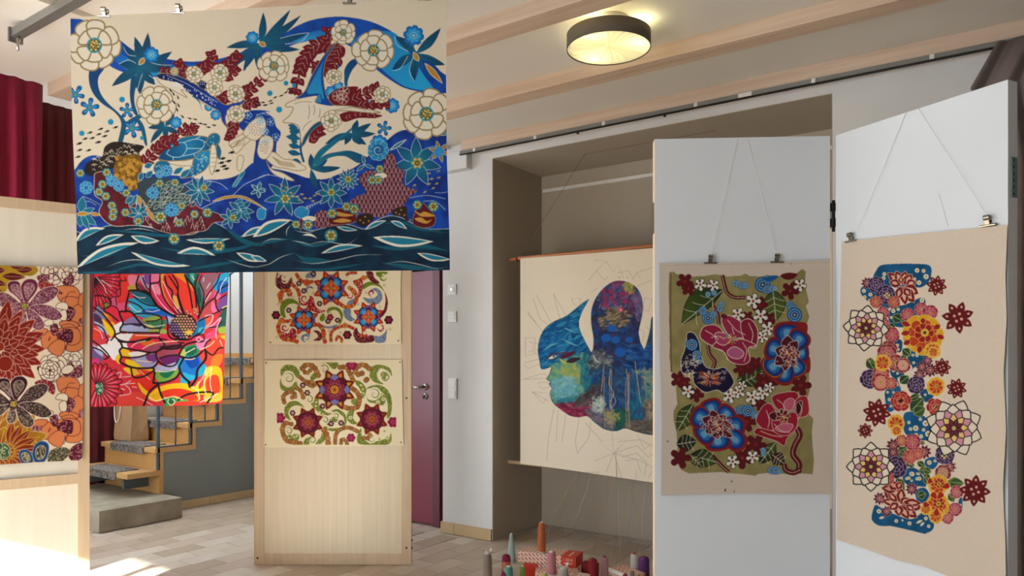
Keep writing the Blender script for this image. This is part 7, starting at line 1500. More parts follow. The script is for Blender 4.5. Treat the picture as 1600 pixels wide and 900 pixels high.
# ------------------------------------------------------------------ pattern: olive ground with flowers (inner screen leaf)
def art_A():
    C = Canvas(1018, 393, 1312, 790, '#c3b7a9', seed=14)
    U, D = mapper(1020, 390, 4.286), mapper(1020, 580, 4.286)
    LN = '#d9d3bd'
    edge = U([(110, 150), (140, 148), (160, 165), (200, 168), (260, 180), (340, 178), (420, 165), (500, 180), (590, 175), (620, 160), (650, 178), (720, 180), (800, 172), (880, 180), (960, 160), (1000, 130), (1025, 145), (1020, 200), (1025, 260), (1045, 350), (1025, 380), (1048, 450), (1030, 500)]) + D([(1040, -200), (1050, -60), (1045, 60), (1050, 130), (1030, 200), (1045, 285), (1075, 320), (1065, 400), (1070, 500), (1080, 600), (1070, 690), (1000, 685), (900, 690), (800, 678), (700, 690), (690, 700), (600, 690), (450, 675), (350, 680), (240, 685), (190, 660), (155, 600), (165, 500), (160, 420), (140, 330), (138, 270), (165, 220), (155, 120), (160, 50), (140, 30)]) + U([(130, 830), (110, 720), (118, 600), (108, 480), (112, 400), (105, 300)])
    C.poly(edge, ('mix', '#7d7448', '#8f8657'))
    C.line(U([(120, 160), (118, 500), (125, 820)]), 3, '#6c6238')
    def stem(m, pts, w=5.5, c='#5c1218'): C.line(m(pts), w, '#2a0a0c'); C.line(m(pts), w - 1.4, c); C.line([(x - .8, y) for x, y in m(pts)], .7, LN)
    stem(U, [(465, 170), (480, 230), (500, 290), (550, 320), (620, 320)]); stem(U, [(400, 375), (430, 420), (445, 500)]); stem(U, [(370, 640), (380, 700), (415, 750), (400, 800), (370, 810)]); stem(D, [(395, 560), (430, 600), (480, 650), (510, 675)]); 
    stem(D, [(965, 380), (985, 430), (950, 500), (940, 560), (980, 620), (970, 680)], 9); stem(D, [(880, 620), (890, 660), (940, 680), (990, 660)], 8)
    def leafy(m, x0, y0, x1, y1, w, c1='#1c2c12', c2='#46581f', bend=0.0):
        a, b = m(x0, y0), m(x1, y1); C.leaf(*a, *b, w / 4.286, ('lin', *a, c1, *b, c2), '#16140e', 1.2, bend)
        for f in (.25, .45, .65): 
            X, Y = a[0] + (b[0] - a[0]) * f, a[1] + (b[1] - a[1]) * f; nx, ny = -(b[1] - a[1]), b[0] - a[0]; L = math.hypot(nx, ny); nx, ny = nx / L * w / 9, ny / L * w / 9
            for s_ in (1, -1): C.line([(X, Y), (X + (b[0] - a[0]) * .1 + s_ * nx * .6, Y + (b[1] - a[1]) * .1 + s_ * ny * .6), (X + (b[0] - a[0]) * .14 + s_ * nx, Y + (b[1] - a[1]) * .14 + s_ * ny)], .7, LN)
        C.line([a, b], .9, LN, smooth=False)
    leafy(U, 470, 270, 195, 500, 150, bend=.12); leafy(U, 805, 270, 825, 475, 150, '#3a4a1c', '#4f6024'); leafy(U, 760, 800, 560, 880, 110); leafy(D, 270, 220, 165, 400, 110, '#2a3a14', '#3d5018'); leafy(D, 160, 490, 290, 470, 110, '#141c14', '#1a2414'); leafy(D, 250, 560, 430, 610, 120, '#141c10', '#4a5c20'); leafy(D, 820, 480, 715, 620, 100, '#46581e', '#161e12'); leafy(D, 590, 80, 740, 10, 110); leafy(D, 250, 560, 330, 640, 60, '#55662a', '#20280f'); leafy(D, 800, 560, 880, 620, 90, '#4a1418', '#1c2414')
    # white five-lobed blossoms and dark red ones
    def jack(m, x, y, r, c, out='#1a1512', rot=0):
        X, Y = m(x, y); r = r / 4.286
        for k in range(5):
            a = math.radians(rot + 72 * k); C.line([(X, Y), (X + r * .8 * math.cos(a), Y + r * .8 * math.sin(a))], r * .62 + 1.6, out, smooth=False); C.disc(X + r * .85 * math.cos(a), Y + r * .85 * math.sin(a), r * .33 + .8, out)
        for k in range(5):
            a = math.radians(rot + 72 * k); C.line([(X, Y), (X + r * .8 * math.cos(a), Y + r * .8 * math.sin(a))], r * .42, c, smooth=False); C.disc(X + r * .85 * math.cos(a), Y + r * .85 * math.sin(a), r * .33, c)
        C.disc(X, Y, r * .22, '#8a3a34' if c[1] > '9' else '#7a1c20')
    for m, x, y, r, ro in ((U, 215, 215, 48, 20), (U, 240, 260, 42, 60), (U, 920, 275, 50, 10), (U, 955, 255, 36, 40), (U, 715, 370, 46, 0), (U, 770, 465, 44, 30), (U, 635, 455, 36, 15), (U, 640, 780, 50, 0), (U, 590, 800, 42, 20), (U, 690, 760, 36, 20), (D, 175, 55, 48, 0), (D, 210, 80, 40, 30), (D, 290, 155, 44, 10), (D, 745, 75, 60, 10), (D, 800, 60, 40, 40), (D, 990, 95, 60, 0), (D, 715, 210, 46, 20), (D, 575, 320, 40, 10), (D, 630, 340, 55, 0), (D, 690, 490, 60, 10), (D, 600, 580, 62, 20), (D, 185, 580, 60, 0)): jack(m, x, y, r, '#551216', '#551216', ro)
    for m, x, y, r, ro in ((U, 318, 235, 42, 10), (U, 405, 240, 42, 30), (U, 985, 238, 44, 10), (U, 672, 345, 52, 0), (U, 722, 445, 50, 20), (U, 570, 435, 48, 10), (U, 772, 530, 48, 0), (U, 735, 585, 40, 25), (D, 235, 135, 44, 10), (D, 515, 165, 52, 0), (D, 575, 140, 44, 30), (D, 598, 95, 32, 10), (D, 668, 175, 52, 5), (D, 735, 145, 46, 20), (D, 780, 110, 36, 0), (D, 535, 605, 46, 10), (D, 668, 575, 44, 20)): jack(m, x, y, r * .85, '#d6d0c4', '#14110f', ro)
    C.blob(U([(855, 175), (880, 160), (920, 155), (968, 165), (940, 195), (890, 200)]), '#551216'); C.blob(D([(150, 590), (170, 545), (210, 550), (220, 600), (170, 612)]), '#551216')
    def eyes(m, lst):
        for x, y, r in lst:
            X, Y = m(x, y); r /= 4.286; C.disc(X, Y, r * 1.1, '#164a7c'); C.disc(X, Y, r * .85, '#1f5c94', '#9cc0d0', .8); C.disc(X, Y, r * .45, '#123a66', '#b0ccd4', .7); C.disc(X, Y, r * .16, '#c49a5a')
    eyes(U, [(555, 225, 20), (575, 232, 20), (598, 240, 22), (622, 242, 20), (735, 235, 48), (768, 200, 26), (765, 268, 28), (795, 262, 22), (818, 262, 14), (450, 395, 22), (462, 365, 18), (370, 460, 38), (335, 410, 28), (405, 435, 22), (920, 370, 24), (932, 395, 30), (950, 438, 46), (370, 300, 18), (410, 290, 18)]); eyes(D, [(565, 265, 22), (592, 258, 30), (638, 265, 38), (680, 290, 24), (695, 300, 14), (795, 665, 24), (825, 665, 26), (850, 672, 16), (740, 530, 18), (740, 550, 16)])
    C.blob(U([(735, 195), (780, 178), (838, 175), (820, 200), (780, 215)]), '#17508a')
    # pink flower
    def rough(m, pts, c, out=LN, w=1.0): C.blob(m(pts), c, out, w)
    for pts, c in (([(320, 590), (330, 530), (370, 505), (430, 510), (470, 560), (440, 640), (390, 640)], '#841a3a'), ([(460, 470), (500, 440), (570, 470), (640, 540), (600, 590), (520, 580), (480, 530)], '#8c2444'), ([(590, 490), (650, 465), (700, 530), (700, 620), (670, 660), (610, 600)], '#7c1834'), ([(400, 650), (460, 600), (540, 610), (600, 600), (690, 640), (640, 660), (650, 740), (600, 770), (520, 750), (470, 680)], '#861e3e'), ([(500, 680), (550, 650), (610, 690), (580, 730), (520, 720)], '#a4557a'), ([(420, 560), (480, 560), (520, 600), (480, 640), (430, 620)], '#9a3a5e')): rough(U, pts, c)
    for pts in ([(500, 470), (560, 540), (620, 570)], [(350, 540), (400, 570), (440, 600)], [(640, 490), (670, 560), (660, 620)], [(420, 660), (480, 690), (500, 740)], [(600, 620), (630, 680), (610, 750)], [(530, 520), (545, 570)], [(480, 600), (440, 580), (390, 590)]): C.line(U(pts), 1.0, LN)
    X, Y = U(525, 600)
    for k in range(46): a = C.r.uniform(0, 6.28); L = C.r.uniform(4, 15); C.line([(X, Y), (X + L * math.cos(a), Y + L * .7 * math.sin(a))], .9, ['#c99a3a', '#d8c890', '#1f3f8a', '#b85a2a'][k % 4], smooth=False)
    C.blob(U([(455, 445), (470, 430), (500, 445), (480, 465)]), '#5a1020')
    # dark blue flower on the left
    rough(U, [(230, 560), (275, 560), (310, 620), (320, 690), (350, 780), (420, 800), (480, 790), (530, 850), (540, 900)] + [(480, 960), (430, 940), (350, 955), (280, 900), (260, 830), (200, 830), (190, 740), (210, 680), (225, 620)], '#17122e', '#cfc9c0', 1.0)
    eyes(U, [(262, 637, 38), (295, 705, 30), (315, 750, 16)]); C.scribble(*U(250, 780), 14, 18, 50, .8, LN, 5); C.scribble(*U(420, 830), 20, 10, 26, .8, '#a89fb8', 5)
    X, Y = U(380, 865)
    for k in range(120): a = C.r.uniform(0, 6.28); L = C.r.uniform(5, 24); C.line([(X + L * .4 * math.cos(a), Y + L * .3 * math.sin(a)), (X + L * math.cos(a), Y + L * .62 * math.sin(a))], 1.0, ['#c9862a', '#d8c49a', '#8a2c2a', '#c4582a', '#4a3070'][k % 5], smooth=False)
    # blue flowers with red rims
    def bluef(m, cx, cy, tips, inner=1.0):
        X, Y = m(cx, cy)
        for tx, ty, w in tips:
            x, y = m(tx, ty); a = math.degrees(math.atan2(y - Y, x - X)); L = math.hypot(x - X, y - Y); w /= 4.286
            C.petal(X, Y, a, L * 1.1, w * 1.32, '#7c1a1a', None, base=.5); C.petal(X, Y, a, L * 1.02, w * 1.14, '#b98a2a' if C.r.rand() < .3 else '#8a2020', None, base=.5); C.petal(X, Y, a, L * .99, w * 1.06, '#18317a', '#141c40', 1.0, base=.5); C.petal(X + (x - X) * .2, Y + (y - Y) * .2, a, L * .70, w * .72, '#25609a', None, base=.5); C.petal(X + (x - X) * .4, Y + (y - Y) * .4, a, L * .44, w * .36, '#5a94b8', None, base=.4)
        for tx, ty, w in tips:
            x, y = m(tx, ty); a = math.degrees(math.atan2(y - Y, x - X)); L = math.hypot(x - X, y - Y)
            C.petal(X, Y, a, L * .62, w / 4.286 * .6, '#4c101c', '#d6cdb8', .8, tip=1)
        for k in range(9): C.petal(X, Y, 40 * k, 12 * inner, 7 * inner, '#5c1420', '#d6cdb8', .8, tip=1)
        for k in range(30): a = C.r.uniform(0, 6.28); L = C.r.uniform(1, 9) * inner; C.disc(X + L * math.cos(a), Y + L * math.sin(a), 1.0, ['#c9862a', '#d8c49a', '#b0402a', '#2a4a8a'][k % 4], n=7)
    C.blob(U([(945, 490), (1030, 495), (1030, 560), (990, 560)]), '#7c2018'); C.blob(U([(990, 700), (1050, 720), (1050, 820), (1000, 800)]), '#7c2018')
    bluef(U, 905, 695, [(900, 500, 150), (1035, 690, 110), (985, 840, 120), (870, 890, 110), (765, 820, 130), (765, 650, 120), (1010, 560, 120)], 1.2)
    bluef(D, 425, 355, [(375, 200, 120), (525, 255, 110), (605, 380, 120), (600, 500, 110), (440, 520, 140), (310, 450, 130), (270, 290, 120)], 1.2)
    C.scribble(*U(900, 720), 20, 18, 40, .8, '#d6b8a8', 5); C.scribble(*D(430, 370), 26, 16, 50, .8, '#d6b8a8', 5)
    # red flower
    for pts, c in (([(740, 230), (790, 220), (830, 290), (820, 380), (760, 400), (700, 350), (695, 310)], '#8e1830'), ([(800, 170), (860, 145), (960, 140), (975, 200), (940, 260), (850, 260), (810, 220)], '#8c162c'), ([(960, 190), (1030, 170), (1045, 280), (990, 310), (950, 290)], '#96202e'), ([(700, 380), (760, 390), (860, 410), (950, 400), (900, 450), (880, 500), (830, 470), (740, 440), (680, 415)], '#8a1424'), ([(800, 330), (880, 290), (960, 280), (965, 370), (900, 430), (820, 410)], '#90182c'), ([(820, 380), (880, 350), (940, 360), (910, 405), (850, 405)], '#b45a74'), ([(880, 210), (920, 180), (950, 200), (930, 260), (890, 260)], '#b45a74'), ([(780, 290), (820, 270), (860, 300), (830, 330), (790, 320)], '#4a1018'), ([(960, 220), (1000, 200), (990, 270), (965, 290)], '#3c0c14')): rough(D, pts, c, '#cdb8ae', .9)
    for pts in ([(760, 260), (780, 330), (770, 380)], [(830, 190), (870, 220), (880, 260)], [(980, 210), (1000, 260), (970, 330)], [(720, 400), (800, 430), (870, 440)], [(810, 350), (860, 400), (920, 410)]): C.line(D(pts), 1.0, '#d6c2b4')
    C.flower(*D(870, 300), 12, 7, '#5a101c', '#d6cdb8', .8, wd=7, tip=1); X, Y = D(870, 315)
    for k in range(26): a = C.r.uniform(0, 6.28); L = C.r.uniform(1, 8); C.disc(X + L * math.cos(a), Y + L * math.sin(a), 1.0, ['#c9862a', '#d8c49a', '#b0402a'][k % 3], n=7)
    for x, y, r in ((485, 797, 1.4), (545, 805, .9), (100, 470, 1.0), (528, 738, 1.0)): C.disc(*D(x, y), r, '#5a5248', ry=r * 1.8)
    C.disc(*U(925, 93), 1.2, '#5a4030')
    C.line([(1033, 415), (1296, 410)], .8, '#aca092', smooth=False)
    return C

# ------------------------------------------------------------------ pattern: column of flowers (outer screen leaf)
def art_B():
    C = Canvas(1295, 335, 1592, 960, '#d6c7b4', seed=15)
    N, O, Q = mapper(1300, 330, 3.913), mapper(1300, 540, 3.913), mapper(1300, 700, 4.5)
    BL = '#12507a'
    def bdots(m, lst):
        for x, y, r in lst: X, Y = m(x, y); r /= m.s; C.disc(X, Y, r, '#ddd2b4'); C.disc(X, Y, r * .5, '#a0945a')
    for m, pts in ((N, [(275, 355), (310, 328), (400, 322), (500, 322), (600, 335), (598, 420), (545, 465), (470, 460), (400, 470), (260, 420)]), (N, [(175, 500), (190, 460), (260, 470), (340, 480), (360, 580), (310, 590), (220, 550)]), (N, [(345, 640), (370, 590), (450, 570), (540, 530), (572, 550), (560, 600), (570, 660), (520, 700), (420, 710), (360, 690)]), (N, [(365, 800), (400, 780), (430, 800), (420, 860), (380, 850)]), (N, [(470, 850), (560, 840), (570, 900), (480, 900)]), (O, [(470, 40), (560, 20), (580, 70), (540, 120), (495, 140), (480, 200), (490, 130), (465, 100)]), (O, [(360, 140), (420, 130), (440, 180), (400, 200), (420, 260), (390, 210), (360, 180)]), (O, [(330, 270), (400, 245), (420, 280), (370, 310), (380, 390), (340, 400), (325, 330)]), (O, [(540, 280), (600, 260), (625, 300), (580, 345), (550, 320)]), (O, [(440, 420), (500, 405), (560, 430), (600, 470), (625, 520), (645, 570), (560, 580), (480, 560), (440, 520)]), (O, [(570, 700), (620, 680), (650, 710), (620, 755), (575, 740)]), (O, [(440, 770), (490, 745), (550, 790), (560, 850), (480, 860), (435, 820)]), (Q, [(500, 190), (540, 140), (600, 150), (640, 210), (660, 270), (580, 260), (520, 240)]), (Q, [(590, 300), (650, 280), (685, 330), (660, 390), (600, 370)]), (Q, [(890, 370), (915, 350), (915, 440), (895, 430)]), (Q, [(290, 430), (310, 400), (360, 430), (450, 470), (560, 500), (650, 450), (710, 510), (710, 570), (650, 600), (560, 580), (440, 550), (330, 545), (280, 500)])): C.blob(m(pts), ('mix', '#0d4468', '#155884'))
    bdots(N, [(575, 400, 16), (532, 437, 14), (520, 362, 14), (560, 365, 12), (505, 415, 10), (315, 410, 12), (320, 385, 12), (195, 487, 12), (200, 525, 11), (235, 510, 12), (230, 545, 9), (375, 610, 13), (405, 600, 10), (362, 650, 9), (550, 545, 14), (545, 650, 12), (400, 820, 10), (405, 845, 9), (520, 870, 10), (495, 880, 9), (545, 870, 9)])
    bdots(O, [(390, 25, 10), (520, 60, 10), (500, 105, 9), (375, 155, 9), (400, 170, 8), (340, 285, 8), (350, 330, 10), (375, 285, 8), (360, 370, 8), (570, 300, 8), (595, 290, 8), (572, 475, 18), (512, 505, 17), (588, 540, 18), (515, 545, 11), (560, 515, 11), (480, 510, 11), (470, 470, 10), (545, 555, 12), (540, 450, 10), (615, 555, 9), (595, 715, 14), (630, 705, 9), (490, 785, 14), (520, 815, 10), (470, 810, 10), (530, 785, 8)])
    bdots(Q, [(560, 182, 16), (525, 215, 11), (615, 215, 14), (600, 180, 9), (330, 445, 16), (452, 513, 13), (545, 530, 14), (660, 495, 13), (680, 550, 12), (495, 508, 8), (905, 400, 8), (560, 230, 9)])
    for x0, y0, x1, y1 in ((330, 495, 370, 485), (590, 530, 640, 505), (620, 550, 650, 520)): C.leaf(*Q(x0, y0), *Q(x1, y1), 4, '#d8cba6')
    C.line(Q([(280, 500), (350, 530), (450, 550), (560, 575), (660, 600)]), 2.5, '#0e4a72')
    # green leaves
    for m, x0, y0, x1, y1, w in ((N, 370, 640, 430, 670, 60), (N, 345, 800, 330, 760, 20), (N, 340, 690, 390, 720, 40), (N, 440, 840, 480, 880, 60), (N, 540, 800, 610, 790, 50), (N, 430, 890, 480, 840, 50), (N, 560, 850, 620, 880, 50), (O, 215, 80, 260, 150, 60), (O, 230, 100, 250, 80, 40), (O, 415, 230, 470, 185, 60), (O, 420, 110, 450, 50, 40), (O, 430, 20, 480, 60, 50), (O, 480, 400, 560, 320, 90), (O, 500, 420, 570, 380, 70), (O, 470, 330, 540, 300, 40), (O, 400, 660, 460, 620, 50), (O, 400, 650, 440, 690, 40), (O, 530, 760, 600, 770, 50), (O, 455, 710, 490, 740, 40), (O, 520, 710, 570, 740, 40), (O, 705, 830, 800, 850, 70), (O, 395, 810, 440, 880, 60), (O, 570, 770, 590, 840, 40), (O, 535, 590, 570, 600, 25), (Q, 450, 210, 510, 310, 60), (Q, 640, 150, 700, 170, 50), (Q, 650, 200, 680, 260, 40), (Q, 820, 240, 930, 250, 70), (Q, 820, 320, 860, 380, 50), (Q, 600, 340, 660, 320, 60), (Q, 470, 20, 530, 60, 50), (Q, 540, 110, 580, 130, 40)): C.leaf(*m(x0, y0), *m(x1, y1), w / m.s, ('mix', '#1c3a20', '#3f5a2a'), '#b8b078', .7, vein='#c8c088')
    # flowers
    def peony(m, x, y, r, c, c2, ln='#c8a088', n=(8, 6, 5), rot=0):
        X, Y = m(x, y); r /= m.s
        for f, k in zip((1, .72, .42), n): C.flower(X, Y, r * f, k, c if f > .8 else c2, ln, .65, wd=r * f * .85, rot=rot + k * 9, jit=6)
        C.disc(X, Y, r * .16, '#8a7a2a')
        for k in range(5): C.disc(X + r * .13 * math.cos(k * 1.26), Y + r * .13 * math.sin(k * 1.26), max(.6, r * .05), '#d8c878', n=6)
    def spider(m, x, y, r, n=9, c='#4e1220'):
        X, Y = m(x, y); r /= m.s
        for k in range(n): C.petal(X, Y, 360 / n * k + 12, r, r * .42, c, '#a0747a', .6, tip=1)
        C.flower(X, Y, r * .45, 6, '#7a2c3a', '#c8a0a0', .6, wd=r * .3); C.disc(X, Y, r * .12, '#c8b060')
    for m, x, y, r in ((N, 215, 440, 38), (O, 375, 610, 45), (O, 375, 660, 40), (O, 565, 650, 44), (O, 720, 740, 42), (O, 535, 180, 40), (O, 600, 150, 44), (O, 550, 130, 36), (O, 585, 90, 34), (O, 490, 875, 38), (Q, 335, 355, 46), (Q, 560, 290, 44), (Q, 385, 445, 40), (Q, 830, 130, 40), (Q, 430, 30, 38)): spider(m, x, y, r)
    for m, x, y, r in ((N, 270, 450, 50), (N, 330, 510, 58), (O, 232, 205, 60), (O, 515, 240, 54), (O, 685, 670, 56), (O, 395, 745, 66), (Q, 800, 50, 62), (Q, 450, 135, 76)):
        X, Y = m(x, y); rr = r / m.s
        C.flower(X, Y, rr, 8, '#2c1634', '#8a7a9a', .9, wd=rr * .8, jit=6); C.flower(X, Y, rr * .7, 6, '#341a3c', '#9a8aa8', .9, wd=rr * .6, rot=20); C.flower(X, Y, rr * .42, 5, '#2c1634', '#a89ab0', .8, wd=rr * .4)
    for m, x, y in ((N, 335, 515), (O, 690, 675), (Q, 790, 55)): C.flower(*m(x, y), 5.5, 4, '#c8b078', '#4a3040', .8, wd=5)
    # big maroon lilies
    def lily(m, lst, hi):
        for x0, y0, x1, y1, w in lst:
            a, b = m(x0, y0), m(x1, y1); C.leaf(*a, *b, w / m.s, '#6c1418', '#d8b8a0', .8); C.leaf(a[0] + (b[0] - a[0]) * .25, a[1] + (b[1] - a[1]) * .25, a[0] + (b[0] - a[0]) * .8, a[1] + (b[1] - a[1]) * .8, w / m.s * .38, hi)
    lily(N, [(430, 450, 340, 375, 60), (430, 450, 390, 365, 60), (430, 450, 450, 365, 60), (440, 450, 490, 385, 60), (450, 450, 515, 430, 55), (440, 460, 530, 505, 70), (430, 460, 505, 560, 70), (430, 460, 450, 575, 60), (420, 460, 400, 540, 50), (420, 450, 350, 430, 55), (425, 440, 420, 400, 40), (440, 470, 480, 520, 50)], '#d4a488')
    lily(Q, [(470, 390, 360, 280, 80), (470, 390, 430, 250, 80), (480, 390, 490, 280, 70), (480, 395, 540, 350, 60), (470, 390, 350, 370, 60), (480, 400, 640, 420, 80), (480, 400, 600, 490, 80), (480, 400, 540, 500, 70), (470, 400, 470, 480, 70), (470, 390, 400, 430, 60), (500, 380, 630, 390, 60), (460, 380, 390, 310, 50), (520, 400, 580, 440, 50)], '#d4a488')
    lily(O, [(400, 880, 300, 870, 60), (400, 880, 350, 830, 60), (400, 880, 420, 830, 50), (640, 790, 740, 760, 60), (640, 780, 720, 730, 50), (650, 790, 700, 800, 50)], '#c89078')
    for m, x, y, r, c, c2 in ((N, 268, 555, 38, '#8c1f22', '#a83a2c'), (N, 378, 555, 38, '#8c1f22', '#a83a2c'), (N, 312, 620, 38, '#8a1a3a', '#a83a54'), (N, 315, 685, 36, '#8a1a3a', '#a83a54'), (N, 460, 632, 40, '#8a1a3a', '#a83a54'), (N, 545, 600, 42, '#8a1a3a', '#a83a54'), (N, 600, 620, 46, '#8a1a3a', '#a83a54'), (N, 368, 755, 46, '#8a1a34', '#a83a50'), (N, 345, 850, 56, '#7c2430', '#a8545a'), (O, 335, 50, 60, '#7c2430', '#a8545a'), (O, 385, 105, 50, '#7a2028', '#a04a48'), (O, 435, 120, 46, '#7a2028', '#c89080'), (O, 300, 170, 50, '#8c2a30', '#b45a58'), (O, 298, 225, 56, '#8c2028', '#c8806a'), (O, 362, 230, 36, '#8a2028', '#b04a48'), (O, 490, 590, 50, '#8a1a3a', '#b0405a'), (O, 425, 580, 34, '#8a2420', '#b05a34'), (O, 475, 680, 44, '#96222c', '#b4423c'), (O, 525, 660, 40, '#96222c', '#b4423c'), (O, 340, 815, 42, '#8c1f22', '#b03a30'), (Q, 875, 310, 46, '#8a1a3a', '#b04a60'), (Q, 865, 430, 48, '#8a1a3a', '#b04a60'), (Q, 812, 490, 44, '#8a1a3a', '#b04a60'), (Q, 390, 220, 40, '#8c1f22', '#b03a30'), (Q, 550, 65, 42, '#96222c', '#b4423c'), (Q, 605, 45, 38, '#96222c', '#b4423c'), (Q, 780, 175, 56, '#6c1c24', '#b07868')): peony(m, x, y, r, c, c2)
    # red poppies
    for m, x, y, r in ((O, 420, 338, 64), (O, 632, 375, 54)): peony(m, x, y, r, '#8e1a1c', '#a42c22', '#d8a088', (6, 6, 6)); C.disc(*m(x, y), r / m.s * .22, '#3a1418'); C.speckle(*m(x, y), r / m.s * .34, r / m.s * .34, 16, .7, '#d8c078')
    # orange and yellow ones
    for m, x, y, r in ((N, 555, 755, 122), (N, 615, 850, 50), (O, 310, 105, 50), (O, 635, 250, 56), (O, 392, 475, 52), (O, 395, 520, 34), (Q, 740, 400, 84), (Q, 745, 260, 72), (Q, 730, 480, 50), (Q, 660, 430, 40), (O, 620, 40, 34)):
        X, Y = m(x, y); rr = r / m.s
        C.flower(X, Y, rr, 9, '#cf9a1c', '#e0c470', .8, wd=rr * .8, jit=6); C.flower(X, Y, rr * .78, 8, '#b03a1c', '#e0a84a', .9, wd=rr * .5, jit=6, rot=15)
        if rr > 15: C.flower(X + 2, Y - 3, rr * .5, 7, '#8e1a1a', '#e0a84a', .9, wd=rr * .34, rot=5)
        C.disc(X + rr * .1, Y - rr * .1, rr * .22, '#d8a838', '#7a3a14', .7); C.disc(X + rr * .1, Y - rr * .1, rr * .09, '#4a4a1c')
    for x, y, a, L in ((480, 700, 200, 60), (480, 740, 170, 60), (480, 790, 150, 50), (540, 820, 100, 50), (640, 760, 20, 50), (620, 720, -30, 50), (560, 690, -100, 40)): C.petal(*N(x, y), a, L / 3.913, 9, '#8a1a1c', '#e0a84a', .8, tip=1)
    for x, y, a, L in ((740, 360, -130, 60), (740, 360, -50, 60), (770, 280, -20, 60), (710, 240, 200, 40), (735, 420, 90, 60), (690, 400, 180, 50)): C.petal(*Q(x, y), a, L / 4.5, 10, '#9a2018', '#e8b048', .9)
    # white mandala blossoms with black outlines
    def mandala(m, x, y, r, rot=0):
        X, Y = m(x, y); r /= m.s; K = '#15100f'
        C.flower(X, Y, r, 8, '#dccfbc', K, 1.7, wd=r * .58, tip=1, rot=rot - 90, r0=r * .2); 
        for k in range(8): a = math.radians(rot - 90 + 22.5 + 45 * k); C.petal(X + r * .2 * math.cos(a), Y + r * .2 * math.sin(a), rot - 90 + 22.5 + 45 * k, r * .62, r * .48, '#dccfbc', K, 1.7, tip=1)
        C.flower(X, Y, r * .68, 8, '#c48a98', K, 1.4, wd=r * .34, tip=1, rot=rot - 90); C.flower(X, Y, r * .5, 8, '#dcb870', K, 1.3, wd=r * .26, tip=1, rot=rot - 67); C.flower(X, Y, r * .34, 8, '#6a2434', K, 1.0, wd=r * .16, tip=1, rot=rot - 90); C.disc(X, Y, r * .09, '#b8a468', K, 1.0)
    mandala(N, 208, 715, 140, 5); mandala(O, 745, 505, 178, 20); mandala(O, 238, 740, 150, 0)
    # loose red dotted blossoms
    def redstar(m, x, y, r, n=8, rot=0):
        X, Y = m(x, y); r /= m.s
        C.flower(X, Y, r, n, '#5e0f14', None, wd=r * .5, tip=1, rot=rot, r0=r * .1); C.disc(X, Y, r * .42, '#5e0f14')
        for k in range(n): a = math.radians(rot + 360 * k / n); C.disc(X + r * .68 * math.cos(a), Y + r * .68 * math.sin(a), r * .085, '#cfa48c', ry=r * .07, rot=a)
        for k in range(4): C.disc(X + r * .24 * math.cos(k * 1.57 + .4), Y + r * .24 * math.sin(k * 1.57 + .4), r * .09, '#cfa48c')
    redstar(N, 640, 455, 64, 8, 10); redstar(N, 770, 650, 100, 7, -20); redstar(O, 672, 133, 58, 8, 0); redstar(O, 762, 262, 64, 8, 15); redstar(O, 275, 410, 88, 8, 10); redstar(O, 203, 520, 48, 8, 0); redstar(Q, 1005, 300, 112, 8, 5)
    return C
# ------------------------------------------------------------------ the textiles
A_ = art_banner()
def dep_banner(px, py, U, V):
    return 2.62 + (2.46 - 2.62) * U + 0.006 * np.sin(U * 9 + 1) * (0.3 + V) + 0.004 * np.sin(U * 23 + V * 3) * V + 0.01 * np.sin(V * 3.1) 
o = cloth('ocean_banner', [(110, 27), (160, 24.5), (280, 18.5), (400, 12), (545, 5), (698, -3)], [(122, 428), (240, 428), (400, 425), (560, 423.5), (703, 422)],
      [(110, 27), (111, 120), (114, 220), (119, 330), (120, 390), (122, 428)], [(698, -3), (697, 120), (698, 240), (702, 360), (703, 422)], dep_banner, A_, dye_mat('batik_cotton', gain=0.74))
tag(o, 'large hanging batik cloth with blue sea, whale, ray and turtle', 'banner')
bn = c2r(0, -1, 0)
for px, py, by in ((163, 25.5, 'the large cream corner blossom'), (279, 20.5, 'the red leaves over the whale'), (546, 5.5, 'the blue wave crest'), (664, -0.5, 'the teal leaves over the gold petal')):
    t = 2.62 - 0.16 * (px - 110) / 590
    p = W(px, py, t)
    clip(p, bn, 'steel bulldog clip on the sea banner hem above ' + by, 'clips on the sea banner', roll=0.05)
    q = p + Vector((0, 0, 0.028)); e = Vector((p.x, p.y, ZC))
    thread([q, e], 'clear nylon thread holding the sea banner above ' + by, 0.0003, group='threads of the sea banner')
A_ = art_left()
pl = plane_depth(bend + bnor * 0.006, bnor)
o = cloth('orange_flower_print', [(-125, 411), (0, 414.5), (120, 418), (130, 418.5)], [(-125, 737), (0, 726), (60, 722), (128, 719)], [(-125, 411), (-125, 737)], [(130, 418.5), (129, 520), (130, 640), (128, 719)],
      lambda px, py, U, V: pl(px, py, U, V) + 0.004 * np.sin(U * 11 + V * 5) - 0.004, A_, dye_mat('printed_cotton_a', gain=0.8))
tag(o, 'orange and maroon flower print fabric pinned on the framed board', 'fabric print')
A_ = art_bright()
o = cloth('bright_flower_cloth', [(150, 332), (361, 332)], [(142, 636), (200, 634.5), (300, 634), (346, 630), (348, 626)], [(150, 332), (147, 440), (142, 636)], [(361, 332), (358, 428), (352, 520), (348, 626)],
      lambda px, py, U, V: 3.72 - 0.05 * U + 0.012 * np.sin(U * 8 + V * 3) , A_, dye_mat('printed_cotton_b', gain=0.9))
tag(o, 'brightly coloured flower cloth hanging in front of the stairs', 'fabric print')
for px, by in ((165, 'beside the framed board'), (348, 'beside the stair railing')):
    p = W(px, 334, 3.70)
    thread([p, Vector((p.x, p.y, ZC if abs(p.y - 2.78) > .07 else 2.828))], 'clear nylon thread holding up the bright flower cloth ' + by, 0.0003, group='threads of the bright cloth')
M_tack = mat('tack', '#6d5a44', 0.4, 0.6)
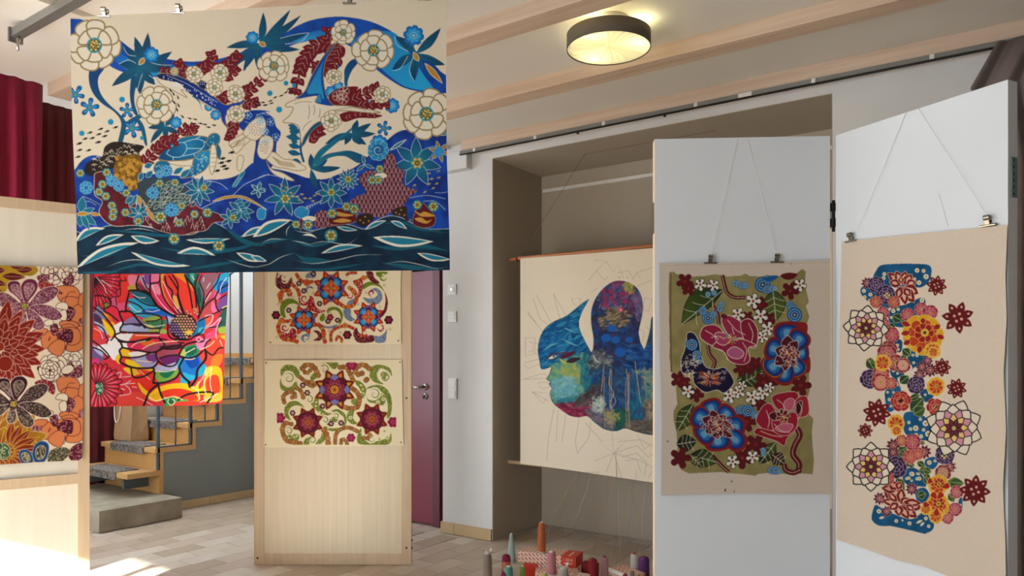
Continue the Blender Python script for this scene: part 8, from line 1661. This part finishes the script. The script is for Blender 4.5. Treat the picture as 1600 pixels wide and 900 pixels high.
pl2 = plane_depth(mend + mnr * 0.004, mnr)
for nm, art, tp, bt, lf, rt, lab in (
    ('red_blossom_print', art_mid1(), [(418, 402), (627, 402)], [(419.5, 538), (520, 538.5), (627, 537.5)], [(418, 402), (419.5, 538)], [(627, 402), (626, 460), (627, 537.5)], 'cream print with blue and orange blossoms, upper one on the plywood board'),
    ('green_paisley_print', art_mid2(), [(413, 563), (520, 562.5), (628, 562)], [(412, 698), (420, 699.5), (520, 698), (600, 696), (631, 696.5)], [(413, 563), (415, 630), (412, 698)], [(628, 562), (629, 630), (631, 696.5)], 'cream print with green paisley scrolls and red blossoms, lower one on the plywood board')):
    o = cloth(nm, tp, bt, lf, rt, lambda px, py, U, V: pl2(px, py, U, V) - 0.004 * (1 + np.sin(U * 7 + V * 2)) * (0.3 + 0.7 * np.sin(np.pi * U)), art, dye_mat('printed_' + nm, gain=0.92))
    tag(o, lab, 'fabric print')
    for cx, cy in ((tp[0][0] + 2.5, tp[0][1] + 4), (tp[-1][0] - 3.5, tp[-1][1] + 4), (bt[0][0] + 2.5, bt[0][1] - 3), (bt[-1][0] - 5, bt[-1][1] - 5)):
        p = W(cx, cy, mt - 0.014); bm = bm_new(); add_tube(bm, [p + mnr * 0.002, p - mnr * 0.012], 0.0042, 10); tk = obj('tack', bm, M_tack, o)
A_ = art_scroll()
o = cloth('canvas', [(813, 404), (900, 397.5), (1020, 387.5), (1120, 377), (1300, 357)], [(813, 724), (900, 736), (1020, 754), (1120, 769), (1304, 796)], [(813, 404), (813, 724)], [(1300, 357), (1304, 796)],
      lambda px, py, U, V: plane_depth((0, SY - 0.016, 0), YN)(px, py, U, V) + 0.004 * np.sin(U * 30) * (1 - V) ** 3, A_, dye_mat('artist_canvas', weave=500), scroll)
A_ = art_A()
plA = plane_depth(pA0 + nA * 0.008, nA)
o = cloth('olive_flower_print', [(1030, 410.5), (1100, 411), (1163, 409.5), (1214, 409), (1297, 405.5)], [(1033, 774), (1100, 772), (1180, 770), (1240, 770.5), (1300, 771)], [(1030, 410.5), (1031, 560), (1034, 660), (1033, 774)], [(1297, 405.5), (1298, 600), (1300, 771)],
      lambda px, py, U, V: plA(px, py, U, V) - 0.004 * (1 + np.sin(V * 6)) * U ** 4 - 0.003 * (1 + np.sin(V * 8 + 2)) * (1 - U) ** 4, A_, dye_mat('printed_linen_a', weave=600))
tag(o, 'olive ground print with pink and blue flowers on beige cloth, hung on the white screen', 'fabric print')
A_ = art_B()
plB = plane_depth(pB0 + nB * 0.008, nB)
o = cloth('flower_column_print', [(1315, 377), (1330, 375.5), (1440, 364.5), (1540, 355), (1574, 351.5)], [(1307, 843), (1350, 857), (1400, 875), (1440, 884), (1475, 898), (1572, 936)], [(1315, 377), (1312, 500), (1309, 640), (1307, 843)], [(1574, 351.5), (1571, 430), (1573, 500), (1568, 580), (1572, 670), (1567, 760), (1571, 850), (1572, 936)],
      lambda px, py, U, V: plB(px, py, U, V) - 0.003 * (1 + np.sin(V * 22)) * U ** 6, A_, dye_mat('printed_linen_b', weave=600, gain=0.85))
tag(o, 'tall beige print with a column of mixed flowers on the outer screen leaf', 'fabric print')
